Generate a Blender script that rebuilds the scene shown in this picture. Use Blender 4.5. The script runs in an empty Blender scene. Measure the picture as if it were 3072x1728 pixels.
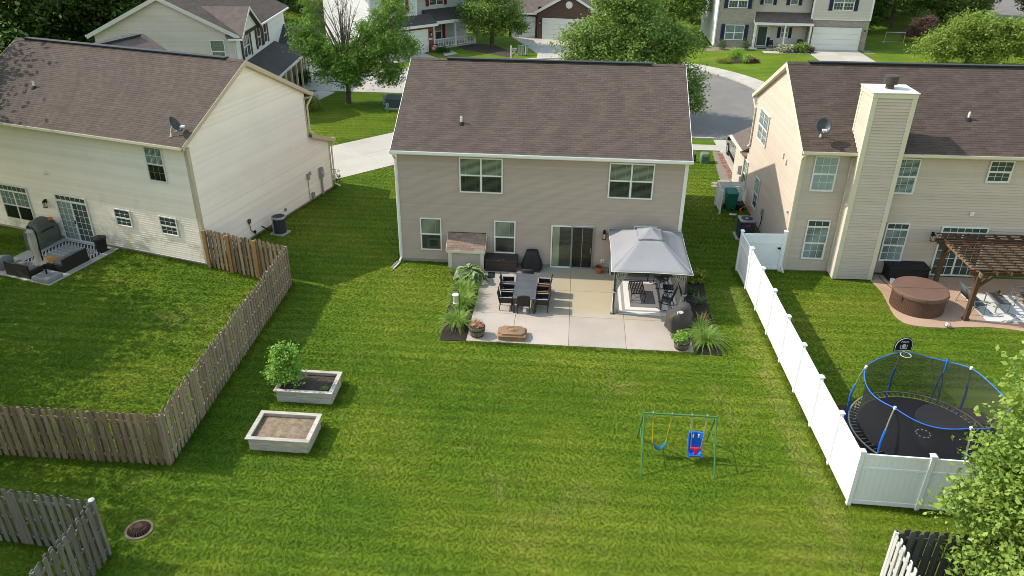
import bpy, math, random
import numpy as np
from mathutils import Vector, Matrix

SC = bpy.context.scene
COL = SC.collection
random.seed(7)
R = math.radians

# ---------------------------------------------------------------- camera
CAM_POS = Vector((7.5231, -31.7736, 15.9017))
YAW, PITCH, ROLL = 0.07556, 0.49152, 0.01136
cd = bpy.data.cameras.new('camera')
cam = bpy.data.objects.new('camera', cd)
COL.objects.link(cam)
_f = Vector((-math.sin(YAW) * math.cos(PITCH), math.cos(YAW) * math.cos(PITCH), -math.sin(PITCH)))
_r = Vector((math.cos(YAW), math.sin(YAW), 0))
_u = _r.cross(_f)
_r2 = _r * math.cos(ROLL) + _u * math.sin(ROLL)
_u2 = _u * math.cos(ROLL) - _r * math.sin(ROLL)
cam.matrix_world = Matrix(((_r2.x, _u2.x, -_f.x, CAM_POS.x), (_r2.y, _u2.y, -_f.y, CAM_POS.y),
                           (_r2.z, _u2.z, -_f.z, CAM_POS.z), (0, 0, 0, 1)))
cd.sensor_width = 36.0
cd.lens = 2345.6 / 3072 * 36
cd.clip_start = 0.2
cd.clip_end = 900
SC.camera = cam

# ---------------------------------------------------------------- sky and sun
SUN_TO = Vector((-1.06, 0.125, 1.0)).normalized()       # direction towards the sun
world = bpy.data.worlds.new('World')
SC.world = world
world.use_nodes = True
wn = world.node_tree
bg = wn.nodes['Background']
sky = wn.nodes.new('ShaderNodeTexSky')
sky.sky_type = 'NISHITA'
sky.sun_disc = False
sky.sun_elevation = math.asin(SUN_TO.z)
sky.sun_rotation = math.atan2(SUN_TO.x, SUN_TO.y)
sky.air_density = 2.1
sky.dust_density = 1.0
sky.ozone_density = 0.0
wn.links.new(sky.outputs[0], bg.inputs[0])
bg.inputs[1].default_value = 0.15
sl = bpy.data.lights.new('sun', 'SUN')
sl.energy = 2.95
sl.angle = R(0.6)
sl.color = (1.0, 0.94, 0.83)
sun = bpy.data.objects.new('sun', sl)
COL.objects.link(sun)
sun.rotation_euler = (-SUN_TO).to_track_quat('-Z', 'Y').to_euler()
sun.location = (-30, 5, 40)

vs = SC.view_settings
vs.view_transform = 'Standard'
vs.look = 'None'
vs.exposure = 0.80
vs.gamma = 1.0
vs.use_curve_mapping = False
SC.render.film_transparent = False
SC.cycles.pixel_filter_type = 'BLACKMAN_HARRIS'
SC.cycles.filter_width = 0.9
SC.cycles.use_denoising = True

# ---------------------------------------------------------------- node helper
class NT:
    def __init__(s, tree):
        s.t = tree
    def __call__(s, typ, ins=None, **at):
        n = s.t.nodes.new(typ)
        for k, v in at.items():
            setattr(n, k, v)
        for k, v in (ins or {}).items():
            if isinstance(v, bpy.types.NodeSocket):
                s.t.links.new(v, n.inputs[k])
            else:
                n.inputs[k].default_value = v
        return n
    def math(s, op, a, b=0.0, c=None, clamp=False):
        d = {0: a, 1: b}
        if c is not None:
            d[2] = c
        n = s('ShaderNodeMath', d, operation=op)
        n.use_clamp = clamp
        return n.outputs[0]
    def mix(s, fac, a, b, blend='MIX'):
        n = s('ShaderNodeMix', None, data_type='RGBA', blend_type=blend)
        for k, v in ((0, fac), (6, a), (7, b)):
            if isinstance(v, bpy.types.NodeSocket):
                s.t.links.new(v, n.inputs[k])
            else:
                n.inputs[k].default_value = (v if k == 0 else c4(v))
        return n.outputs[2]
    def noise(s, vec, scale, detail=3, rough=.55, dist=0.0):
        return s('ShaderNodeTexNoise', {'Vector': vec, 'Scale': scale, 'Detail': detail, 'Roughness': rough, 'Distortion': dist}).outputs[0]
    def ramp(s, fac, stops, interp='LINEAR'):
        n = s('ShaderNodeValToRGB', {0: fac})
        cr = n.color_ramp
        cr.interpolation = interp
        while len(cr.elements) < len(stops):
            cr.elements.new(0.5)
        for e, (p, c) in zip(cr.elements, stops):
            e.position = p
            e.color = c4(c)
        return n.outputs[0]
    def maprange(s, v, a, b, c=0.0, d=1.0):
        return s('ShaderNodeMapRange', {0: v, 1: a, 2: b, 3: c, 4: d}).outputs[0]

def c4(c):
    return tuple(c) if len(c) == 4 else (c[0], c[1], c[2], 1.0)

MATS = {}
def newmat(name):
    m = bpy.data.materials.new(name)
    m.use_nodes = True
    m.node_tree.nodes.clear()
    n = NT(m.node_tree)
    out = n('ShaderNodeOutputMaterial')
    MATS[name] = m
    return m, n, out

def rnd01(n):
    g = n('ShaderNodeNewGeometry')
    o = n('ShaderNodeObjectInfo')
    return n.math('FRACT', n.math('ADD', g.outputs['Random Per Island'], o.outputs['Random']))

def mat(name, col, col2=None, var=.14, scale=3.0, rough=.75, bump=0.0, bscale=60, metal=0.0, spec=.3,
        rnd=0.0, stretch=(1, 1, 1), streak=0.0, dirt=0.0, dirtcol=(.09, .08, .06), sheen=0.0):
    """procedural surface: world-space noise between two tones, per-piece brightness, fine relief, stains"""
    m, n, out = newmat(name)
    pos = n('ShaderNodeNewGeometry').outputs['Position']
    vec = n('ShaderNodeVectorMath', {0: pos, 1: stretch}, operation='MULTIPLY').outputs[0]
    c2 = col2 or tuple(x * (1 - var) for x in col)
    f = n.noise(vec, scale, 4, .6)
    f = n.maprange(f, .32, .68)
    base = n.mix(f, col, c2)
    if dirt:
        d = n.maprange(n.noise(pos, .7, 5, .65), .55, .75)
        base = n.mix(n.math('MULTIPLY', d, dirt), base, dirtcol)
    if rnd:
        v = n.maprange(rnd01(n), 0, 1, 1 - rnd, 1 + rnd)
        base = n('ShaderNodeVectorMath', {0: base, 'Scale': v}, operation='SCALE').outputs[0]
    b = n('ShaderNodeBsdfPrincipled', {'Base Color': base, 'Roughness': rough, 'Metallic': metal, 'Specular IOR Level': spec})
    if sheen:
        b.inputs['Sheen Weight'].default_value = sheen
    if bump:
        h = n.noise(vec, bscale, 3, .6)
        bn = n('ShaderNodeBump', {'Strength': bump, 'Distance': .02, 'Height': h})
        n.t.links.new(bn.outputs[0], b.inputs['Normal'])
    n.t.links.new(b.outputs[0], out.inputs[0])
    return m

def leafmat(name, cols, trans=.35, rough=.55):
    m, n, out = newmat(name)
    r = rnd01(n)
    pos = n('ShaderNodeNewGeometry').outputs['Position']
    f = n.math('ADD', n.math('MULTIPLY', r, .6), n.math('MULTIPLY', n.noise(pos, .9, 2), .55), clamp=True)
    k = len(cols)
    base = n.ramp(f, [(i / (k - 1), c) for i, c in enumerate(cols)])
    b = n('ShaderNodeBsdfPrincipled', {'Base Color': base, 'Roughness': rough, 'Specular IOR Level': .35})
    tc = n.mix(.5, base, (.30, .42, .03))
    t = n('ShaderNodeBsdfTranslucent', {0: tc})
    mx = n('ShaderNodeMixShader', {0: trans, 1: b.outputs[0], 2: t.outputs[0]})
    n.t.links.new(mx.outputs[0], out.inputs[0])
    return m

def glassmat(name, tint=(.85, .9, .9), amt=.5, rough=.02):
    """window glass: fresnel reflection over a see-through sheet"""
    m, n, out = newmat(name)
    fr = n('ShaderNodeFresnel', {0: 1.5}).outputs[0]
    fac = n.math('ADD', n.math('MULTIPLY', fr, 1.1), .008 + amt * .02, clamp=True)
    geo = n('ShaderNodeNewGeometry')
    pos = geo.outputs['Position']
    fac = n.math('MULTIPLY', fac, n.math('SUBTRACT', 1.0, geo.outputs['Backfacing']))
    bn = n('ShaderNodeBump', {'Strength': .06, 'Distance': .05, 'Height': n.noise(pos, 2.5, 1)})
    gl = n('ShaderNodeBsdfGlossy', {'Color': (.95, .97, 1, 1), 'Roughness': rough, 'Normal': bn.outputs[0]})
    tr = n('ShaderNodeBsdfTransparent', {0: c4(tint)})
    mx = n('ShaderNodeMixShader', {0: fac, 1: tr.outputs[0], 2: gl.outputs[0]})
    n.t.links.new(mx.outputs[0], out.inputs[0])
    return m

# ---------------------------------------------------------------- mesh builder
class MB:
    def __init__(s):
        s.v = []
        s.f = []
    def add(s, vs, fs):
        k = len(s.v)
        s.v += [tuple(p) for p in vs]
        s.f += [tuple(i + k for i in f) for f in fs]
        return s
    def box(s, x0, x1, y0, y1, z0, z1):
        return s.add([(x0, y0, z0), (x1, y0, z0), (x1, y1, z0), (x0, y1, z0), (x0, y0, z1), (x1, y0, z1), (x1, y1, z1), (x0, y1, z1)],
                     [(0, 3, 2, 1), (4, 5, 6, 7), (0, 1, 5, 4), (1, 2, 6, 5), (2, 3, 7, 6), (3, 0, 4, 7)])
    def hexa(s, b, t):
        return s.add(list(b) + list(t), [(0, 3, 2, 1), (4, 5, 6, 7), (0, 1, 5, 4), (1, 2, 6, 5), (2, 3, 7, 6), (3, 0, 4, 7)])
    def bar(s, a, b, w, h, up=(0, 0, 1)):
        a = Vector(a); b = Vector(b); d = (b - a).normalized(); up = Vector(up)
        if abs(d.dot(up)) > .98:
            up = Vector((1, 0, 0))
        sx = d.cross(up).normalized() * (w / 2)
        sy = sx.cross(d).normalized() * (h / 2)
        q = [-sx - sy, sx - sy, sx + sy, -sx + sy]
        return s.hexa([a + i for i in q], [b + i for i in q])
    def quad(s, a, b, c, d):
        return s.add([a, b, c, d], [(0, 1, 2, 3)])
    def tube(s, pts, r, n=8, r1=None, cap=True):
        pts = [Vector(p) for p in pts]
        m = len(pts)
        vs = []; fs = []
        prev = None
        for i, p in enumerate(pts):
            if i == 0: d = pts[1] - p
            elif i == m - 1: d = p - pts[i - 1]
            else: d = pts[i + 1] - pts[i - 1]
            d.normalize()
            if prev is None:
                up = Vector((0, 0, 1)) if abs(d.z) < .9 else Vector((1, 0, 0))
                a = d.cross(up).normalized()
            else:
                a = (prev - d * prev.dot(d)).normalized()
            prev = a
            b = d.cross(a)
            if isinstance(r, (list, tuple)): rr = r[i]
            else: rr = r if r1 is None else r + (r1 - r) * i / (m - 1)
            for k in range(n):
                t = 2 * math.pi * k / n
                vs.append(p + a * (rr * math.cos(t)) + b * (rr * math.sin(t)))
        for i in range(m - 1):
            for k in range(n):
                k2 = (k + 1) % n
                fs.append((i * n + k, i * n + k2, (i + 1) * n + k2, (i + 1) * n + k))
        if cap:
            fs.append(tuple(range(n - 1, -1, -1)))
            fs.append(tuple((m - 1) * n + k for k in range(n)))
        return s.add(vs, fs)
    def lathe(s, prof, n=20, c=(0, 0), cap0=True, cap1=True, sx=1.0, sy=1.0):
        vs = []; fs = []
        for r, z in prof:
            for k in range(n):
                t = 2 * math.pi * k / n
                vs.append((c[0] + r * sx * math.cos(t), c[1] + r * sy * math.sin(t), z))
        for i in range(len(prof) - 1):
            for k in range(n):
                k2 = (k + 1) % n
                fs.append((i * n + k, i * n + k2, (i + 1) * n + k2, (i + 1) * n + k))
        if cap0: fs.append(tuple(range(n - 1, -1, -1)))
        if cap1: fs.append(tuple((len(prof) - 1) * n + k for k in range(n)))
        return s.add(vs, fs)
    def prism(s, poly, z0, z1):
        n = len(poly)
        vs = [(x, y, z0) for x, y in poly] + [(x, y, z1) for x, y in poly]
        fs = [tuple(range(n - 1, -1, -1)), tuple(range(n, 2 * n))] + [(i, (i + 1) % n, n + (i + 1) % n, n + i) for i in range(n)]
        return s.add(vs, fs)
    def extrude(s, poly, vec):
        n = len(poly)
        vec = Vector(vec)
        vs = [Vector(p) for p in poly] + [Vector(p) + vec for p in poly]
        fs = [tuple(range(n - 1, -1, -1)), tuple(range(n, 2 * n))] + [(i, (i + 1) % n, n + (i + 1) % n, n + i) for i in range(n)]
        return s.add(vs, fs)
    def grid(s, P):
        nr = len(P); nc = len(P[0])
        vs = [p for row in P for p in row]
        fs = [(i * nc + j, i * nc + j + 1, (i + 1) * nc + j + 1, (i + 1) * nc + j) for i in range(nr - 1) for j in range(nc - 1)]
        return s.add(vs, fs)
    def xf(s, loc=(0, 0, 0), rz=0.0, rx=0.0, ry=0.0, sc=(1, 1, 1)):
        M = Matrix.Translation(loc) @ Matrix.Rotation(rz, 4, 'Z') @ Matrix.Rotation(ry, 4, 'Y') @ Matrix.Rotation(rx, 4, 'X') @ Matrix.Diagonal((*sc, 1))
        s.v = [tuple(M @ Vector(p)) for p in s.v]
        return s
    def join(s, o):
        return s.add(o.v, o.f)
    def mesh(s, name, m, smooth=False, angle=42):
        me = bpy.data.meshes.new(name)
        me.from_pydata(s.v, [], s.f)
        me.materials.append(MATS[m] if isinstance(m, str) else m)
        if smooth:
            me.shade_smooth()
            me.set_sharp_from_angle(angle=R(angle))
        me.update()
        return me
    def build(s, name, m, parent=None, smooth=False, loc=None, rz=0.0, bev=0.0, angle=42, kind=None, solid=0.0, label=None):
        o = bpy.data.objects.new(name, s.mesh(name, m, smooth, angle))
        COL.objects.link(o)
        o.parent = parent
        if loc: o.location = loc
        if rz: o.rotation_euler.z = rz
        if solid:
            sm = o.modifiers.new('solid', 'SOLIDIFY'); sm.thickness = solid; sm.offset = 0
        if bev:
            bm = o.modifiers.new('bevel', 'BEVEL'); bm.width = bev; bm.segments = 2; bm.limit_method = 'ANGLE'; bm.angle_limit = R(35)
        if kind: o['kind'] = kind
        if label: o['label'] = label
        return o

def ob(name, me, parent=None, loc=None, rot=None):
    o = bpy.data.objects.new(name, me)
    COL.objects.link(o)
    o.parent = parent
    if loc is not None: o.location = loc
    if rot is not None: o.rotation_euler = rot
    return o

def tag(o, label, cat, group=None):
    o['label'] = label; o['category'] = cat
    if group: o['group'] = group
    return o

def thing(name, label, cat, loc=(0, 0, 0), rz=0.0, group=None):
    o = bpy.data.objects.new(name, None)
    o.empty_display_size = .2
    COL.objects.link(o)
    o.location = loc; o.rotation_euler.z = rz
    return tag(o, label, cat, group)

def struct(o, label=None):
    o['kind'] = 'structure'
    if label: o['label'] = label
    return o

def dup(root, loc, rz, label=None):
    r = root.copy(); COL.objects.link(r); r.location = loc; r.rotation_euler.z = rz
    if label: r['label'] = label
    for ch in list(root.children):
        c = ch.copy(); COL.objects.link(c); c.parent = r
        for g in list(ch.children):
            d = g.copy(); COL.objects.link(d); d.parent = c
    return r
# ---------------------------------------------------------------- materials
def lawn_colour(n, dark=False):
    """shared world-space lawn colouring for soil sheet and blades"""
    pos = n('ShaderNodeNewGeometry').outputs['Position']
    sep = n('ShaderNodeSeparateXYZ', {0: pos})
    big = n.noise(pos, .16, 4, .6)
    mid = n.noise(pos, .9, 4, .65)
    fine = n.noise(pos, 7.0, 3, .7)
    f = n.math('ADD', n.math('ADD', n.math('MULTIPLY', big, 1.0), n.math('MULTIPLY', mid, .34)), n.math('MULTIPLY', fine, .10))
    f = n.maprange(f, .50, .94)
    c = n.ramp(f, [(0, (.062, .120, .010)), (.25, (.092, .160, .012)), (.5, (.126, .188, .015)), (.75, (.168, .214, .020)), (1, (.225, .240, .034))])
    # mowing passes running along x: long streaks of combed blades, slightly uneven
    sv = n('ShaderNodeVectorMath', {0: pos, 1: (.10, 2.1, 1)}, operation='MULTIPLY').outputs[0]
    st = n.maprange(n.noise(sv, 1.0, 4, .6, .35), .36, .64)
    c = n.mix(n.math('MULTIPLY', st, .42), c, (.058, .125, .006))
    sv2 = n('ShaderNodeVectorMath', {0: pos, 1: (.22, 5.5, 1)}, operation='MULTIPLY').outputs[0]
    st2 = n.maprange(n.noise(sv2, 1.0, 3, .6, .2), .45, .68)
    c = n.mix(n.math('MULTIPLY', st2, .35), c, (.168, .205, .016))
    # dry straw patches
    dry = n.maprange(n.noise(pos, .42, 5, .7, .6), .58, .76)
    c = n.mix(n.math('MULTIPLY', dry, .42), c, (.27, .22, .085))
    # worn line along the white fence
    wx = n.math('ADD', sep.outputs[0], n.math('MULTIPLY', sep.outputs[1], .046))
    wx = n.math('ADD', wx, n.math('MULTIPLY', n.math('SUBTRACT', mid, .5), 2.2))
    w = n.math('SUBTRACT', 1.0, n.math('DIVIDE', n.math('ABSOLUTE', n.math('SUBTRACT', wx, 14.62)), .55), clamp=True)
    iny = n.math('MULTIPLY', n.math('LESS_THAN', sep.outputs[1], -1.5), n.math('GREATER_THAN', sep.outputs[1], -18.5))
    w = n.math('MULTIPLY', n.math('MULTIPLY', w, iny), n.maprange(mid, .3, .62, .2, .95))
    c = n.mix(n.math('MULTIPLY', w, .38), c, (.27, .235, .08))
    wv = n('ShaderNodeTexWave', {'Vector': pos, 'Scale': .55, 'Distortion': .9, 'Detail': 3, 'Detail Scale': 1.2, 'Detail Roughness': .6}, wave_type='BANDS', bands_direction='Y').outputs[1]
    grain = n.math('MULTIPLY', n.maprange(n.noise(pos, 19.0, 5, .9), .28, .72, .64, 1.36), n.maprange(wv, 0, 1, .90, 1.10))
    c = n('ShaderNodeVectorMath', {0: c, 'Scale': grain}, operation='SCALE').outputs[0]
    return c

def make_lawn():
    m, n, out = newmat('lawn')
    c = lawn_colour(n)
    pos = n('ShaderNodeNewGeometry').outputs['Position']
    c = n('ShaderNodeVectorMath', {0: c, 'Scale': .88}, operation='SCALE').outputs[0]
    b = n('ShaderNodeBsdfPrincipled', {'Base Color': c, 'Roughness': .9, 'Specular IOR Level': .1})
    h = n.noise(pos, 26, 4, .8)
    bn = n('ShaderNodeBump', {'Strength': .6, 'Distance': .03, 'Height': h})
    n.t.links.new(bn.outputs[0], b.inputs['Normal'])
    n.t.links.new(b.outputs[0], out.inputs[0])
    m, n, out = newmat('grass_blade')
    c = lawn_colour(n)
    v = n.maprange(rnd01(n), 0, 1, .95, 1.30)
    c = n('ShaderNodeVectorMath', {0: c, 'Scale': v}, operation='SCALE').outputs[0]
    b = n('ShaderNodeBsdfPrincipled', {'Base Color': c, 'Roughness': .6, 'Specular IOR Level': .08})
    t = n('ShaderNodeBsdfTranslucent', {0: n.mix(.35, c, (.30, .40, .03))})
    mx = n('ShaderNodeMixShader', {0: .35, 1: b.outputs[0], 2: t.outputs[0]})
    n.t.links.new(mx.outputs[0], out.inputs[0])
make_lawn()

def concrete(name, col, col2, stain=(.30, .25, .16), s=.35, yellow=0.0):
    m, n, out = newmat(name)
    pos = n('ShaderNodeNewGeometry').outputs['Position']
    big = n.maprange(n.noise(pos, .55, 5, .6), .35, .68)
    c = n.mix(big, col, col2)
    fine = n.maprange(n.noise(pos, 18, 4, .7), .3, .7)
    c = n.mix(n.math('MULTIPLY', fine, .16), c, tuple(x * .55 for x in col))
    st = n.maprange(n.noise(pos, 1.7, 6, .7, .4), .57, .72)
    c = n.mix(n.math('MULTIPLY', st, s), c, stain)
    if yellow:
        # old mineral staining on the slabs next to the house wall
        sp = n('ShaderNodeSeparateXYZ', {0: pos})
        wob = n.math('MULTIPLY', n.math('SUBTRACT', n.noise(pos, .8, 3), .5), .8)
        fy = n.maprange(n.math('ADD', sp.outputs[1], wob), -4.6, -3.9)
        fx = n.maprange(n.math('ADD', sp.outputs[0], wob), 6.3, 7.4)
        c = n.mix(n.math('MULTIPLY', n.math('MULTIPLY', fx, fy), yellow), c, (.36, .295, .16))
    c = n('ShaderNodeVectorMath', {0: c, 'Scale': n.maprange(rnd01(n), 0, 1, .94, 1.05)}, operation='SCALE').outputs[0]
    b = n('ShaderNodeBsdfPrincipled', {'Base Color': c, 'Roughness': .85, 'Specular IOR Level': .2})
    bn = n('ShaderNodeBump', {'Strength': .25, 'Distance': .01, 'Height': n.noise(pos, 45, 3, .7)})
    n.t.links.new(bn.outputs[0], b.inputs['Normal'])
    n.t.links.new(b.outputs[0], out.inputs[0])
    return m
concrete('patio_concrete', (.395, .335, .285), (.445, .38, .325), yellow=.6)
concrete('drive_concrete', (.42, .38, .33), (.48, .435, .38))
concrete('stained_concrete', (.36, .235, .165), (.46, .32, .225), stain=(.22, .13, .085), s=.5)
concrete('foundation', (.34, .31, .26), (.40, .37, .31))

def siding(name, col, green=0.0):
    m, n, out = newmat(name)
    pos = n('ShaderNodeNewGeometry').outputs['Position']
    f = n.maprange(n.noise(pos, .8, 5, .65), .3, .7)
    c = n.mix(f, col, tuple(x * .93 for x in col))
    st = n('ShaderNodeVectorMath', {0: pos, 1: (6, 6, .35)}, operation='MULTIPLY').outputs[0]
    s1 = n.maprange(n.noise(st, 1.0, 4, .7), .56, .8)
    c = n.mix(n.math('MULTIPLY', s1, .12), c, tuple(x * .55 for x in col))
    if green:
        g1 = n.maprange(n.noise(pos, .75, 6, .75, .3), .50, .70)
        sp = n('ShaderNodeSeparateXYZ', {0: pos})
        low = n.maprange(sp.outputs[2], 3.0, .3)
        g2 = n.math('MULTIPLY', n.math('MULTIPLY', g1, low), green)
        c = n.mix(g2, c, (.19, .185, .085))
    c = n('ShaderNodeVectorMath', {0: c, 'Scale': n.maprange(rnd01(n), 0, 1, .95, 1.05)}, operation='SCALE').outputs[0]
    b = n('ShaderNodeBsdfPrincipled', {'Base Color': c, 'Roughness': .5, 'Specular IOR Level': .3})
    bn = n('ShaderNodeBump', {'Strength': .12, 'Distance': .01, 'Height': n.noise(pos, 90, 2)})
    n.t.links.new(bn.outputs[0], b.inputs['Normal'])
    n.t.links.new(b.outputs[0], out.inputs[0])
siding('siding_taupe', (.405, .325, .272))
siding('siding_cream', (.84, .755, .675), green=.8)
siding('siding_cream_side', (.87, .775, .695))
siding('siding_beige', (.52, .435, .36))
siding('siding_grey_tan', (.58, .505, .455))
siding('siding_white', (.72, .71, .69))
siding('siding_bluegrey', (.55, .58, .60))
siding('siding_pinktan', (.56, .50, .46))

def shingle(name, col, hi, streakamt=.45):
    m, n, out = newmat(name)
    pos = n('ShaderNodeNewGeometry').outputs['Position']
    r = rnd01(n)
    c = n.mix(n.maprange(r, 0, 1), tuple(x * .90 for x in col), hi)
    f = n.maprange(n.noise(pos, 55, 3, .8), .35, .65)
    c = n.mix(n.math('MULTIPLY', f, .35), c, tuple(x * .55 for x in col))
    # rain-washed darker streaks running down the slope
    st = n('ShaderNodeVectorMath', {0: pos, 1: (1.6, .22, .22)}, operation='MULTIPLY').outputs[0]
    s1 = n.maprange(n.noise(st, .75, 4, .6, .5), .44, .66)
    c = n.mix(n.math('MULTIPLY', s1, streakamt), c, tuple(x * .60 for x in col))
    b = n('ShaderNodeBsdfPrincipled', {'Base Color': c, 'Roughness': .92, 'Specular IOR Level': .15})
    bn = n('ShaderNodeBump', {'Strength': .5, 'Distance': .006, 'Height': n.noise(pos, 130, 2)})
    n.t.links.new(bn.outputs[0], b.inputs['Normal'])
    n.t.links.new(b.outputs[0], out.inputs[0])
shingle('shingle_brown', (.108, .082, .069), (.126, .098, .083), .30)
shingle('shingle_dark', (.092, .067, .056), (.110, .082, .070), .3)
shingle('shingle_pink', (.25, .17, .135), (.33, .235, .185), .1)
mat('roof_deck', (.055, .042, .037), rough=.95)
mat('roof_far', (.15, .115, .10), (.11, .085, .075), scale=2.2, rough=.95, bump=.5, bscale=18)
mat('roof_far_dark', (.095, .080, .077), (.075, .064, .062), scale=2, rough=.95, bump=.4, bscale=18)
mat('vent_black', (.012, .014, .022), rough=.5)
mat('white_trim', (.74, .73, .70), var=.08, rough=.45, dirt=.12, dirtcol=(.4, .37, .3))
mat('cream_trim', (.64, .58, .45), var=.06, rough=.5, dirt=.15, dirtcol=(.35, .3, .2))
mat('tan_trim', (.52, .44, .33), var=.08, rough=.5)
mat('grey_trim', (.60, .585, .54), var=.08, rough=.5)
mat('vinyl_white', (.86, .86, .89), var=.04, scale=1.2, rough=.4, dirt=.18, dirtcol=(.45, .42, .30))
mat('interior_dark', (.105, .108, .104), rough=.8)
mat('interior_warm', (.13, .105, .07), (.06, .05, .035), scale=1.3, rough=.8)
mat('blind', (.58, .51, .33), var=.1, rough=.6)
mat('blind_white', (.62, .62, .60), var=.06, rough=.6)
mat('curtain_cloth', (.50, .50, .50), var=.1, rough=.8)
glassmat('glass')
glassmat('screen_glass', (.72, .72, .72), amt=.3, rough=.2)
mat('screen_frame', (.22, .215, .21), rough=.5)
mat('black_metal', (.015, .015, .016), rough=.4, metal=.3)
mat('lamp_glass', (.6, .55, .42), rough=.2)
mat('grey_metal', (.30, .30, .30), rough=.45, metal=.4, var=.1)
mat('meter_grey', (.30, .295, .28), rough=.55)
mat('pvc_white', (.72, .71, .68), rough=.5)
mat('rubber', (.02, .02, .02), rough=.8)
mat('dish_grey', (.055, .062, .070), rough=.4, var=.05)
mat('asphalt', (.20, .18, .165), (.16, .145, .135), scale=.5, rough=.95, bump=.3, bscale=60, dirt=.2, dirtcol=(.1, .09, .085))
mat('gravel_mix', (.28, .24, .19), (.16, .13, .10), scale=22, rough=.95, bump=.9, bscale=35)
mat('mulch', (.045, .032, .026), (.022, .016, .013), scale=16, rough=1, bump=1.0, bscale=50)
mat('soil_dark', (.085, .062, .047), (.045, .033, .026), scale=14, rough=1, bump=1.0, bscale=40)
mat('soil_tan', (.30, .225, .150), (.155, .11, .072), scale=5, rough=1, bump=1.0, bscale=28)
mat('fence_wood', (.265, .190, .125), (.165, .118, .080), scale=1.6, rough=.9, rnd=.24, stretch=(9, 9, 1.1), bump=.4, bscale=7)
mat('fence_wood_side', (.310, .240, .180), (.205, .158, .118), scale=1.6, rough=.9, rnd=.24, stretch=(9, 9, 1.1), bump=.4, bscale=7)
mat('fence_grey', (.185, .170, .145), (.120, .108, .092), scale=1.6, rough=.95, rnd=.22, stretch=(9, 9, 1.1), bump=.4, bscale=7)
mat('fence_shaded', (.105, .100, .093), (.065, .062, .057), scale=1.6, rough=.95, rnd=.22, stretch=(9, 9, 1.1), bump=.4, bscale=7)  # same wood as the pale run, with its shade put into the colour
mat('fence_new', (.43, .235, .088), (.35, .18, .065), scale=1.6, rough=.8, stretch=(9, 9, 1.1))
mat('fence_sunlit', (.60, .585, .56), (.46, .44, .41), scale=1.6, rough=.9, rnd=.2, stretch=(9, 9, 1.1), bump=.4, bscale=7)  # sunlit fence run: the sun's glare is put into the wood colour
mat('planter_wood', (.52, .465, .405), (.35, .305, .255), scale=1.4, rough=.85, rnd=.12, stretch=(1.5, 9, 9), bump=.3, bscale=8, dirt=.3, dirtcol=(.16, .12, .09))
mat('wicker', (.034, .028, .025), (.016, .013, .012), scale=60, rough=.55, bump=.7, bscale=110)
mat('arm_wood', (.40, .145, .035), rough=.5)
mat('arm_grey', (.30, .285, .265), rough=.5)
mat('table_slat', (.105, .110, .118), (.075, .08, .088), scale=3, rough=.55, rnd=.12, stretch=(1, 9, 9))
mat('canopy_grey', (.27, .265, .275), (.245, .24, .252), scale=1.2, rough=.9, bump=.15, bscale=12)
mat('canopy_trim', (.66, .64, .61), rough=.8)
mat('curtain_grey', (.40, .385, .36), (.30, .29, .27), scale=3, rough=.95)
mat('gazebo_metal', (.05, .047, .045), rough=.45, metal=.2)
mat('cover_black', (.022, .022, .023), (.014, .014, .015), scale=3, rough=.6, bump=.4, bscale=9)
mat('cover_brown', (.075, .064, .055), (.045, .04, .037), scale=2.2, rough=.7, bump=.4, bscale=7)
mat('cover_green', (.125, .132, .108), (.085, .09, .075), scale=2.2, rough=.8, bump=.5, bscale=6)
mat('deckbox_brown', (.055, .041, .036), (.042, .032, .028), scale=2, rough=.55, rnd=.05)
mat('sandbox_brown', (.275, .165, .092), (.235, .14, .078), scale=3, rough=.55)
mat('terracotta', (.42, .125, .05), (.34, .10, .04), scale=5, rough=.8)
mat('barrel_wood', (.20, .165, .125), (.11, .09, .07), scale=2.0, rough=.9, rnd=.22, stretch=(7, 7, 1.2))
mat('barrel_hoop', (.06, .055, .05), rough=.6, metal=.5)
mat('pink_flower', (.62, .10, .18), (.70, .28, .28), scale=30, rough=.7, rnd=.3)
mat('swing_green', (.06, .20, .065), rough=.4)
mat('swing_blue', (.018, .14, .62), rough=.35)
mat('swing_teal', (.02, .15, .27), rough=.45)
mat('swing_red', (.62, .022, .07), rough=.35)
mat('rope_yellow', (.62, .42, .04), rough=.7)
mat('rope_tan', (.50, .42, .27), rough=.8)
mat('chain', (.5, .5, .5), rough=.4, metal=.8)
mat('tramp_blue', (.03, .15, .60), rough=.4)
mat('tramp_navy', (.02, .04, .16), rough=.7)
mat('tramp_steel', (.42, .40, .37), rough=.45, metal=.6)
mat('tramp_mat', (.022, .021, .024), rough=.7, bump=.3, bscale=70)
mat('bin_green', (.012, .16, .105), rough=.45)
mat('bin_green_dark', (.010, .12, .08), rough=.45)
mat('utility_green', (.13, .20, .13), rough=.6)
mat('transformer_green', (.05, .075, .07), rough=.6, dirt=.4, dirtcol=(.2, .19, .15))
mat('ac_case', (.40, .40, .39), rough=.5)
mat('ac_dark', (.05, .053, .06), (.03, .032, .036), scale=20, rough=.5)
mat('ac_blue', (.05, .085, .11), rough=.5)
mat('red_badge', (.55, .07, .05), rough=.5)
mat('tub_brown', (.115, .062, .044), (.095, .05, .036), scale=2, rough=.5)
mat('tub_cover', (.165, .098, .075), (.145, .085, .065), scale=1.6, rough=.45, bump=.2, bscale=20)
mat('pergola_wood', (.095, .052, .031), (.06, .034, .022), scale=2, rough=.65, rnd=.15, stretch=(1, 1, 1))
mat('pergola_light', (.24, .165, .10), (.16, .10, .06), scale=2, rough=.65)
mat('sling', (.10, .105, .105), rough=.7)
mat('chair_frame', (.26, .26, .25), rough=.45, metal=.3)
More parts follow.
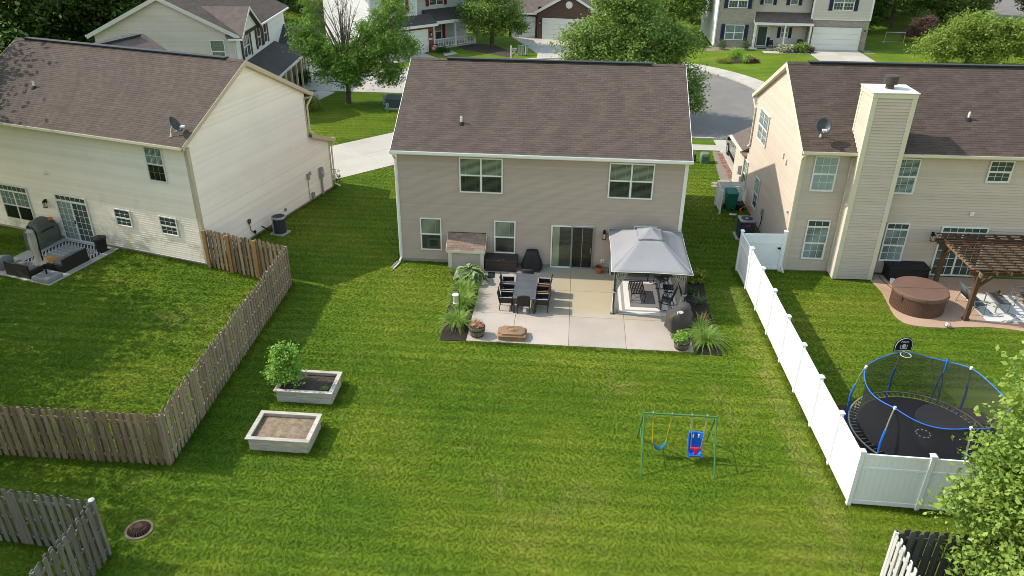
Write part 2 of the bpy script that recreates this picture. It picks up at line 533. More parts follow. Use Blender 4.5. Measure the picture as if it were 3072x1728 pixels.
mat('chest_black', (.018, .019, .020), (.010, .011, .012), scale=40, rough=.6, bump=.6, bscale=90)
mat('cushion_grey', (.16, .16, .155), rough=.9)
mat('teak', (.40, .19, .05), (.34, .15, .04), scale=4, rough=.6, stretch=(8, 1, 1))
mat('umbrella_cloth', (.46, .40, .36), (.37, .32, .29), scale=4, rough=.95)
mat('umbrella_base', (.29, .285, .29), (.24, .235, .24), scale=4, rough=.8)
mat('trash_black', (.022, .022, .023), rough=.5)
mat('drain_rust', (.17, .085, .06), (.11, .055, .04), scale=12, rough=.9)
mat('drain_ring', (.21, .165, .115), rough=.9)
mat('drain_hole', (.008, .006, .005), rough=1)
mat('feeder_white', (.75, .75, .72), rough=.4)
mat('feeder_grain', (.45, .40, .28), rough=.7)
mat('pink_toy', (.72, .36, .38), rough=.6)
mat('orange', (.75, .15, .05), rough=.6)
mat('paper', (.78, .78, .77), rough=.8)
mat('ball_white', (.78, .76, .74), rough=.5)
mat('ball_pink', (.62, .22, .30), rough=.5)
mat('garage_white', (.72, .70, .66), var=.05, rough=.5)
mat('shutter_navy', (.012, .020, .075), rough=.5)
mat('shutter_red', (.17, .018, .02), rough=.5)
mat('shutter_maroon', (.085, .018, .016), rough=.5)
mat('stone_step', (.36, .29, .22), (.26, .21, .16), scale=8, rough=.95)
mat('path_brick', (.30, .155, .125), (.22, .11, .09), scale=6, rough=.95, rnd=.25)
mat('car_silver', (.34, .34, .335), rough=.25, metal=.5, var=.04)
mat('car_glass', (.012, .014, .016), rough=.08, spec=.6)
mat('tyre', (.015, .015, .015), rough=.9)
mat('bark', (.115, .085, .06), (.06, .045, .034), scale=3, rough=.95, stretch=(6, 6, 1.2), bump=.8, bscale=6)
mat('bark_grey', (.20, .16, .125), (.11, .09, .07), scale=3, rough=.95, stretch=(6, 6, 1.2), bump=.6, bscale=6)
mat('dead_twig', (.165, .125, .10), (.09, .07, .058), scale=3, rough=.95)
mat('white_line', (.78, .77, .74), rough=.6)
mat('goal_white', (.55, .53, .50), rough=.5)
mat('rust_stain', (.30, .04, .035), rough=.9)
leafmat('leaf_ash', [(0.044, 0.110, 0.021), (0.085, 0.191, 0.029), (0.151, 0.282, 0.037), (0.231, 0.352, 0.044)])
leafmat('leaf_pear', [(0.055, 0.111, 0.026), (0.111, 0.196, 0.039), (0.203, 0.299, 0.064), (0.330, 0.395, 0.117)])
leafmat('leaf_wood', [(0.020, 0.043, 0.010), (0.036, 0.073, 0.014), (0.063, 0.112, 0.020), (0.116, 0.174, 0.036)])
leafmat('leaf_lime', [(0.094, 0.152, 0.025), (0.164, 0.242, 0.037), (0.242, 0.320, 0.055), (0.329, 0.375, 0.086)])
leafmat('leaf_birch', [(0.102, 0.176, 0.029), (0.176, 0.278, 0.046), (0.278, 0.383, 0.071), (0.373, 0.438, 0.112)])
leafmat('leaf_purple', [(0.056, 0.022, 0.025), (0.091, 0.036, 0.039), (0.133, 0.063, 0.063), (0.168, 0.084, 0.077)], trans=.15)
leafmat('leaf_shrub', [(0.099, 0.213, 0.027), (0.165, 0.329, 0.043), (0.256, 0.445, 0.066), (0.329, 0.510, 0.099)])
leafmat('leaf_hosta', [(0.049, 0.119, 0.025), (0.084, 0.161, 0.036), (0.119, 0.203, 0.050)], trans=.2, rough=.45)
leafmat('leaf_hosta_edge', [(.30, .34, .14), (.40, .43, .22)], trans=.2, rough=.5)
leafmat('leaf_lily', [(0.086, 0.179, 0.022), (0.148, 0.273, 0.034), (0.250, 0.367, 0.062), (0.343, 0.437, 0.109)])
leafmat('leaf_iris', [(.07, .13, .035), (.14, .19, .05), (.24, .22, .07), (.34, .20, .07)])
leafmat('leaf_grey', [(.10, .15, .075), (.16, .20, .11), (.24, .26, .16)])
leafmat('leaf_dark', [(0.018, 0.045, 0.012), (0.033, 0.075, 0.018), (0.054, 0.108, 0.024)])
leafmat('leaf_variegated', [(.14, .20, .09), (.36, .37, .24), (.50, .49, .36)], trans=.15)
leafmat('leaf_gold', [(.12, .17, .018), (.21, .26, .028), (.30, .32, .05)])

def brick(name, c1, c2, mortar, scale=4.2):
    m, n, out = newmat(name)
    tc = n('ShaderNodeTexCoord').outputs['Object']
    sp = n('ShaderNodeSeparateXYZ', {0: tc})
    cv = n('ShaderNodeCombineXYZ', {0: n.math('ADD', sp.outputs[0], sp.outputs[1]), 1: sp.outputs[2]}).outputs[0]
    b = n('ShaderNodeTexBrick', {'Vector': cv, 'Color1': c4(c1), 'Color2': c4(c2), 'Mortar': c4(mortar), 'Scale': scale,
                                 'Mortar Size': .012, 'Brick Width': .9, 'Row Height': .32})
    p = n('ShaderNodeBsdfPrincipled', {'Base Color': b.outputs[0], 'Roughness': .9})
    bn = n('ShaderNodeBump', {'Strength': .6, 'Distance': .01, 'Height': b.outputs[1]})
    bn.invert = True
    n.t.links.new(bn.outputs[0], p.inputs['Normal'])
    n.t.links.new(p.outputs[0], out.inputs[0])
brick('brick_brown', (.115, .062, .045), (.085, .045, .033), (.20, .165, .14))
brick('brick_red', (.22, .060, .042), (.165, .045, .034), (.30, .22, .19))
brick('brick_grey', (.36, .315, .27), (.26, .225, .195), (.46, .43, .39))

def rugmat(name, a, b, stops):
    """printed border stripes: concentric rectangles about the rug's own centre"""
    m, n, out = newmat(name)
    tc = n('ShaderNodeTexCoord').outputs['Object']
    sp = n('ShaderNodeSeparateXYZ', {0: tc})
    dx = n.math('SUBTRACT', a, n.math('ABSOLUTE', sp.outputs[0]))
    dy = n.math('SUBTRACT', b, n.math('ABSOLUTE', sp.outputs[1]))
    d = n.math('MINIMUM', dx, dy)
    c = n.ramp(n.math('DIVIDE', d, 1.6), stops, 'CONSTANT')
    p = n('ShaderNodeBsdfPrincipled', {'Base Color': c, 'Roughness': .95, 'Specular IOR Level': .1})
    n.t.links.new(p.outputs[0], out.inputs[0])
_w, _g, _d = (.62, .585, .56), (.30, .275, .265), (.175, .165, .165)
rugmat('rug_stripe', 1.30, 1.72, [(0, _g), (.02, _w), (.085, _g), (.11, _w), (.175, _w), (.18, _g), (.26, _w), (.36, _w), (.40, _d)])

def rug_tribal():
    m, n, out = newmat('rug_tribal')
    tc = n('ShaderNodeTexCoord').outputs['Object']
    sp = n('ShaderNodeSeparateXYZ', {0: tc})
    x, y = sp.outputs[0], sp.outputs[1]
    d = n.math('MINIMUM', n.math('SUBTRACT', 1.40, n.math('ABSOLUTE', x)), n.math('SUBTRACT', 1.38, n.math('ABSOLUTE', y)))
    # bars set in rows, every other row slanting the other way
    row = n.math('FLOOR', n.math('DIVIDE', y, .26))
    odd = n.math('SUBTRACT', n.math('MULTIPLY', n.math('MODULO', n.math('ABSOLUTE', row), 2.0), 2.0), 1.0)
    fr = n.math('FRACT', n.math('ADD', n.math('DIVIDE', x, .125), n.math('MULTIPLY', n.math('MULTIPLY', n.math('DIVIDE', y, .26), .9), odd)))
    bars = n.math('GREATER_THAN', fr, .5)
    rowf = n.math('FRACT', n.math('DIVIDE', y, .26))
    gap = n.math('LESS_THAN', rowf, .20)
    pat = n.math('MAXIMUM', bars, gap)
    # border
    fr2 = n.math('GREATER_THAN', n.math('FRACT', n.math('DIVIDE', n.math('ADD', x, y), .19)), .55)
    inb = n.math('MULTIPLY', n.math('GREATER_THAN', d, .10), n.math('LESS_THAN', d, .36))
    pat = n.math('ADD', n.math('MULTIPLY', pat, n.math('SUBTRACT', 1.0, inb)), n.math('MULTIPLY', fr2, inb))
    line = n.math('ADD', n.math('LESS_THAN', d, .055), n.math('LESS_THAN', n.math('ABSOLUTE', n.math('SUBTRACT', d, .40)), .022), clamp=True)
    pat = n.math('MAXIMUM', pat, line)
    blk = n.math('LESS_THAN', n.math('ABSOLUTE', n.math('SUBTRACT', d, .085)), .022)
    pat = n.math('MULTIPLY', pat, n.math('SUBTRACT', 1.0, blk))
    c = n.mix(pat, (.022, .027, .036), (.50, .48, .45))
    p = n('ShaderNodeBsdfPrincipled', {'Base Color': c, 'Roughness': .95, 'Specular IOR Level': .1})
    n.t.links.new(p.outputs[0], out.inputs[0])
rug_tribal()

def rug_palm():
    m, n, out = newmat('rug_palm')
    tc = n('ShaderNodeTexCoord').outputs['Object']
    w = n('ShaderNodeTexWave', {'Vector': tc, 'Scale': 3.2, 'Distortion': 9.0, 'Detail': 1.0, 'Detail Scale': .55}, wave_type='BANDS', bands_direction='DIAGONAL').outputs[1]
    v = n('ShaderNodeTexVoronoi', {'Vector': tc, 'Scale': 1.6}, feature='F1').outputs[0]
    msk = n.math('MULTIPLY', n.math('GREATER_THAN', w, .55), n.math('LESS_THAN', v, .42))
    c = n.mix(msk, (.56, .55, .53), (.10, .10, .105))
    p = n('ShaderNodeBsdfPrincipled', {'Base Color': c, 'Roughness': .95, 'Specular IOR Level': .1})
    n.t.links.new(p.outputs[0], out.inputs[0])
rug_palm()

def netmat(name, col, alpha):
    """fine safety mesh: woven threads with see-through openings averaged over the weave"""
    m, n, out = newmat(name)
    d = n('ShaderNodeBsdfPrincipled', {'Base Color': c4(col), 'Roughness': .8})
    t = n('ShaderNodeBsdfTransparent')
    mx = n('ShaderNodeMixShader', {0: alpha, 1: t.outputs[0], 2: d.outputs[0]})
    n.t.links.new(mx.outputs[0], out.inputs[0])
netmat('tramp_net', (.012, .012, .014), .66)
netmat('goal_net', (.35, .35, .35), .18)
netmat('curtain_net', (.50, .48, .455), .90)
# ---------------------------------------------------------------- ground, roads, slabs
def sheet(name, poly, z, m, label=None):
    b = MB().add([(x, y, z) for x, y in poly], [tuple(range(len(poly)))])
    return struct(b.build(name, m), label)

b = MB()
GX = [-300, -120, -60, -30, 0, 30, 60, 120, 300]
GY = [-200, -60, -20, 20, 60, 120, 300]
b.grid([[(x, y, 0.0) for x in GX] for y in GY])
struct(b.build('lawn', 'lawn'))

# street bulb
cx, cy, rr = 9.3, 31.3, 13.6
arc = [(cx + rr * math.cos(t), cy + rr * math.sin(t)) for t in [R(a) for a in range(-20, 262, 6)]]
poly = [(cx, 20.42)] + [(140, 20.42), (140, 27.0)] + [p for p in arc if p[1] > 21.0 and not (p[0] > cx and p[1] < 27.5)]
sheet('street', poly, .006, 'asphalt')
def ring(r0, r1, a0, a1, z0, z1, name, m, step=4, c=(cx, cy)):
    o = None
    b = MB()
    k = max(2, int(abs(a1 - a0) / step))
    for i in range(k):
        t0, t1 = R(a0 + (a1 - a0) * i / k), R(a0 + (a1 - a0) * (i + 1) / k - .12)
        p = [(c[0] + q * math.cos(t), c[1] + q * math.sin(t)) for q, t in ((r0, t0), (r1, t0), (r1, t1), (r0, t1))]
        b.prism(p, z0, z1)
    return struct(b.build(name, m))
ring(13.55, 13.95, 8, 175, -.1, .11, 'kerb', 'drive_concrete')
ring(13.97, 15.7, 12, 110, -.1, .045, 'pavement', 'drive_concrete', 5)
b = MB().box(9, 17.1, 20.25, 20.42, -.1, .11).box(24, 120, 20.25, 20.42, -.1, .11)
struct(b.build('kerb', 'drive_concrete'))
pv = struct(MB().box(4, 17.2, 17.85, 19.0, -.1, .03).build('pavement', 'drive_concrete'))
sheet('street', [(52, 76), (66, 74), (90, 105), (76, 108)], .005, 'asphalt')

def slabs(parent_name, origin, ang, ucuts, vcuts, top, m, gap=.012, base=None, label=None):
    """paving cast in separate slabs; each slab is a piece of its own"""
    o = Vector((*origin, 0)); a = R(ang)
    u0, u1, v0, v1 = ucuts[0], ucuts[-1], vcuts[0], vcuts[-1]
    bb = MB().box(u0 + .02, u1 - .02, v0 + .02, v1 - .02, -.1, top - .03)
    root = struct(bb.build(parent_name, base or 'gravel_mix', loc=o, rz=a), label)
    for i in range(len(ucuts) - 1):
        for j in range(len(vcuts) - 1):
            s = MB().box(ucuts[i] + gap / 2, ucuts[i + 1] - gap / 2, vcuts[j] + gap / 2, vcuts[j + 1] - gap / 2, -.08, top)
            s.build('slab', m, root, bev=.008)
    return root

# back patio of the middle house
slabs('patio', (0, 0), 0, [3.88, 5.62, 7.79, 9.97, 12.48], [-6.62, -4.41, -2.22, -.02], .035, 'patio_concrete')
# driveways behind the houses
slabs('driveway', (-5.78, 10.19), 45.5, [-3.2, .1, 3.4, 6.7, 10.0], [.0, 2.75, 5.6], .03, 'drive_concrete')
slabs('driveway', (-15.3, 29.9), 0, [.0, 3.1, 6.2, 9.3, 12.6], [0, 3.2, 6.4, 9.0], .03, 'drive_concrete')
slabs('path', (-13.6, 26.3), -12, [-.2, 1.35], [-1.2, .5, 2.2, 3.7], .028, 'drive_concrete')
slabs('driveway', (17.2, 12.3), 1.7, [0.08, 2.9, 5.8], [0, 2.6, 5.2, 7.9], .028, 'drive_concrete')
slabs('driveway', (31.0, 45.0), 2, [0, 2.7, 5.3], [-1.5, 1.5, 4.4, 7.3], .03, 'drive_concrete')
slabs('path', (26.3, 49.75), 0, [0, 1.6, 3.2, 4.65], [0, 1.1], .03, 'drive_concrete')
slabs('driveway', (3.9, 43.4), 0, [-.05, 1.6, 3.2, 6.4], [0, 3.4, 7.0, 10.8], .03, 'drive_concrete')
b = MB().prism([(.62, 54.9), (3.85, 54.2), (3.85, 46.5)], -.1, .028)
struct(b.build('driveway', 'drive_concrete'))
slabs('driveway', (-7.1, 45.2), -50, [-5.2, -2.6, 0.0, 2.2], [-5.5, -2.8, 0.0], .03, 'drive_concrete')
b = MB().prism([(-5.6, 46.4), (-4.95, 44.3), (-3.9, 45.6), (-5.6, 48.4)], -.1, .026)
struct(b.build('path', 'drive_concrete'))
b = MB().prism([(-4.95, 44.2), (-4.1, 42.6), (-3.2, 42.6), (-3.9, 43.7)], -.1, .02)
struct(b.build('mulch_strip', 'rust_stain'))

# curved stamped-concrete patio behind the right-hand house
cur = [(21.03, .70), (21.03, .06), (21.12, -.55), (21.15, -1.0), (21.11, -1.6), (21.06, -2.2), (21.0, -2.75), (21.04, -3.25), (21.2, -3.6), (21.52, -3.78),
       (22.1, -3.84), (22.74, -3.82), (23.5, -3.68), (24.42, -3.58), (25.1, -3.66), (25.72, -3.80), (27.0, -4.0), (29.5, -4.0), (30.5, -3.0), (30.5, .90)]
struct(MB().prism(cur, -.1, .03).build('patio', 'stained_concrete', bev=.01))
# slab outside the cream house's sliding door (house axes)
LHA = -15.3
def LHp(lx, ly, z=0.0):
    a = R(LHA)
    return Vector((-8.5 + lx * math.cos(a) - ly * math.sin(a), -1.42 + lx * math.sin(a) + ly * math.cos(a), z))
struct(MB().box(-8.85, -5.05, -3.98, -.03, -.1, .03).build('patio', 'drive_concrete', loc=(-8.5, -1.42, 0), rz=R(LHA), bev=.01))

# planting beds and bare soil
def bed(poly, m='mulch', z=.025, name='mulch_bed'):
    return struct(MB().prism(poly, -.08, z).build(name, m))
bed([(2.86, -6.66), (3.87, -6.63), (3.87, -.95), (2.35, -.9), (2.75, -1.5)])
bed([(12.49, -6.7), (13.5, -6.72), (13.62, -5.6), (13.52, -4.0), (13.5, -2.4), (13.6, -1.0), (13.3, -.1), (12.49, -.1)])
bed([(16.05, -9.5), (21.6, -9.2), (22.4, -10.8), (22.0, -13.6), (20.2, -14.15), (16.05, -14.1)], 'soil_dark', .02, 'soil')
bed([(16.3, 12.2), (17.2, 12.3), (17.3, 17.7), (16.65, 17.7), (16.45, 15)], 'gravel_mix', .012, 'gravel')
bed([(20.9, 45.0), (22.0, 44.5), (24.9, 45.0), (25.1, 46.1), (23.4, 46.8), (21.3, 46.2)])
bed([(20.6, 49.9), (22.2, 50.6), (25.3, 51.4), (25.3, 52.2), (21.2, 52.6), (20.4, 51.6)], 'gravel_mix', .015, 'gravel')
bed([(36.4, 50.7), (37.5, 50.9), (37.3, 52.5), (36.5, 52.3)], 'gravel_mix', .015, 'gravel')
bed([(-3.6, 47.6), (1.5, 44.4), (1.7, 46.0), (-.6, 50.2), (-2.6, 50.9), (-4.8, 49.8)], 'soil_dark', .008, 'soil')
# ---------------------------------------------------------------- house building kit (all in the house's own axes)
def siding_face(H, o, u, n, W, z0, z1, m, exp=.104, peak=None, plank=True, lap=.042):
    """wall with lapped boards; each board is a piece of the wall. peak=(u, z) makes a gable"""
    o = Vector(o); u = Vector(u); n = Vector(n)
    P = lambda a, d, z: o + u * a + n * d + Vector((0, 0, z))
    poly = [P(0, 0, z0), P(W, 0, z0), P(W, 0, z1)] + ([P(peak[0], 0, peak[1])] if peak else []) + [P(0, 0, z1)]
    wall = MB().extrude(poly, -n * .14).build('wall', m, H)
    if not plank:
        return wall
    def lim(z):
        if not peak or z <= z1: return 0.0, W
        t = min(1.0, (z - z1) / (peak[1] - z1))
        return peak[0] * t, W - (W - peak[0]) * t
    zt = peak[1] if peak else z1
    me = None
    z = z0
    while z < zt - .03:
        za, zb = z, min(z + exp * 1.06, zt)
        a0, a1 = lim(za); b0, b1 = lim(zb)
        full = (a0 == 0 and b0 == 0 and a1 == W and b1 == W and abs(zb - za - exp * 1.06) < 1e-6)
        if full:
            if me is None:
                h = exp * 1.06
                me = MB().hexa([P(0, .001, 0), P(W, .001, 0), P(W, lap, 0), P(0, lap, 0)], [P(0, .001, h), P(W, .001, h), P(W, .002, h), P(0, .002, h)]).mesh('siding_plank', m)
            ob('siding_plank', me, wall, (0, 0, za))
        else:
            MB().hexa([P(a0, .001, za), P(a1, .001, za), P(a1, lap, za), P(a0, lap, za)],
                      [P(b0, .001, zb), P(b1, .001, zb), P(b1, .003, zb), P(b0, .003, zb)]).build('siding_plank', m, wall)
        z += exp
    return wall

def shingles(roof, e0, u, s, L, S, m, single=300, tab=.305, row=.127, clip=None, seed=1):
    """three-tab courses on one slope: the nearest tabs are pieces of their own, the rest one field"""
    rg = random.Random(seed)
    e0 = Vector(e0); u = Vector(u).normalized(); s = Vector(s).normalized(); nn = u.cross(s).normalized()
    if nn.z < 0: nn = -nn
    gap = .007
    def tabgeo(w, d):
        return [Vector((gap / 2, 0, 0)), Vector((w - gap / 2, 0, 0)), Vector((w - gap / 2, d, 0)), Vector((gap / 2, d, 0))], \
               [Vector((gap / 2, 0, .013)), Vector((w - gap / 2, 0, .013)), Vector((w - gap / 2, d, .004)), Vector((gap / 2, d, .004))]
    rot = Matrix((u, s, nn)).transposed().to_euler()
    one = MB().hexa(*tabgeo(tab, row + .012)).mesh('shingle', m)
    field = MB()
    cnt = 0
    rows = int(S / row)
    for i in range(rows):
        off = -(i % 2) * tab / 2 - (i % 3) * .02
        x = off
        v = i * row
        while x < L - .02:
            a, bnd = max(x, 0), min(x + tab, L)
            if clip:
                c0, c1 = clip(v + row / 2)
                a, bnd = max(a, c0), min(bnd, c1)
            if bnd - a > .03:
                jit = rg.uniform(-.005, .005)
                q = e0 + u * a + s * (v + jit) + nn * .002
                if cnt < single and bnd - a > tab - 1e-4:
                    ob('shingle', one, roof, q, rot); cnt += 1
                else:
                    lo, hi = tabgeo(bnd - a, row + .012)
                    T = lambda p: q + u * p.x + s * p.y + nn * p.z
                    field.hexa([T(p) for p in lo], [T(p) for p in hi])
            x += tab
    if field.v:
        field.build('shingle_field', m, roof, kind='stuff')

def gable_roof(H, x0, x1, ya, za, yr, zr, yb, zb, m, near=True, thick=.16, single=300, far=False, rake='white_trim', deck='roof_deck', seed=1):
    """roof with its ridge along local x"""
    prof = [(ya, za), (yr, zr), (yb, zb), (yb, zb - thick), (yr, zr - thick * 1.25), (ya, za - thick)]
    roof = MB().extrude([(x0, y, z) for y, z in prof], (x1 - x0, 0, 0)).build('roof', deck, H)
    if near:
        s = Vector((0, yr - ya, zr - za)); S = s.length
        shingles(roof, (x0 + .01, ya - .02 * s.y / S, za - .02 * s.z / S), (1, 0, 0), s, x1 - x0 - .02, S, m, single, seed=seed)
    if far:
        s = Vector((0, yr - yb, zr - zb)); S = s.length
        shingles(roof, (x0 + .01, yb, zb), (1, 0, 0), s, x1 - x0 - .02, S, m, 0, seed=seed + 1)
    for x in (x0 - .022, x1 + .002):
        for (p, q) in (((ya, za), (yr, zr)), ((yb, zb), (yr, zr))):
            MB().extrude([(x, p[0], p[1] + .012), (x, q[0], q[1] + .012), (x, q[0], q[1] - thick * 1.3), (x, p[0], p[1] - thick - .03)], (.02, 0, 0)).build('rake_board', rake, H)
    for xa, xb in ((x0 + .002, x0 + .26), (x1 - .26, x1 - .002)):
        for (p, q) in (((ya, za), (yr, zr)), ((yb, zb), (yr, zr))):
            dz = thick + .012
            MB().extrude([(xa, p[0], p[1] - dz), (xa, q[0], q[1] - dz * 1.22), (xa, q[0], q[1] - dz * 1.22 - .025), (xa, p[0], p[1] - dz - .025)], (xb - xa, 0, 0)).build('rake_soffit', rake, H)
    # cap shingles along the ridge
    cap = MB(); xx = x0
    while xx < x1 - .05:
        e = min(xx + .29, x1)
        for sg in (-1, 1):
            sl = (zr - za) / abs(yr - ya)
            cap.hexa([(xx, yr, zr + .016), (e, yr, zr + .010), (e, yr + sg * .15, zr + .010 - sl * .15), (xx, yr + sg * .15, zr + .016 - sl * .15)],
                     [(xx, yr, zr + .034), (e, yr, zr + .022), (e, yr + sg * .15, zr + .022 - sl * .15), (xx, yr + sg * .15, zr + .034 - sl * .15)])
        xx += .14
    cap.build('ridge_cap', m, roof)
    return roof

def gutter(H, x0, x1, y, z, m='white_trim', side=-1):
    """open K-profile gutter along local x, hanging outside the fascia at y"""
    g = MB()
    w, h, t = .115, .115, .006
    y1 = y + side * w
    g.box(x0, x1, min(y, y1), max(y, y1), z - h, z - h + t)
    g.box(x0, x1, y1 - .012, y1 + .012, z - h, z)
    g.box(x0, x0 + t, min(y, y1), max(y, y1), z - h, z - .004).box(x1 - t, x1, min(y, y1), max(y, y1), z - h, z - .004)
    g.build('gutter', m, H, bev=.004)
    MB().box(x0 + .02, x1 - .02, min(y, y - side * .02), max(y, y - side * .02), z - .18, z - .003).build('fascia', m, H)

def downspout(H, pts, m='white_trim', w=.085, d=.06, up=(0, 1, 0)):
    b = MB()
    for a, c in zip(pts[:-1], pts[1:]):
        b.bar(a, c, w, d, up)
    b.build('downspout', m, H, bev=.008)

def trim(H, x0, x1, y0, y1, z0, z1, m, name='corner_board'):
    return MB().box(x0, x1, y0, y1, z0, z1).build(name, m, H, bev=.004)

class WF:
    """frame of a wall: u along it, d outwards, z up"""
    def __init__(s, o, u, n):
        s.o = Vector(o); s.u = Vector(u); s.n = Vector(n)
    def p(s, a, d, z):
        return s.o + s.u * a + s.n * (d + .034) + Vector((0, 0, z))
    def box(s, b, a0, a1, d0, d1, z0, z1):
        return b.hexa([s.p(a0, d0, z0), s.p(a1, d0, z0), s.p(a1, d1, z0), s.p(a0, d1, z0)], [s.p(a0, d0, z1), s.p(a1, d0, z1), s.p(a1, d1, z1), s.p(a0, d1, z1)])

def ringbox(w, b, a0, a1, z0, z1, t, d0, d1):
    w.box(b, a0, a0 + t, d0, d1, z0, z1); w.box(b, a1 - t, a1, d0, d1, z0, z1)
    w.box(b, a0 + t, a1 - t, d0, d1, z1 - t, z1); w.box(b, a0 + t, a1 - t, d0, d1, z0, z0 + t)

def window(H, w, a0, a1, z0, z1, units=1, grid=None, transom=0.0, blinds='blind', t=.055, hung=True, frame='white_trim', lowgrid=True, inside='interior_dark', down=1.0, gridt=.016, screen=False):
    """double-hung window: frame, sash bars, panes, muntins, slatted blind over a dark room"""
    b = MB()
    ringbox(w, b, a0, a1, z0, z1, t, .012, .052)
    zt = z1 - t
    if transom:
        zt = z1 - transom
        w.box(b, a0 + t, a1 - t, .012, .050, zt - .02, zt + .05)
        zt -= .02
    cuts = [a0 + t + (a1 - a0 - 2 * t) * i / units for i in range(units + 1)]
    for c in cuts[1:-1]:
        w.box(b, c - .035, c + .035, .012, .049, z0 + t, zt)
    fr = b.build('window', frame, H, bev=.004)
    MB_in = MB()
    w.box(MB_in, a0 + .02, a1 - .02, .010, .0165, z0 + .02, z1 - .02)
    MB_in.build('interior', inside, fr)
    zm = z0 + t + (zt - z0 - t) * .5
    g = MB()
    if transom:
        p = MB(); w.box(p, a0 + t, a1 - t, .033, .036, zt + .07, z1 - t); p.build('pane', 'glass', fr)
        k = max(3, int((a1 - a0) / .30))
        for i in range(1, k):
            c = a0 + t + (a1 - a0 - 2 * t) * i / k
            w.box(g, c - gridt / 2, c + gridt / 2, .036, .041, zt + .07, z1 - t)
    for i in range(units):
        c0 = cuts[i] + (.035 if i else 0); c1 = cuts[i + 1] - (.035 if i < units - 1 else 0)
        if hung:
            s = MB(); w.box(s, c0, c1, .020, .046, zm - .03, zm + .03)
            ringbox(w, s, c0, c1, z0 + t, zm - .03, .025, .018, .034)
            s.build('sash', frame, fr, bev=.003)
            segs = ((z0 + t + .025, zm - .03, lowgrid), (zm + .03, zt, True))
        else:
            segs = ((z0 + t, zt, True),)
        for q0, q1, gg in segs:
            p = MB(); w.box(p, c0, c1, .0305, .0325, q0, q1); p.build('pane', 'glass', fr)
            if grid and gg:
                for k in range(1, grid[0]):
                    c = c0 + (c1 - c0) * k / grid[0]
                    w.box(g, c - gridt / 2, c + gridt / 2, .033, .038, q0, q1)
                for k in range(1, grid[1]):
                    c = q0 + (q1 - q0) * k / grid[1]
                    w.box(g, c0, c1, .033, .0375, c - gridt / 2, c + gridt / 2)
        if screen:
            p = MB(); w.box(p, c0, c1, .0395, .0405, z0 + t, zm - .03); p.build('insect_screen', 'screen_glass', fr)
        if blinds:
            bl = MB(); zz = zt - .02; lo = z0 + t + (1 - down) * (zt - z0 - t)
            while zz > lo + .03:
                bl.hexa([w.p(c0 + .015, .018, zz), w.p(c1 - .015, .018, zz), w.p(c1 - .015, .029, zz - .017), w.p(c0 + .015, .029, zz - .017)],
                        [w.p(c0 + .015, .018, zz + .003), w.p(c1 - .015, .018, zz + .003), w.p(c1 - .015, .029, zz - .013), w.p(c0 + .015, .029, zz - .013)])
                zz -= .05
            w.box(bl, c0 + .015, c1 - .015, .018, .029, zt - .018, zt - .002)
            for q in (.25, .75):
                w.box(bl, c0 + (c1 - c0) * q - .006, c0 + (c1 - c0) * q + .006, .0288, .0298, lo + .03, zt - .02)
            bl.build('blind', blinds, fr)
    if g.v:
        g.build('muntin', frame, fr)
    return fr

def lantern(H, w, a, z, h=.42):
    """wall lantern: backplate, cap, four posts, glass and base"""
    b = MB()
    w.box(b, a - .05, a + .05, .015, .04, z - .02, z + .16)
    w.box(b, a - .015, a + .015, .04, .12, z + .12, z + .15)
    w.box(b, a - .07, a + .07, .05, .19, z - .24, z - .22)
    for sa in (-.06, .05):
        for sd in (.055, .175):
            w.box(b, a + sa, a + sa + .012, sd, sd + .012, z - .22, z + .03)
    w.box(b, a - .075, a + .075, .045, .195, z + .03, z + .05)
    w.box(b, a - .045, a + .045, .075, .165, z + .05, z + .12)
    o = b.build('wall_lantern', 'black_metal', H)
    g = MB(); w.box(g, a - .045, a + .045, .072, .168, z - .21, z + .02)
    g.build('lamp_glass', 'lamp_glass', o)
    return o

def vent_pipe(H, x, y, zroof, h=.35, m='pvc_white'):
    b = MB().lathe([(.045, zroof - .05), (.045, zroof + h), (.036, zroof + h), (.036, zroof + h - .1)], 14, (x, y), cap1=False)
    o = b.build('vent_pipe', m, H, smooth=True)
    MB().lathe([(.16, zroof - .06), (.12, zroof + .02), (.055, zroof + .09), (.05, zroof + .09)], 14, (x, y), cap0=False, cap1=False).build('boot', 'rubber', o, smooth=True)

def dish(H, x, y, z, az, m='dish_grey'):
    """satellite dish on a bent mast with feed arm"""
    o = MB().tube([(0, 0, 0), (0, 0, .22), (.10, 0, .45)], .024, 8).build('satellite_dish', 'pvc_white', H, loc=(x, y, z), rz=az, smooth=True)
    MB().lathe([(.10, 0), (.10, .02)], 10).xf((0, 0, -.01)).build('mount_foot', 'grey_metal', o)
    bowl = MB(); rings = []
    for i in range(6):
        r = .36 * i / 5
        rings.append((max(r, .002), .16 * (r / .36) ** 2))
    bowl.lathe(rings, 22, cap0=True, cap1=False, sx=1.0, sy=.86)
    bowl.xf((.14, 0, .46), ry=R(58)).build('reflector', m, o, smooth=True, solid=.012)
    arm = MB().tube([(.16, 0, .22), (.42, 0, .30), (.52, 0, .42)], .016, 6)
    arm.lathe([(.0, 0), (.035, .01), (.04, .08), (.03, .10)], 10).build('feed_arm', 'pvc_white', o)
    MB().box(.44, .62, -.09, .09, .40, .47).build('receiver', 'pvc_white', o, bev=.015)
    return o
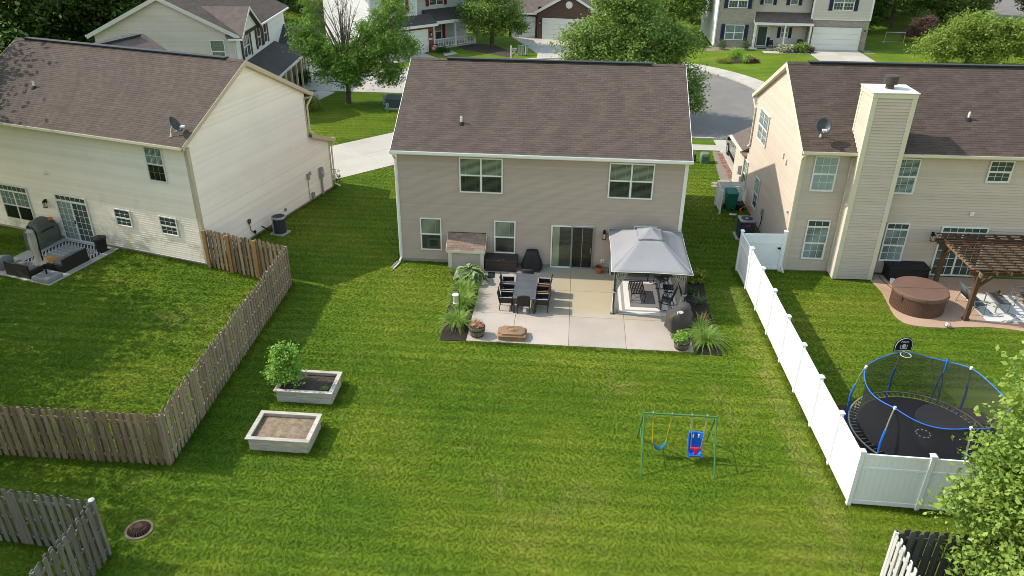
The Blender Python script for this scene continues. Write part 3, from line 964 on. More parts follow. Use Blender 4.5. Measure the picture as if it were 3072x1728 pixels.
# ---------------------------------------------------------------- the middle house
X, Y, Z = Vector((1, 0, 0)), Vector((0, 1, 0)), Vector((0, 0, 1))
WM = 12.47
H = thing('house', 'taupe two-storey house with brown shingle roof, grey gazebo behind it', 'house', (0, 0, 0))
MB().box(.02, WM - .02, .02, 9.98, -.1, .20).build('foundation', 'foundation', H)
siding_face(H, (0, 0, 0), X, -Y, WM, .18, 5.20, 'siding_taupe', .1024)
siding_face(H, (WM, 0, 0), Y, X, 10.0, .18, 5.36, 'siding_taupe', .1024, peak=(5.0, 7.88), plank=False)
siding_face(H, (0, 10, 0), -Y, -X, 10.0, .18, 5.36, 'siding_taupe', .1024, peak=(5.0, 7.88), plank=False)
siding_face(H, (WM, 10, 0), -X, Y, WM, .18, 5.20, 'siding_taupe', .1024, plank=False)
roof = gable_roof(H, -.10, WM + .10, -.31, 5.375, 5.01, 8.10, 10.33, 5.375, 'shingle_brown', seed=3)
MB().box(1.6, WM - 1.45, 4.86, 5.16, 8.085, 8.17).build('ridge_vent', 'vent_black', roof, bev=.02)
MB().box(-.05, WM + .05, -.29, .0, 5.19, 5.225).build('soffit', 'white_trim', H)
gutter(H, -.13, WM + .13, -.315, 5.37)
for x0, x1 in ((-.045, .10), (WM - .13, WM + .02)):
    trim(H, x0, x1, -.045, .10, .18, 5.19, 'white_trim')
downspout(H, [(.02, -.40, 5.28), (.02, -.40, 5.18), (.03, -.075, 4.92), (.03, -.075, .22), (-.02, -.30, .10)], 'white_trim')
wb = WF((0, 0, 0), X, -Y)
window(H, wb, 2.79, 4.67, 3.485, 5.08, 2, screen=True)
window(H, wb, 9.19, 11.09, 3.485, 5.08, 2, screen=True)
window(H, wb, .97, 1.93, .645, 2.22, 1, screen=True)
window(H, wb, 4.30, 5.25, .645, 2.22, 1, screen=True)
window(H, wb, 10.43, 11.42, .65, 2.23, 1, screen=True)
# box fan behind the lower-left window
f = MB()
ringbox(wb, f, 1.26, 1.86, .72, 1.24, .11, .0290, .0300)
f.build('window_fan', 'curtain_cloth', H)
# sliding patio door with its insect screen
b = MB(); ringbox(wb, b, 6.83, 8.73, .05, 2.12, .065, .012, .06); wb.box(b, 7.74, 7.80, .012, .056, .11, 2.06)
sd = b.build('sliding_door', 'white_trim', H, bev=.004)
b = MB(); wb.box(b, 6.86, 8.70, .010, .0165, .07, 2.10); b.build('interior', 'interior_warm', sd)
b = MB(); wb.box(b, 6.895, 7.74, .030, .033, .115, 2.055); b.build('pane', 'glass', sd)
b = MB(); wb.box(b, 7.80, 8.665, .030, .033, .115, 2.055); b.build('pane', 'glass', sd)
b = MB(); ringbox(wb, b, 7.72, 8.74, .06, 2.105, .055, .062, .075); wb.box(b, 8.205, 8.235, .062, .074, .11, 2.05); wb.box(b, 8.60, 8.63, .075, .10, .85, 1.10)
sc = b.build('screen_door', 'screen_frame', sd, bev=.003)
b = MB(); wb.box(b, 7.775, 8.685, .0665, .068, .115, 2.05); b.build('screen_mesh', 'screen_glass', sd)
b = MB()
for i in range(7):
    a = 6.92 + i * .042
    wb.box(b, a, a + .036, .018, .026, .13, 2.03)
b.build('vertical_blind', 'blind', sd)
b = MB(); wb.box(b, 6.80, 8.76, 0, .10, .0, .05); b.build('sill', 'foundation', sd)
lantern(H, wb, 9.17, 1.82)
b = MB(); wb.box(b, 9.09, 9.26, .012, .03, .38, .55); ol = b.build('outlet_box', 'white_trim', H)
b = MB(); wb.box(b, 9.15, 9.20, .03, .06, .40, .50); b.build('cover', 'meter_grey', ol)
vent_pipe(H, 2.75, 1.22, 5.375 + (1.22 + .31) * .512, .33)
# shingled bump-out against the back wall
siding_face(H, (2.36, -.74, 0), X, -Y, 1.50, .16, .95, 'siding_taupe', .1024)
siding_face(H, (3.86, -.74, 0), Y, X, .74, .16, 1.0, 'siding_taupe', .1024)
siding_face(H, (2.36, 0, 0), -Y, -X, .74, .16, 1.0, 'siding_taupe', .1024)
MB().box(2.38, 3.84, -.72, 0, -.1, .17).build('foundation', 'foundation', H)
for x0, x1 in ((2.315, 2.47), (3.75, 3.905)):
    trim(H, x0, x1, -.785, -.70, .16, .95, 'cream_trim')
br = MB().extrude([(2.24, -.80, 1.03), (2.24, -.02, 1.57), (2.24, -.02, 1.47), (2.24, -.80, .93)], (1.71, 0, 0)).build('roof', 'roof_deck', H)
shingles(br, (2.25, -.80, 1.035), (1, 0, 0), (0, .78, .54), 1.69, .95, 'shingle_pink', 300, seed=9)
MB().box(2.22, 3.97, -.825, -.802, .91, 1.035).build('fascia', 'cream_trim', H)
for x in (2.216, 3.952):
    MB().extrude([(x, -.80, 1.03), (x, -.02, 1.57), (x, -.02, 1.45), (x, -.80, .91)], (.02, 0, 0)).build('rake_board', 'cream_trim', H)
# splash block under the downspout
tag(MB().box(-.08, .08, -.95, -.22, .0, .03).box(-.09, -.06, -.95, -.22, .03, .07).box(.06, .09, -.95, -.22, .03, .07).build('splash_block', 'drive_concrete', rz=R(-12), loc=(-.0, .05, 0)),
    'narrow concrete splash block on the grass below the taupe house downspout', 'splash block')

# ---------------------------------------------------------------- the cream house on the left
H = thing('house', 'cream-sided house at left with dish on its brown roof and green-stained back wall', 'house', (-8.5, -1.42, 0), R(LHA))
LW, LD = 13.1, 8.75
MB().box(-LW + .02, -.02, .02, 10.55, -.25, .16).build('foundation', 'foundation', H)
siding_face(H, (-LW, 0, 0), X, -Y, LW, .14, 5.50, 'siding_cream', .108)
siding_face(H, (0, 0, 0), Y, X, LD, .14, 5.74, 'siding_cream_side', .112, peak=(4.33, 8.05))
siding_face(H, (0, LD, 0), Y, X, 1.83, .14, 2.72, 'siding_cream_side', .112, peak=(.01, 3.55))
siding_face(H, (-LW, LD, 0), -Y, -X, LD, .14, 5.74, 'siding_cream', .11, peak=(4.42, 8.05), plank=False)
siding_face(H, (0, LD, 0), -X, Y, LW, .14, 5.50, 'siding_cream', .11, plank=False)
siding_face(H, (0, LD + 1.83, 0), -X, Y, LW, .14, 2.72, 'siding_cream', .11, plank=False)
roof = gable_roof(H, -LW - .2, .22, -.45, 5.70, 4.33, 8.27, 9.22, 5.70, 'shingle_brown', rake='tan_trim', seed=5)
MB().box(-LW + .4, -.75, 4.18, 4.48, 8.26, 8.345).build('ridge_vent', 'vent_black', roof, bev=.02)
lr = MB().extrude([(-LW, LD, 3.62), (-LW, 10.85, 2.80), (-LW, 10.85, 2.66), (-LW, LD, 3.46)], (LW + .22, 0, 0)).build('roof', 'roof_far', H)
MB().extrude([(.222, LD + .03, 3.64), (.222, 10.87, 2.82), (.222, 10.87, 2.60), (.222, LD + .03, 3.42)], (.02, 0, 0)).build('rake_board', 'tan_trim', H)
MB().box(-LW, .2, -.43, 0, 5.50, 5.54).build('soffit', 'tan_trim', H)
MB().box(-LW, .2, LD, 9.2, 5.50, 5.54).build('soffit', 'tan_trim', H)
gutter(H, -LW - .2, .21, -.455, 5.70, 'cream_trim')
gutter(H, -LW - .2, .21, 9.225, 5.70, 'cream_trim', 1)
gutter(H, -LW - .2, .21, 10.855, 2.80, 'cream_trim', 1)
trim(H, -.13, .045, -.045, .13, .1, 5.5, 'tan_trim'); trim(H, -.02, .045, LD - .10, LD + .0, 3.5, 5.5, 'tan_trim'); trim(H, -.02, .045, LD + 1.72, LD + 1.85, .1, 2.7, 'tan_trim')
downspout(H, [(.12, 9.30, 5.6), (.12, 9.30, 5.5), (.09, 8.83, 5.1), (.09, 8.83, 3.75), (.12, 9.1, 3.6)], 'cream_trim', up=(1, 0, 0))
downspout(H, [(.14, 10.93, 2.7), (.14, 10.93, 2.6), (.10, 10.66, 2.35), (.10, 10.66, .25), (.35, 10.8, .08)], 'cream_trim', up=(1, 0, 0))
wl = WF((0, 0, 0), X, -Y)
window(H, wl, -2.26, -1.29, 3.79, 5.37, 1, (3, 2), blinds='blind_white', down=.55, screen=True)
window(H, wl, -11.80, -9.97, .58, 2.38, 2, (3, 2), transom=.33, blinds='curtain_cloth', lowgrid=False, down=.52, screen=True)
window(H, wl, -4.80, -3.85, 1.27, 2.13, 1, (3, 2), blinds=None)
window(H, wl, -2.24, -1.27, 1.25, 2.15, 1, (3, 2), blinds=None)
b = MB(); ringbox(wl, b, -8.26, -6.35, .03, 2.36, .07, .012, .06); wl.box(b, -8.19, -6.42, .012, .058, 2.0, 2.09); wl.box(b, -7.36, -7.28, .012, .057, .10, 2.0)
sd = b.build('sliding_door', 'white_trim', H, bev=.004)
b = MB(); wl.box(b, -8.22, -6.39, .010, .0165, .05, 2.33); b.build('interior', 'interior_dark', sd)
b = MB(); wl.box(b, -8.15, -7.40, .018, .026, .12, 1.98); b.build('door_curtain', 'curtain_cloth', sd)
b = MB(); wl.box(b, -7.0, -6.45, .018, .022, .12, 1.98); b.build('door_curtain', 'cushion_grey', sd)
for a0, a1, z0, z1, k, l in ((-8.19, -7.36, .10, 2.0, 3, 6), (-7.28, -6.42, .10, 2.0, 3, 6), (-8.19, -6.42, 2.09, 2.29, 6, 1)):
    b = MB(); wl.box(b, a0, a1, .031, .034, z0, z1); b.build('pane', 'glass', sd)
    g = MB()
    for i in range(1, k):
        c = a0 + (a1 - a0) * i / k; wl.box(g, c - .010, c + .010, .035, .041, z0, z1)
    for i in range(1, l):
        c = z0 + (z1 - z0) * i / l; wl.box(g, a0, a1, .035, .040, c - .010, c + .010)
    g.build('muntin', 'white_trim', sd)
b = MB(); wl.box(b, -7.34, -7.29, .057, .09, .95, 1.12); b.build('handle', 'black_metal', sd)
lantern(H, wl, -8.9, 1.80)
b = MB().lathe([(.10, 0), (.10, .10), (.06, .14)], 14).xf((-8.39, -.015, 3.34), rx=R(90)); b.build('dryer_vent', 'white_trim', H, smooth=True)
ws = WF((0, 0, 0), Y, X)
for (a, z, w_, h_, d_, m_, nm) in ((9.40, 1.30, .24, .56, .16, 'meter_grey', 'electric_meter'), (8.20, 1.47, .16, .32, .12, 'meter_grey', 'utility_box'), (8.42, 1.58, .12, .18, .08, 'meter_grey', 'utility_box'),
                               (8.46, .33, .18, .34, .12, 'meter_grey', 'utility_box'), (3.06, .97, .14, .20, .10, 'drain_rust', 'disconnect_box'), (5.94, .46, .12, .16, .08, 'meter_grey', 'outlet_box'), (3.36, .30, .12, .12, .08, 'black_metal', 'valve_box')):
    b = MB(); ws.box(b, a - w_ / 2, a + w_ / 2, .012, .012 + d_, z - h_ / 2, z + h_ / 2); o = b.build(nm, m_, H, bev=.01)
    if nm == 'electric_meter':
        MB().lathe([(.09, 0), (.09, .08), (.05, .11)], 14).xf((.18, 9.43, 1.28), ry=R(90)).build('meter_dial', 'curtain_cloth', o, smooth=True)
        b = MB(); ws.box(b, 9.36, 9.45, .03, .10, .05, 1.02); b.build('conduit', 'meter_grey', o)
b = MB().tube([(.06, 8.2, 1.3), (.05, 8.2, .1)], .018, 6).build('cable', 'meter_grey', H)
b = MB().tube([(.08, 3.06, .87), (.08, 3.10, .5), (.12, 3.35, .2), (.25, 3.55, .1)], .016, 6).build('cable', 'rubber', H)
b = MB().tube([(.05, 3.95, .36), (.2, 4.0, .25), (.45, 4.05, .15), (.62, 4.1, .2), (.72, 4.1, .35)], .03, 7).build('refrigerant_line', 'rubber', H)
# front cross gable seen over the ridge
MB().extrude([(-15.0, 4.2, 5.75), (-11.7, 4.2, 7.52), (-8.4, 4.2, 5.75), (-8.4, 4.2, 5.6), (-15.0, 4.2, 5.6)], (0, 6.7, 0)).build('roof', 'roof_far', H)
MB().box(-11.95, -11.45, 6.2, 10.5, 7.46, 7.56).build('ridge_vent', 'vent_black', H)
MB().box(-14.6, -8.8, 8.0, 10.6, .1, 5.65).build('wall', 'siding_cream', H)
vent_pipe(H, -9.6, 1.55, 5.70 + (1.55 + .45) * .538, .30)
dish(H, -.62, -.02, 5.70 + .43 * .538, R(20))

# ---------------------------------------------------------------- the beige house on the right
H = thing('house', 'beige house at right with tall sided chimney, dish and pergola patio', 'house', (17.3, .75, 0), R(1.7))
RW, RD = 13.0, 8.55
MB().box(.02, RW, .02, 11.5, -.1, .10).build('foundation', 'foundation', H)
siding_face(H, (0, 0, 0), X, -Y, RW, .08, 5.58, 'siding_beige', .127)
siding_face(H, (0, RD, 0), -Y, -X, RD, .08, 5.82, 'siding_beige', .127, peak=(4.6, 8.20))
siding_face(H, (0, 11.5, 0), -Y, -X, 2.95, .08, 2.60, 'siding_beige', .127)
siding_face(H, (RW, 0, 0), Y, X, RD, .08, 5.82, 'siding_beige', .127, peak=(3.95, 8.20), plank=False)
siding_face(H, (RW, RD, 0), -X, Y, RW, .08, 5.58, 'siding_beige', .127, plank=False)
siding_face(H, (6.0, 11.5, 0), -X, Y, 6.0, .08, 2.60, 'siding_beige', .127, plank=False, peak=(3.0, 4.2))
siding_face(H, (6.0, RD, 0), Y, X, 2.95, .08, 2.60, 'siding_beige', .127, plank=False)
roof = gable_roof(H, -.2, RW + .2, -.42, 5.75, 3.95, 8.43, 8.98, 5.75, 'shingle_dark', rake='cream_trim', seed=11)
MB().box(.75, RW - .6, 3.80, 4.10, 8.415, 8.50).build('ridge_vent', 'vent_black', roof, bev=.02)
MB().box(-.2, RW, -.4, 0, 5.58, 5.615).build('soffit', 'cream_trim', H)
gutter(H, -.2, 2.08, -.425, 5.75, 'cream_trim'); gutter(H, 3.72, RW + .2, -.425, 5.75, 'cream_trim')
gutter(H, -.2, RW, 8.985, 5.75, 'cream_trim', 1)
# garage wing roof, ridge running away from the back
gr = MB().extrude([(-.32, 8.9, 2.68), (3.0, 8.9, 4.38), (6.3, 8.9, 2.68), (6.3, 8.9, 2.53), (3.0, 8.9, 4.2), (-.32, 8.9, 2.53)], (0, 2.9, 0)).build('roof', 'roof_far', H)
MB().box(-.42, -.30, 8.9, 11.8, 2.56, 2.69).build('gutter', 'cream_trim', H)
MB().box(-.30, 0, 8.88, 8.92, 2.40, 2.60).build('eave_return', 'cream_trim', H)
trim(H, -.045, .12, -.045, .12, .05, 5.58, 'cream_trim'); trim(H, -.045, .1, RD - .1, RD + .0, 2.7, 5.5, 'cream_trim')
downspout(H, [(-.10, -.48, 5.66), (-.10, -.48, 5.55), (-.06, -.10, 5.3), (-.06, -.10, .25), (-.06, -.42, .08)], 'cream_trim')
downspout(H, [(2.02, -.09, 5.4), (2.02, -.09, .3), (1.98, -.30, .15)], 'cream_trim')
downspout(H, [(-.12, 9.05, 5.66), (-.12, 9.05, 5.5), (-.09, 8.45, 5.1), (-.09, 8.45, 3.2), (-.12, 8.75, 3.0)], 'cream_trim', up=(1, 0, 0))
downspout(H, [(-.36, 9.05, 2.6), (-.10, 9.0, 2.3), (-.10, 9.0, .15)], 'tan_trim', up=(1, 0, 0))
wr = WF((0, 0, 0), X, -Y)
window(H, wr, .49, 1.50, 3.86, 5.44, 1, (3, 2), blinds='blind_white', inside='blind_white')
window(H, wr, .71, 1.70, .64, 2.54, 1, (3, 2), transom=.34, blinds='blind_white')
window(H, wr, 3.90, 4.86, 3.84, 5.43, 1, (3, 2), blinds='blind_white')
window(H, wr, 7.69, 8.68, 4.46, 5.43, 1, (3, 2), blinds=None)
window(H, wr, 4.12, 5.11, .66, 2.51, 1, (3, 2), transom=.32, blinds='blind_white')
b = MB(); ringbox(wr, b, 6.49, 8.49, .03, 2.42, .07, .012, .06); wr.box(b, 6.56, 8.42, .012, .058, 2.06, 2.16); wr.box(b, 7.42, 7.50, .012, .057, .10, 2.06)
sd = b.build('sliding_door', 'white_trim', H, bev=.004)
b = MB(); wr.box(b, 6.53, 8.45, .010, .0165, .05, 2.39); b.build('interior', 'interior_dark', sd)
for a0, a1, z0, z1, k, l in ((6.56, 7.42, .10, 2.06, 3, 5), (7.50, 8.42, .10, 2.06, 3, 5), (6.56, 8.42, 2.16, 2.35, 6, 1)):
    b = MB(); wr.box(b, a0, a1, .031, .034, z0, z1); b.build('pane', 'glass', sd)
    g = MB()
    for i in range(1, k):
        c = a0 + (a1 - a0) * i / k; wr.box(g, c - .011, c + .011, .035, .041, z0, z1)
    for i in range(1, l):
        c = z0 + (z1 - z0) * i / l; wr.box(g, a0, a1, .035, .040, c - .011, c + .011)
    g.build('muntin', 'white_trim', sd)
lantern(H, wr, 6.17, 1.98)
b = MB(); wr.box(b, 7.48, 7.66, .012, .07, 2.94, 3.12); b.build('wall_vent', 'white_trim', H, bev=.01)
wsl = WF((0, 0, 0), Y, -X)
window(H, wsl, 5.68, 7.46, 3.88, 5.45, 2, (2, 2), blinds='curtain_cloth')
window(H, wsl, 5.48, 6.34, .62, 2.24, 1, (2, 2), blinds='blind_white', down=.6)
window(H, wsl, 8.25, 9.05, .70, 2.26, 1, (2, 2), blinds='blind_white', down=.5)
for a, z in ((2.55, 4.55), (2.0, 4.45)):
    b = MB(); wsl.box(b, a - .05, a + .05, .012, .06, z - .13, z + .13); b.build('camera_mount', 'white_trim', H)
for (a, z, w_, h_, d_, m_, nm) in ((4.22, 1.12, .14, .30, .10, 'meter_grey', 'disconnect_box'), (9.75, 1.35, .30, .5, .18, 'curtain_cloth', 'electric_meter'), (9.35, .95, .22, .35, .14, 'curtain_cloth', 'utility_box'), (.47, 2.65, .08, .10, .06, 'meter_grey', 'outlet_box')):
    b = MB(); wsl.box(b, a - w_ / 2, a + w_ / 2, .012, .012 + d_, z - h_ / 2, z + h_ / 2); b.build(nm, m_, H, bev=.01)
MB().tube([(-.06, 4.22, .97), (-.07, 4.18, .5), (-.2, 4.0, .22), (-.45, 3.8, .3)], .022, 7).build('cable', 'rubber', H)
# chimney chase
siding_face(H, (2.05, -.72, 0), X, -Y, 1.65, .06, 8.10, 'siding_beige', .127)
siding_face(H, (2.05, .60, 0), -Y, -X, 1.32, .06, 8.10, 'siding_beige', .127)
siding_face(H, (3.70, -.72, 0), Y, X, 1.32, .06, 8.10, 'siding_beige', .127)
siding_face(H, (3.70, .60, 0), -X, Y, 1.65, 5.9, 8.10, 'siding_beige', .127)
for x0, x1 in ((2.005, 2.20), (3.55, 3.745)):
    trim(H, x0, x1, -.768, -.70, .05, 8.1, 'cream_trim')
for y0, y1 in ((-.70, -.56), (.50, .63)):
    trim(H, 2.005, 2.06, y0, y1, .05, 8.1, 'cream_trim')
cc = MB().box(1.99, 3.76, -.78, .66, 8.08, 8.27).build('chimney_cap', 'cream_trim', H, bev=.01)
MB().box(1.96, 3.79, -.81, .69, 8.27, 8.31).build('cap_flashing', 'grey_trim', cc, bev=.01)
MB().lathe([(.16, 8.30), (.16, 8.48), (.27, 8.50), (.28, 8.80), (.25, 8.83), (.0, 8.84)], 24, (2.86, -.02), cap0=False, cap1=False).build('flue', 'cover_brown', cc, smooth=True)
vent_pipe(H, 6.95, 1.25, 5.75 + (1.25 + .42) * .613, .32)
dish(H, .62, .25, 5.75 + .67 * .613, R(-97))

# ---------------------------------------------------------------- houses across the street
def plainbox(H, x0, x1, y0, y1, z0, z1, m, name='wall'):
    return MB().box(x0, x1, y0, y1, z0, z1).build(name, m, H)
def garage_door(H, w, a0, a1, z1, rows=4, cols=4):
    b = MB(); ringbox(w, b, a0 - .08, a1 + .08, -.06, z1 + .08, .08, .012, .05)
    g = b.build('garage_door', 'white_trim', H)
    for i in range(rows):
        z0 = z1 * i / rows
        p = MB(); w.box(p, a0, a1, .012, .028, z0 + .006, z1 * (i + 1) / rows - .006)
        for j in range(cols):
            c0 = a0 + (a1 - a0) * (j + .08) / cols; c1 = a0 + (a1 - a0) * (j + .92) / cols
            w.box(p, c0, c1, .028, .036, z0 + .09, z1 * (i + 1) / rows - .09)
        p.build('door_panel', 'garage_white', g)
def shutter(H, w, a, z0, z1, m, sw=.36):
    b = MB(); w.box(b, a - sw / 2, a + sw / 2, .012, .05, z0, z1)
    for k in range(8):
        zz = z0 + .08 + (z1 - z0 - .16) * k / 8
        w.box(b, a - sw / 2 + .05, a + sw / 2 - .05, .05, .058, zz, zz + .05)
    b.build('shutter', m, H)

# house far right, navy shutters
H = thing('house', 'grey brick and siding house with navy shutters across the street', 'house', (21.65, 52.3, 0))
MB().box(.1, 3.8, 0, 10, -.1, 5.6).build('wall', 'brick_grey', H)
siding_face(H, (.0, 10.0, 0), -Y, -X, 10.0, .1, 5.6, 'siding_white', .15)
siding_face(H, (3.8, .9, 0), X, -Y, 5.6, .1, 5.6, 'siding_pinktan', .14)
MB().box(9.3, 15.1, .1, 10, -.1, 2.95).build('wall', 'brick_grey', H)
siding_face(H, (9.3, .0, 0), X, -Y, 5.8, 2.98, 5.6, 'siding_pinktan', .14)
siding_face(H, (15.1, .0, 0), Y, X, 10, 2.98, 5.6, 'siding_pinktan', .14, plank=False)
siding_face(H, (15.1, 10.0, 0), -X, Y, 15.1, .1, 5.6, 'siding_pinktan', .14, plank=False)
gable_roof(H, -.3, 15.4, -.4, 5.62, 5.0, 8.1, 10.4, 5.62, 'roof_far', near=False, deck='roof_far')
trim(H, 14.95, 15.13, -.04, .1, 2.9, 5.6, 'white_trim'); trim(H, 9.26, 9.42, -.04, .1, 2.9, 5.6, 'white_trim'); trim(H, 3.76, 3.9, .86, .95, 2.6, 5.6, 'white_trim')
MB().box(9.25, 15.15, -.03, .0, 2.90, 3.02).build('belt_board', 'white_trim', H)
wf = WF((0, 0, 0), X, -Y)
wm = WF((0, .9, 0), X, -Y)
window(H, wf, .95, 2.85, .75, 2.25, 2, None, blinds='blind_white', frame='white_trim'); shutter(H, wf, .72, .72, 2.28, 'shutter_navy'); shutter(H, wf, 3.08, .72, 2.28, 'shutter_navy')
window(H, wf, .95, 2.85, 3.85, 5.35, 2, (3, 2), blinds=None); shutter(H, wf, .72, 3.82, 5.38, 'shutter_navy'); shutter(H, wf, 3.08, 3.82, 5.38, 'shutter_navy')
window(H, wm, 4.6, 5.5, 4.15, 5.4, 1, (3, 2), blinds='blind_white'); shutter(H, wm, 4.40, 4.12, 5.42, 'shutter_navy', .32); shutter(H, wm, 5.70, 4.12, 5.42, 'shutter_navy', .32)
window(H, wm, 7.2, 8.0, 4.15, 5.4, 1, None, blinds='blind_white'); shutter(H, wm, 7.0, 4.12, 5.42, 'shutter_navy', .32); shutter(H, wm, 8.2, 4.12, 5.42, 'shutter_navy', .32)
window(H, wf, 11.2, 13.2, 3.85, 5.35, 2, (3, 2), blinds='blind_white', down=.5); shutter(H, wf, 10.97, 3.82, 5.38, 'shutter_navy'); shutter(H, wf, 13.43, 3.82, 5.38, 'shutter_navy')
window(H, wm, 6.75, 7.5, .95, 1.95, 1, None, blinds='blind_white'); shutter(H, wm, 6.56, .92, 1.98, 'shutter_navy', .3); shutter(H, wm, 7.69, .92, 1.98, 'shutter_navy', .3)
b = MB(); ringbox(wm, b, 4.35, 5.45, .05, 2.1, .1, .012, .05); fd = b.build('front_door', 'white_trim', H)
b = MB(); wm.box(b, 4.45, 5.35, .012, .03, .1, 2.05); b.build('door_leaf', 'transformer_green', fd)
b = MB(); wm.box(b, 4.05, 4.33, .012, .03, .1, .95); wm.box(b, 5.47, 5.75, .012, .03, .1, .95); b.build('side_panel', 'shutter_navy', fd)
b = MB(); wm.box(b, 4.05, 4.33, .012, .03, .97, 2.0); wm.box(b, 5.47, 5.75, .012, .03, .97, 2.0); b.build('side_light', 'blind_white', fd)
garage_door(H, wf, 9.75, 14.35, 2.13, 4, 8)
for a in (9.5, 14.75):
    lantern(H, wf, a, 1.9)
pr = MB().extrude([(3.7, -.75, 2.62), (3.7, .88, 3.42), (3.7, .88, 3.28), (3.7, -.75, 2.48)], (5.75, 0, 0)).build('porch_roof', 'roof_far', H)
MB().box(3.68, 9.47, -.80, -.74, 2.40, 2.64).build('porch_beam', 'white_trim', H)
MB().extrude([(3.66, -.75, 2.62), (3.66, .88, 3.42), (3.66, .88, 2.9), (3.66, -.75, 2.40)], (.03, 0, 0)).build('porch_gable', 'white_trim', H)
for x in (3.86, 6.75, 9.25):
    MB().box(x - .07, x + .07, -.78, -.64, .05, 2.42).build('porch_post', 'white_trim', H)
MB().box(3.7, 9.3, -.85, .9, -.1, .06).build('porch_floor', 'drive_concrete', H)
downspout(H, [(3.72, -.86, 2.4), (3.72, -.86, .25), (3.3, -1.0, .08), (2.0, -1.0, .05)], 'white_trim')

# brown brick house
H = thing('house', 'low brown brick house with two white garage doors across the street', 'house', (3.38, 54.25, 0), R(-6))
MB().box(0, 6.6, 0, 9, -.1, 2.75).build('wall', 'brick_brown', H)
MB().extrude([(0, .0, 2.75), (6.6, .0, 2.75), (3.3, .0, 4.55)], (0, 9, 0)).build('gable', 'brick_brown', H)
MB().box(-3.15, -.02, .45, 9, -.1, 2.5).build('wall', 'brick_brown', H)
MB().extrude([(-.35, -.3, 2.70), (3.3, -.3, 4.72), (6.95, -.3, 2.70), (6.95, -.3, 2.55), (3.3, -.3, 4.55), (-.35, -.3, 2.55)], (0, 9.5, 0)).build('roof', 'roof_far', H)
for sg in (1, -1):
    x0 = 3.3 - sg * 3.68
    MB().extrude([(x0, -.325, 2.72), (3.3, -.325, 4.75), (3.3, -.325, 4.50), (x0, -.325, 2.44)], (0, .022, 0)).build('rake_board', 'white_trim', H)
MB().extrude([(-3.6, .1, 2.55), (-3.6, 4.9, 5.0), (-3.6, 9.6, 2.55), (-3.6, 9.6, 2.4), (-3.6, .1, 2.4)], (3.5, 0, 0)).build('roof', 'roof_far', H)
MB().extrude([(-3.55, 1.2, 3.1), (-3.55, 9.6, 3.1), (-3.55, 5.2, 5.6)], (14, 0, 0)).build('roof', 'roof_far', H)
MB().box(-3.6, -.1, .0, .12, 2.42, 2.55).build('gutter', 'white_trim', H)
wbk = WF((0, 0, 0), X, -Y)
garage_door(H, wbk, .62, 5.5, 2.10, 4, 8)
garage_door(H, WF((0, .45, 0), X, -Y), -2.75, -.35, 2.10, 4, 4)
MB().lathe([(.36, 0), (.36, .06), (.30, .08)], 22).xf((3.3, -.01, 3.55), rx=R(90)).build('round_vent', 'garage_white', H, smooth=True)
lantern(H, wbk, .30, 1.75)

# white house with red shutters
H = thing('house', 'white and red brick house with dark red shutters beyond the dead-topped tree', 'house', (-6.4, 46.6, 0), R(44))
MB().box(-6.9, .0, 0, 7, -.1, 2.6).build('wall', 'brick_red', H)
siding_face(H, (-6.95, 9.0, 0), -Y, -X, 9.0, .1, 5.6, 'siding_white', .15, peak=(4.5, 7.9))
siding_face(H, (-6.95, .9, 0), X, -Y, 5.7, 2.4, 5.6, 'siding_bluegrey', .14)
siding_face(H, (-1.25, 2.4, 0), X, -Y, 7.0, .1, 5.6, 'siding_bluegrey', .14)
siding_face(H, (-1.25, .9, 0), Y, X, 1.5, 2.4, 5.6, 'siding_bluegrey', .14)
siding_face(H, (5.75, 2.4, 0), Y, X, 6.6, .1, 5.6, 'siding_bluegrey', .14, plank=False)
MB().box(-6.9, -1.3, 1.0, 9, 2.4, 5.6).build('wall', 'siding_bluegrey', H)
trim(H, -1.38, -1.22, .86, 1.0, 2.6, 5.6, 'white_trim')
gable_roof(H, -7.3, 6.1, .4, 5.62, 4.7, 7.9, 9.4, 5.62, 'roof_far_dark', near=False, deck='roof_far_dark')
MB().extrude([(-7.3, -.4, 2.62), (-7.3, .92, 3.4), (-7.3, .92, 3.25), (-7.3, -.4, 2.48)], (7.6, 0, 0)).build('porch_roof', 'roof_far_dark', H)
MB().extrude([(.3, .55, 2.62), (.3, 2.42, 3.55), (.3, 2.42, 3.4), (.3, .55, 2.48)], (5.4, 0, 0)).build('porch_roof', 'roof_far_dark', H)
MB().extrude([(.3, -.4, 2.62), (-1.2, .92, 3.4), (-1.2, 2.42, 3.55), (.32, .55, 2.62)], (0, 0, -.1)).build('porch_roof', 'roof_far_dark', H)
MB().box(-7.3, .3, -.46, -.38, 2.42, 2.66).build('gutter', 'white_trim', H)
MB().box(.2, 5.7, .48, .56, 2.36, 2.66).build('porch_beam', 'white_trim', H)
for x in (.45, 3.1, 5.5):
    MB().box(x - .09, x + .09, .6, .78, .0, 2.38).build('porch_post', 'white_trim', H)
MB().box(.1, 5.7, .5, 2.4, -.1, .12).build('porch_floor', 'drive_concrete', H)
b = MB()
for i in range(22):
    b.box(1.0 + i * .2, 1.04 + i * .2, .66, .70, .2, .85)
b.box(.5, 5.5, .64, .72, .85, .92).box(.5, 5.5, .64, .72, .16, .21)
b.build('railing', 'white_trim', H)
wg = WF((0, 0, 0), X, -Y); wu = WF((0, .9, 0), X, -Y); wp = WF((0, 2.4, 0), X, -Y)
garage_door(H, wg, -5.6, -.75, 2.10, 4, 8)
lantern(H, wg, -.38, 1.75)
b = MB(); wg.box(b, -.58, -.18, .012, .03, 1.12, 1.28); b.build('number_plaque', 'grey_trim', H)
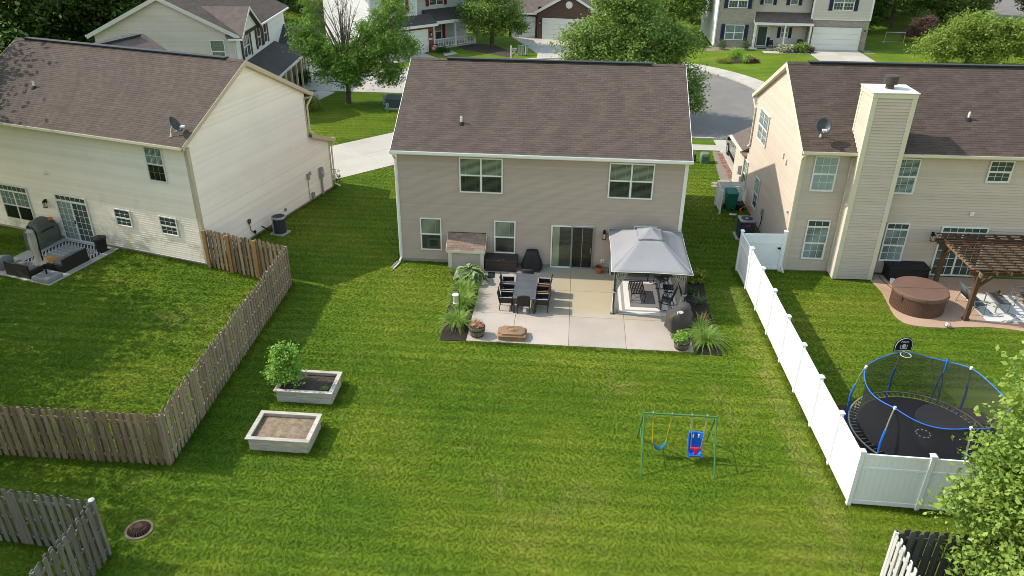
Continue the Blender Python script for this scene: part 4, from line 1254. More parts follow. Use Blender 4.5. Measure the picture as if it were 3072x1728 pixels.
window(H, wu, -4.6, -2.6, 3.75, 5.35, 2, (3, 2), blinds=None); shutter(H, wu, -2.36, 3.72, 5.38, 'shutter_red'); shutter(H, wu, -4.84, 3.72, 5.38, 'shutter_red')
window(H, wp, 1.2, 2.9, 3.85, 5.35, 2, (3, 2), blinds=None); shutter(H, wp, .96, 3.82, 5.38, 'shutter_red'); shutter(H, wp, 3.14, 3.82, 5.38, 'shutter_red')
window(H, wp, .9, 2.6, .5, 2.15, 2, None, blinds='blind_white', down=.5); shutter(H, wp, 2.85, .5, 2.2, 'shutter_red')
wsd = WF((-6.95, 0, 0), Y, -X)
window(H, wsd, 4.6, 5.9, 1.0, 2.35, 2, (1, 2), blinds='blind_white', down=.5)

# house behind the cream one, maroon shutters
H = thing('house', 'grey-tan gabled house with maroon shutters behind the cream house', 'house', (-15.9, 22.1, 0), R(5))
BW_, BD_ = 9.6, 13.0
siding_face(H, (-BW_, 0, 0), X, -Y, BW_, .1, 5.64, 'siding_grey_tan', .125, peak=(4.8, 7.98))
siding_face(H, (0, 0, 0), Y, X, BD_, .1, 5.55, 'siding_white', .125)
siding_face(H, (-BW_, BD_, 0), -Y, -X, BD_, .1, 5.55, 'siding_grey_tan', .125, plank=False)
siding_face(H, (0, BD_, 0), -X, Y, BW_, .1, 5.64, 'siding_grey_tan', .125, peak=(4.8, 7.98), plank=False)
# main roof: ridge runs away from us
rf = MB().extrude([(.42, -.25, 5.62), (-4.8, -.25, 8.18), (-BW_ - .42, -.25, 5.62), (-BW_ - .42, -.25, 5.46), (-4.8, -.25, 8.0), (.42, -.25, 5.46)], (0, BD_ + .5, 0)).build('roof', 'roof_deck', H)
for sg in (1, -1):
    x0 = -4.8 + sg * 5.22
    s = Vector((-4.8 - x0, 0, 2.56))
    shingles(rf, (x0, -.24, 5.63), (0, 1, 0), s, BD_ + .48, s.length, 'shingle_brown', 0, tab=.61, row=.16, seed=21 + sg)
    MB().extrude([(x0, -.272, 5.64), (-4.8, -.272, 8.20), (-4.8, -.272, 7.93), (x0, -.272, 5.36)], (0, .022, 0)).build('rake_board', 'grey_trim', H)
# front cross gable
MB().extrude([(.35, .1, 5.5), (.35, 4.3, 5.5), (.35, 2.2, 7.0)], (-.32, 0, 0)).build('gable', 'siding_white', H)
cg = MB()
for ye in (-.30, 4.70):
    cg.add([(.62, ye, 5.50), (.62, 2.2, 7.22), (-2.9, 2.2, 7.22), (-.35, ye, 5.50), (.62, ye, 5.36), (.62, 2.2, 7.06), (-2.9, 2.2, 7.06), (-.35, ye, 5.36)],
           [(0, 1, 2, 3), (4, 7, 6, 5), (0, 4, 5, 1), (3, 2, 6, 7), (0, 3, 7, 4)])
cg.build('roof', 'roof_far', H)
for a, c in (((-.32, 5.52), (2.2, 7.25)), ((4.72, 5.52), (2.2, 7.25))):
    MB().extrude([(.625, a[0], a[1]), (.625, c[0], c[1]), (.625, c[0], c[1] - .22), (.625, a[0], a[1] - .2)], (.02, 0, 0)).build('rake_board', 'grey_trim', H)
MB().box(-BW_ - .55, -BW_ - .42, -.2, BD_, 5.48, 5.6).build('gutter', 'grey_trim', H)
MB().box(.42, .54, 4.8, BD_, 5.48, 5.6).build('gutter', 'white_trim', H)
MB().box(-.35, .62, -.40, -.30, 5.36, 5.47).build('gutter', 'white_trim', H)
downspout(H, [(-.12, -.3, 5.4), (-.06, -.07, 5.1), (-.06, -.07, .2)], 'grey_trim')
wn_ = WF((0, 0, 0), X, -Y)
window(H, wn_, -1.75, -.75, 3.80, 5.35, 1, None, blinds='blind')
wfr = WF((0, 0, 0), Y, X)
window(H, wfr, 1.35, 2.95, 3.75, 5.35, 2, None, blinds=None); shutter(H, wfr, 1.12, 3.72, 5.38, 'shutter_maroon'); shutter(H, wfr, 3.18, 3.72, 5.38, 'shutter_maroon')
for a in (4.9, 6.6):
    window(H, wfr, a, a + .85, 3.85, 5.35, 1, None, blinds=None); shutter(H, wfr, a - .22, 3.82, 5.38, 'shutter_maroon'); shutter(H, wfr, a + 1.07, 3.82, 5.38, 'shutter_maroon')
MB().extrude([(.0, 1.2, 3.55), (2.35, 1.2, 2.62), (2.35, 1.2, 2.48), (.0, 1.2, 3.4)], (0, 8.2, 0)).build('porch_roof', 'roof_far_dark', H)
MB().box(2.30, 2.42, 1.2, 9.4, 2.44, 2.62).build('gutter', 'white_trim', H)
for yy in (2.0, 3.6, 5.2, 6.8, 8.4, 9.1):
    MB().box(2.10, 2.24, yy, yy + .14, 0, 2.5).build('porch_post', 'cream_trim', H)
MB().box(.02, 2.3, 1.2, 9.4, -.1, .1).build('porch_floor', 'drive_concrete', H)
MB().box(.05, 2.3, 9.5, 15.5, -.1, 2.5).build('wall', 'siding_grey_tan', H)
MB().extrude([(-.3, 9.3, 2.62), (-.3, 12.5, 4.3), (-.3, 15.8, 2.62), (-.3, 15.8, 2.45), (-.3, 9.3, 2.45)], (2.9, 0, 0)).build('roof', 'roof_far_dark', H)
garage_door(H, WF((2.3, 0, 0), Y, X), 10.2, 14.9, 2.1, 4, 8)
lantern(H, WF((2.3, 0, 0), Y, X), 9.75, 1.75)
# ---------------------------------------------------------------- fences
def dogear(w, h, t=.018):
    c = .03
    return MB().extrude([(-w / 2, 0, 0), (w / 2, 0, 0), (w / 2, 0, h - c), (w / 2 - c, 0, h), (-w / 2 + c, 0, h), (-w / 2, 0, h - c)], (0, t, 0))
def fence_run(F, A, B, h, m, rails=(.30, .95, 1.58), w=.138, pitch=.232, z0=.04, seed=1, postm=None, both=True, postside=0):
    rg = random.Random(seed)
    A = Vector((*A, 0)); B = Vector((*B, 0)); d = (B - A); L = d.length; d.normalize(); nrm = Vector((-d.y, d.x, 0))
    ang = math.atan2(d.y, d.x)
    me = dogear(w, h).mesh('board', m)
    for side in ((-1, 1) if both else (-1,)):
        x = pitch / 2 + (pitch / 2 if side > 0 else 0)
        while x < L:
            q = A + d * x + nrm * (side * .03 - (.018 if side < 0 else 0))
            o = ob('board', me, F, (q.x, q.y, z0 + rg.uniform(-.02, .015)), (rg.uniform(-.012, .012), rg.uniform(-.012, .012), ang + rg.uniform(-.02, .02)))
            o.scale = (rg.uniform(.94, 1.03), 1, rg.uniform(.985, 1.012))
            x += pitch
    for z in rails:
        MB().bar(A + Vector((0, 0, z)), B + Vector((0, 0, z)), .045, .085).build('rail', m, F)
    k = max(1, round(L / 2.4))
    for i in range(k + 1):
        q = A + d * (L * i / k) + nrm * postside
        MB().box(q.x - .045, q.x + .045, q.y - .045, q.y + .045, -.1, h + .02).build('post', postm or m, F)

F = thing('wooden_fence', 'brown weathered shadowbox fence round the cream house lawn', 'fence')
fence_run(F, (-10.4, -14.45), (-4.06, -14.44), 1.84, 'fence_wood', seed=2)
fence_run(F, (-4.03, -14.42), (-4.22, -2.88), 1.84, 'fence_wood_side', seed=3)
fence_run(F, (-8.42, -1.50), (-4.26, -2.84), 1.82, 'fence_wood', seed=4)
for q in ((-8.36, -1.62), (-7.16, -2.01), (-5.78, -2.45)):
    MB().box(q[0] - .07, q[0] + .07, q[1] - .03, q[1] + .05, 0, 1.84).build('new_post', 'fence_new', F)
F = thing('wooden_fence', 'grey weathered wooden fence corner beside the iron drain grate', 'fence')
fence_run(F, (-8.6, -17.60), (-4.02, -17.92), 1.82, 'fence_grey', seed=5)
fence_run(F, (-3.98, -17.95), (-4.28, -22.4), 1.82, 'fence_grey', seed=6)
o = thing('post_light', 'small silver solar light capping the grey fence corner post', 'light', (-4.02, -17.92, 1.86))
MB().lathe([(.05, 0), (.075, .015), (.08, .04), (.05, .065), (.0, .07)], 14, cap1=False).build('shade', 'curtain_cloth', o, smooth=True)
MB().lathe([(.05, -.03), (.05, .01)], 12).build('base', 'grey_metal', o)
F = thing('wooden_fence', 'weathered fence corner under the leafy tree, coloured pale for sun and dark for shade', 'fence')
fence_run(F, (15.86, -17.1), (15.80, -22.0), 1.78, 'fence_sunlit', seed=7)
fence_run(F, (15.9, -17.06), (24.0, -17.10), 1.78, 'fence_shaded', seed=8)

# white vinyl privacy fence
F = thing('vinyl_fence', 'tall white vinyl privacy fence along the beige house yard', 'fence')
PS = [(15.25, .52), (15.35, -1.25), (15.42, -3.12), (15.49, -4.97), (15.56, -6.95), (15.64, -8.83), (15.72, -10.72), (15.81, -12.55), (15.89, -14.26), (17.76, -14.30), (19.62, -14.34), (21.48, -14.38), (23.34, -14.42), (25.2, -14.46)]
def vpost(p, h=2.0):
    x, y = p
    po = MB().box(x - .06, x + .06, y - .06, y + .06, -.1, h - .05).build('post', 'vinyl_white', F, bev=.006)
    MB().hexa([(x - .085, y - .085, h - .05), (x + .085, y - .085, h - .05), (x + .085, y + .085, h - .05), (x - .085, y + .085, h - .05)],
              [(x - .085, y - .085, h - .02), (x + .085, y - .085, h - .02), (x + .085, y + .085, h - .02), (x - .085, y + .085, h - .02)]).hexa(
              [(x - .085, y - .085, h - .02), (x + .085, y - .085, h - .02), (x + .085, y + .085, h - .02), (x - .085, y + .085, h - .02)],
              [(x - .02, y - .02, h + .03), (x + .02, y - .02, h + .03), (x + .02, y + .02, h + .03), (x - .02, y + .02, h + .03)]).build('post_cap', 'vinyl_white', po)
def vpanel(a, b_, top=1.86):
    A = Vector((*a, 0)); B = Vector((*b_, 0)); d = (B - A).normalized(); n = Vector((-d.y, d.x, 0))
    A = A + d * .06; B = B - d * .06; L = (B - A).length
    for z, h in ((.14, .14), (1.38, .07), (top - .045, .09)):
        MB().bar(A + Z * z, B + Z * z, .05, h).build('rail', 'vinyl_white', F, bev=.004)
    k = max(6, int(L / .152))
    z0, z1 = .205, top - .085
    for i in range(k):
        q = A + d * (L * (i + .5) / k)
        e = d * (L / k / 2 - .0025); w_ = n * .011
        MB().hexa([q - e - w_ + Z * z0, q + e - w_ + Z * z0, q + e + w_ + Z * z0, q - e + w_ + Z * z0],
                  [q - e - w_ + Z * z1, q + e - w_ + Z * z1, q + e + w_ + Z * z1, q - e + w_ + Z * z1]).build('panel_board', 'vinyl_white', F)
for p in PS: vpost(p)
for a, c in zip(PS[:-1], PS[1:]): vpanel(a, c)
# gate against the house
vpost((17.17, .66), 2.0)
ga, gb = Vector((15.33, .53, 0)), Vector((17.08, .65, 0))
gd = (gb - ga).normalized(); gn = Vector((-gd.y, gd.x, 0))
g = MB()
g.bar(ga + Z * .16, gb + Z * .16, .05, .13).bar(ga + Z * 1.78, gb + Z * 1.78, .05, .12).bar(ga + Z * 1.40, gb + Z * 1.40, .05, .07)
g.bar(ga + Z * .1, ga + Z * 1.84, .05, .10, up=gn).bar(gb + Z * .1, gb + Z * 1.84, .05, .10, up=gn)
gt = g.build('gate', 'vinyl_white', F)
g = MB().bar(ga + gd * .03 + Z * .95, gb - gd * .03 + Z * .95, .02, 1.55).build('gate_panel', 'vinyl_white', gt)
g = MB().box(gb.x - .16, gb.x - .04, gb.y - .09, gb.y - .04, 1.12, 1.20).build('latch', 'black_metal', gt)
# ---------------------------------------------------------------- lawn furniture and yard objects
# raised planters
def planter(y0, y1, label, soil):
    t = thing('raised_planter', label, 'planter', (-.99, (y0 + y1) / 2, 0), 0, 'raised wooden planters on the lawn')
    hx, hy = .92, (y1 - y0) / 2 - .06
    for k in range(2):
        z0, z1 = .02 + k * .225, .24 + k * .225
        for s in (-1, 1):
            MB().box(-hx, hx, s * hy - .02, s * hy + .02, z0, z1).build('plank', 'planter_wood', t, bev=.005)
            MB().box(s * hx - .02, s * hx + .02, -hy + .022, hy - .022, z0, z1).build('plank', 'planter_wood', t, bev=.005)
    w = .14
    for s in (-1, 1):
        MB().box(-hx - .08, hx + .08, s * (hy + .08) - (w if s > 0 else 0), s * (hy + .08) + (0 if s > 0 else w), .468, .506).build('rim_board', 'planter_wood', t, bev=.005)
        MB().box(s * (hx + .08) - (w if s > 0 else 0), s * (hx + .08) + (0 if s > 0 else w), -hy - .08 + w + .004, hy + .08 - w - .004, .467, .505).build('rim_board', 'planter_wood', t, bev=.005)
    P = []
    rg = random.Random(int(y0 * 10))
    for i in range(15):
        row = []
        for j in range(21):
            x = -hx + .025 + (2 * hx - .05) * j / 20; y = -hy + .025 + (2 * hy - .05) * i / 14
            e = min(i, 14 - i, j, 20 - j)
            row.append((x, y, .36 + min(e, 3) * .012 + rg.uniform(-.012, .016)))
        P.append(row)
    MB().grid(P).build('soil', soil, t, smooth=True)
    return t
planter(-13.6, -12.2, 'pale timber raised planter with bare tan soil, nearer the camera', 'soil_tan')
planter(-11.1, -9.82, 'pale timber raised planter with dark soil under a leafy green shrub', 'soil_dark')

# storm drain
t = thing('storm_drain', 'rusty domed iron drain grate set in the grass by the grey fence', 'drain grate', (-3.66, -17.03, 0))
t.scale = (.84, .84, 1.0)
MB().lathe([(.44, -.02), (.44, .03), (.36, .035), (.36, -.02)], 30, cap0=False, cap1=False).build('ring', 'drain_ring', t)
MB().lathe([(.36, .012), (.02, .012)], 24, cap0=False).build('pit', 'drain_hole', t)
for k in range(24):
    a = 2 * math.pi * k / 24
    pts = [(math.cos(a) * r_, math.sin(a) * r_, z_) for r_, z_ in ((.355, .03), (.30, .075), (.20, .12), (.10, .145))]
    MB().tube(pts, .013, 5).build('bar', 'drain_rust', t)
MB().lathe([(.115, .135), (.115, .16), (.02, .165)], 16).build('hub', 'drain_rust', t)
MB().lathe([(.235, .095), (.235, .115), (.215, .118), (.215, .095)], 24, cap0=False, cap1=False).build('hoop', 'drain_rust', t)

# swing set
t = thing('swing_set', 'green metal A-frame swing set on the lawn', 'swing set', (11.15, -12.67, 0))
lx = [(-1.08, -.95), (1.08, -.88), (-1.09, .88), (1.09, .92)]
for x, y in lx:
    tx = -1.07 if x < 0 else 1.05
    MB().tube([(x, y, -.05), (tx, .02 * (1 if y > 0 else -1), 1.62)], .026, 8).build('leg', 'swing_green', t, smooth=True)
MB().tube([(-1.12, 0, 1.625), (1.10, 0, 1.625)], .03, 10).build('top_bar', 'swing_green', t, smooth=True)
for s in (-1.08, 1.07):
    MB().tube([(s, -.53, .72), (s, .50, .72)], .016, 6).build('brace', 'swing_green', t, smooth=True)
for x in (-.80, -.24, .35, .80):
    MB().box(x - .02, x + .02, -.04, .04, 1.56, 1.67).build('hanger', 'chain', t)
MB().tube([(-1.0, 0, 1.60), (-.97, .05, 1.42), (-.90, .06, 1.36), (-.84, .03, 1.50)], .008, 5).build('loose_chain', 'chain', t)
t = thing('belt_swing', 'teal belt swing on yellow chains', 'swing', (11.15 - .52, -12.67, 0))
MB().tube([(-.28, 0, 1.57), (-.20, 0, .56)], .013, 5).build('rope', 'rope_yellow', t)
MB().tube([(.28, 0, 1.57), (.19, 0, .60)], .013, 5).build('rope', 'rope_yellow', t)
P = []
for i in range(9):
    u = -1 + i / 4
    z = .31 + .27 * abs(u) ** 2.2
    P.append([(u * .20, -.085, z), (u * .20, 0, z - .012), (u * .20, .085, z)])
MB().grid(P).build('seat', 'swing_teal', t, smooth=True, solid=.02)
t = thing('toddler_swing', 'blue toddler bucket swing with a red front guard', 'swing', (11.15 + .56, -12.67, 0))
for x, x2, z in ((-.21, -.20, .86), (.23, .20, .88), (.25, .14, .45), (-.20, -.14, .50)):
    MB().tube([(x, 0, 1.57), (x2, -.12 if z < .6 else .08, z)], .010, 5).build('rope', 'rope_tan', t)
# shell: reclining scooped seat
P = []
prof = [(.16, .92), (.17, .80), (.16, .62), (.12, .42), (.02, .28), (-.12, .24), (-.22, .26), (-.25, .34)]
for (y, z) in prof:
    P.append([(-.205, y - .10, z + .02), (-.19, y - .02, z), (-.12, y + .02, z - .01), (0, y + .03, z - .015), (.12, y + .02, z - .01), (.19, y - .02, z), (.205, y - .10, z + .02)])
MB().grid(P).build('shell', 'swing_blue', t, smooth=True, solid=.022, angle=80)
MB().tube([(-.205, .06, .94), (-.20, .04, .6), (-.205, -.1, .36), (-.15, -.27, .34), (.15, -.27, .34), (.205, -.1, .36), (.20, .04, .6), (.205, .06, .94), (0, .10, .955), (-.205, .06, .94)], .022, 7).build('rim', 'swing_blue', t, smooth=True)
MB().box(-.16, .16, -.20, -.15, .50, .58).box(-.045, .045, -.22, -.17, .26, .56).build('guard', 'swing_red', t, bev=.02)
MB().box(-.10, -.06, .04, .07, .78, .90).box(.06, .10, .04, .07, .78, .90).build('strap', 'white_line', t)

# trampoline
TC = Vector((18.62, -11.74, 0))
t = thing('trampoline', 'round black trampoline with blue poles and safety net behind the white fence', 'trampoline', TC)
RF, ZF = 2.06, .82
circ = lambda r_, z_, n_=60: [(r_ * math.cos(2 * math.pi * k / n_), r_ * math.sin(2 * math.pi * k / n_), z_) for k in range(n_ + 1)]
MB().tube(circ(RF, ZF), .028, 8, cap=False).build('frame', 'tramp_steel', t, smooth=True)
MB().lathe([(1.80, ZF - .012), (1.80, ZF - .004), (0.001, ZF - .03)], 56, cap0=False, cap1=False).build('mat', 'tramp_mat', t, smooth=True)
sp = MB().tube([(1.79, 0, ZF - .01), (RF - .02, 0, ZF - .01)], .011, 5).mesh('spring', 'tramp_steel')
for k in range(72):
    ob('spring', sp, t, None, (0, 0, 2 * math.pi * k / 72))
for k in range(4):
    a = 2 * math.pi * (k + .3) / 4
    c0, c1 = a - .30, a + .30
    MB().tube([(RF * math.cos(c0), RF * math.sin(c0), ZF - .03), (RF * math.cos(c0), RF * math.sin(c0), .03), (RF * math.cos(c1), RF * math.sin(c1), .03), (RF * math.cos(c1), RF * math.sin(c1), ZF - .03)], .024, 7).build('leg', 'tramp_steel', t, smooth=True)
RT, ZT = 1.93, 2.47
SAG = lambda th: .11 * abs(math.sin(3 * (th - R(37)))) ** 1.3
MB().tube([(RT * math.cos(2 * math.pi * k / 72), RT * math.sin(2 * math.pi * k / 72), ZT - SAG(2 * math.pi * k / 72)) for k in range(73)], .016, 7, cap=False).build('top_ring', 'tramp_blue', t, smooth=True)
for k, ad in enumerate((152, 97, 37, -23, -83, -143)):
    a = R(ad); c, s = math.cos(a), math.sin(a)
    MB().tube([(c * r_, s * r_, z_) for r_, z_ in ((RF + .05, .12), (RF + .06, .8), (RF + .10, 1.35), (RF + .03, 1.75))], .036, 8).build('padded_pole', 'tramp_blue', t, smooth=True)
    MB().tube([(c * r_, s * r_, z_) for r_, z_ in ((RF + .03, 1.75), (RF - .03, 2.15), (RT + .01, ZT))], .022, 8).build('upper_pole', 'tramp_steel', t, smooth=True)
    MB().lathe([(.04, ZT - .04), (.04, ZT + .05)], 10, (c * RT, s * RT)).build('pole_cap', 'white_line', t)
P = []
for z_, r_ in ((ZF, 1.84), (1.35, 1.80), (1.9, 1.82), (ZT, RT - .01)):
    P.append([(r_ * math.cos(2 * math.pi * k / 72), r_ * math.sin(2 * math.pi * k / 72), z_ - (SAG(2 * math.pi * k / 72) if z_ == ZT else 0)) for k in range(73)])
MB().grid(P).build('safety_net', 'tramp_net', t, smooth=True)
for k in (55, 61):
    a = R(k)
    MB().tube([(1.83 * math.cos(a), 1.83 * math.sin(a), ZF), (1.80 * math.cos(R(58 + (k - 58) * .7)), 1.80 * math.sin(R(58 + (k - 58) * .7)), 1.6), (1.85 * math.cos(R(58)), 1.85 * math.sin(R(58)), 2.0)], .018, 6).build('door_zip', 'tramp_navy', t)
MB().bar((1.86 * math.cos(R(58)), 1.86 * math.sin(R(58)), 2.0), (1.93 * math.cos(R(58)), 1.93 * math.sin(R(58)), ZT), .08, .02).build('door_strap', 'tramp_blue', t)
for k in range(10):
    a = 2 * math.pi * k / 10
    MB().bar((.20 * math.cos(a) + .1 - .03, .20 * math.sin(a) - .05, ZF - .022), (.20 * math.cos(a) + .1 - .03 - .05 * math.sin(a) , .20 * math.sin(a) - .05 + .05 * math.cos(a), ZF - .022), .028, .006).build('target_mark', 'white_line', t)
# basketball backboard on the net pole
bb = thing('basketball_backboard', 'small black basketball backboard with white outline above the trampoline', 'backboard', (TC.x - .26, TC.y + 1.93, ZT + .02), R(10))
out = [(-.30, 0, 0), (.30, 0, .0), (.32, 0, .20), (.27, 0, .36), (.16, 0, .47), (0, 0, .51), (-.16, 0, .47), (-.27, 0, .36), (-.32, 0, .20)]
MB().extrude(out, (0, .03, 0)).build('board', 'black_metal', bb)
inner = [(x * .9, -.004, .025 + z * .90) for x, _, z in out]
MB().tube(inner + [inner[0]], .008, 5).build('outline', 'white_line', bb)
MB().lathe([(.07, 0), (.07, .006)], 18).xf((0, -.003, .20), rx=R(90)).build('ball_mark', 'curtain_cloth', bb)
MB().tube([(-.11, -.004, .24), (-.11, -.004, .10), (.11, -.004, .10), (.11, -.004, .24)], .007, 5).build('target_square', 'white_line', bb)
hc = [(.16 * math.cos(2 * math.pi * k / 20), -.20 + .16 * math.sin(2 * math.pi * k / 20), -.01) for k in range(21)]
MB().tube(hc, .010, 6, cap=False).build('hoop', 'canopy_trim', bb)
MB().box(-.05, .05, -.06, .05, -.06, .02).build('bracket', 'grey_metal', bb)
tx = bpy.data.curves.new('lettering', 'FONT'); tx.body = 'Pelione'; tx.size = .085; tx.align_x = 'CENTER'; tx.extrude = .002
tx.materials.append(MATS['white_line'])
to = bpy.data.objects.new('lettering_curve', tx); COL.objects.link(to)
bpy.context.view_layer.update()
tm = bpy.data.meshes.new_from_object(to.evaluated_get(bpy.context.evaluated_depsgraph_get()))
bpy.data.objects.remove(to)
to = ob('lettering', tm, bb); to.location = (0, -.006, .33); to.rotation_euler = (R(90), 0, 0)

# ---------------------------------------------------------------- middle patio furniture
t = thing('dining_table', 'long slatted grey dining table in the middle of the patio', 'table', (5.935, -3.285, .035))
for i in range(25):
    y = -1.06 + i * .0865
    MB().box(-.41, .41, y, y + .080, .685, .705).build('slat', 'table_slat', t)
for s in (-1, 1):
    MB().box(s * .435 - .022, s * .435 + .022, -1.09, 1.11, .665, .706).build('edge_rail', 'table_slat', t, bev=.004)
    MB().box(-.41, .41, s * 1.085 - .018 + .01, s * 1.085 + .018 + .01, .665, .706).build('edge_rail', 'table_slat', t, bev=.004)
    for s2 in (-1, 1):
        MB().box(s * .41 - .035, s * .41 + .035, s2 * 1.02 - .035, s2 * 1.02 + .035, 0, .665).build('leg', 'gazebo_metal', t)
MB().lathe([(.028, .66), (.028, .7065), (.02, .7065)], 14).build('parasol_hole', 'interior_dark', t)

def dining_chair(label, loc, rz, arm='wicker'):
    """wicker armchair, facing local +y"""
    t = thing('dining_chair', label, 'chair', loc, rz, 'wicker dining chairs round the slatted table')
    MB().box(-.235, .235, -.22, .27, .36, .42).build('seat', 'wicker', t, bev=.015)
    MB().box(-.215, .215, -.20, .25, .42, .455).build('seat_cushion', 'wicker', t, bev=.015)
    P = []
    for i in range(7):
        z = .36 + i * .085; lean = -.235 - (z - .36) * .20
        P.append([(x, lean - .03 * (x / .25) ** 2 + .03, z + (0 if i < 6 else -.03 * (x / .25) ** 2)) for x in (-.25, -.125, 0, .125, .25)])
    MB().grid(P).build('backrest', 'wicker', t, smooth=True, solid=.035)
    for s in (-1, 1):
        MB().box(s * .255 - .018, s * .255 + .018, -.22, .26, .36, .60).build('arm_panel', 'wicker', t, bev=.008)
        MB().box(s * .255 - .026, s * .255 + .026, -.24, .28, .60, .625).build('armrest', arm, t, bev=.006)
        MB().box(s * .235 - .02, s * .235 + .02, .235, .275, 0, .36).build('leg', 'gazebo_metal', t)
        MB().bar((s * .235, -.21, .36), (s * .235, -.245, 0), .035, .035).build('leg', 'gazebo_metal', t)
    return t
ZP = .035
dining_chair('black wicker chair, nearest of the three on the table side towards the lily bed', (5.17, -3.95, ZP), R(-90), 'arm_grey')
dining_chair('black wicker chair, middle of the three on the table side towards the lily bed', (5.20, -3.27, ZP), R(-91), 'arm_grey')
dining_chair('black wicker chair, farthest of the three on the table side towards the lily bed', (5.14, -2.60, ZP), R(-88), 'arm_grey')
dining_chair('black wicker chair, nearest of the three on the table side towards the gazebo', (6.66, -3.97, ZP), R(90), 'arm_grey')
dining_chair('black wicker chair with orange wood armrests on the gazebo side of the table', (6.65, -3.32, ZP), R(91), 'arm_wood')
dining_chair('black wicker chair, farthest of the three on the table side towards the gazebo', (6.68, -2.62, ZP), R(88), 'arm_grey')
dining_chair('black wicker chair at the table end facing the house wall', (5.91, -4.14, ZP), R(2), 'arm_wood')
dining_chair('black wicker chair at the table end next to the house, mostly hidden', (5.96, -2.38, ZP), R(180))

# gazebo
t = thing('gazebo', 'grey fabric gazebo with two-tier roof and tied curtains on the patio', 'gazebo', (10.93, -2.12, ZP))
hx, hy = 1.40, 1.86
for sx in (-1, 1):
    for sy in (-1, 1):
        MB().box(sx * hx - .035, sx * hx + .035, sy * hy - .035, sy * hy + .035, 0, 1.98).build('post', 'gazebo_metal', t, bev=.006)
        MB().box(sx * hx - .10, sx * hx + .10, sy * hy - .10, sy * hy + .10, 0, .015).build('foot_plate', 'gazebo_metal', t)
for sy in (-1, 1):
    MB().tube([(-hx, sy * hy, 1.90), (hx, sy * hy, 1.90)], .022, 6).build('beam', 'gazebo_metal', t)
    MB().tube([(-hx, sy * hy, 1.68), (-hx * .5, sy * hy, 1.84), (0, sy * hy, 1.87), (hx * .5, sy * hy, 1.84), (hx, sy * hy, 1.68)], .014, 6).build('arch', 'gazebo_metal', t)
for sx in (-1, 1):
    MB().tube([(sx * hx, -hy, 1.90), (sx * hx, hy, 1.90)], .022, 6).build('beam', 'gazebo_metal', t)
CX, CY, CZ = 1.585, 2.09, 2.00
def canopy(x0, y0, z0, x1, y1, z1, sag, n=10):
    """four fabric slopes from an outer to an inner rectangle, sagging between the ribs"""
    b = MB()
    corners0 = [(-x0, -y0), (x0, -y0), (x0, y0), (-x0, y0)]
    corners1 = [(-x1, -y1), (x1, -y1), (x1, y1), (-x1, y1)]
    for k in range(4):
        A, B = corners0[k], corners0[(k + 1) % 4]; C, D = corners1[k], corners1[(k + 1) % 4]
        P = []
        for i in range(n + 1):
            v = i / n
            row = []
            for j in range(n + 1):
                u = j / n
                x = (A[0] * (1 - u) + B[0] * u) * (1 - v) + (C[0] * (1 - u) + D[0] * u) * v
                y = (A[1] * (1 - u) + B[1] * u) * (1 - v) + (C[1] * (1 - u) + D[1] * u) * v
                mid = abs(u - .5) * 2
                z = z0 + (z1 - z0) * v - sag * math.sin(math.pi * v) * .6 - sag * .9 * (1 - mid ** 2) * math.sin(math.pi * min(1, v * 1.1 + .02)) * .5 + (sag * .5 * (1 - mid) * (1 - v) if v < .3 else 0)
                pull = (1 - v) ** 3 * .035 * math.sin(math.pi * u)
                L = math.hypot(x, y)
                row.append((x - x / L * pull, y - y / L * pull, z))
            P.append(row)
        b.grid(P)
    return b
canopy(CX, CY, CZ, .46, .50, 2.72, .05).build('canopy', 'canopy_grey', t, smooth=True, angle=28, solid=.006)
edge = []
for k, (A, B) in enumerate((((-CX, -CY), (CX, -CY)), ((CX, -CY), (CX, CY)), ((CX, CY), (-CX, CY)), ((-CX, CY), (-CX, -CY)))):
    for j in range(10):
        u = j / 10; pull = .035 * math.sin(math.pi * u)
        x, y = A[0] * (1 - u) + B[0] * u, A[1] * (1 - u) + B[1] * u; L = math.hypot(x, y)
        edge.append((x - x / L * pull, y - y / L * pull, CZ + .012 * (1 - abs(u - .5) * 2)))
MB().tube(edge + [edge[0]], .014, 5, cap=False).build('hem', 'canopy_trim', t)
canopy(.52, .56, 2.74, .012, .012, 3.05, .03, 6).build('top_canopy', 'canopy_grey', t, smooth=True, angle=28, solid=.006)
MB().box(-.50, .50, -.545, -.535, 2.66, 2.74).box(-.50, .50, .535, .545, 2.66, 2.74).box(-.505, -.495, -.54, .54, 2.66, 2.74).box(.495, .505, -.54, .54, 2.66, 2.74).build('valance', 'canopy_grey', t)
MB().box(-.44, .44, -.48, -.47, 2.60, 2.74).box(-.44, .44, .47, .48, 2.60, 2.74).build('vent_mesh', 'cover_black', t)
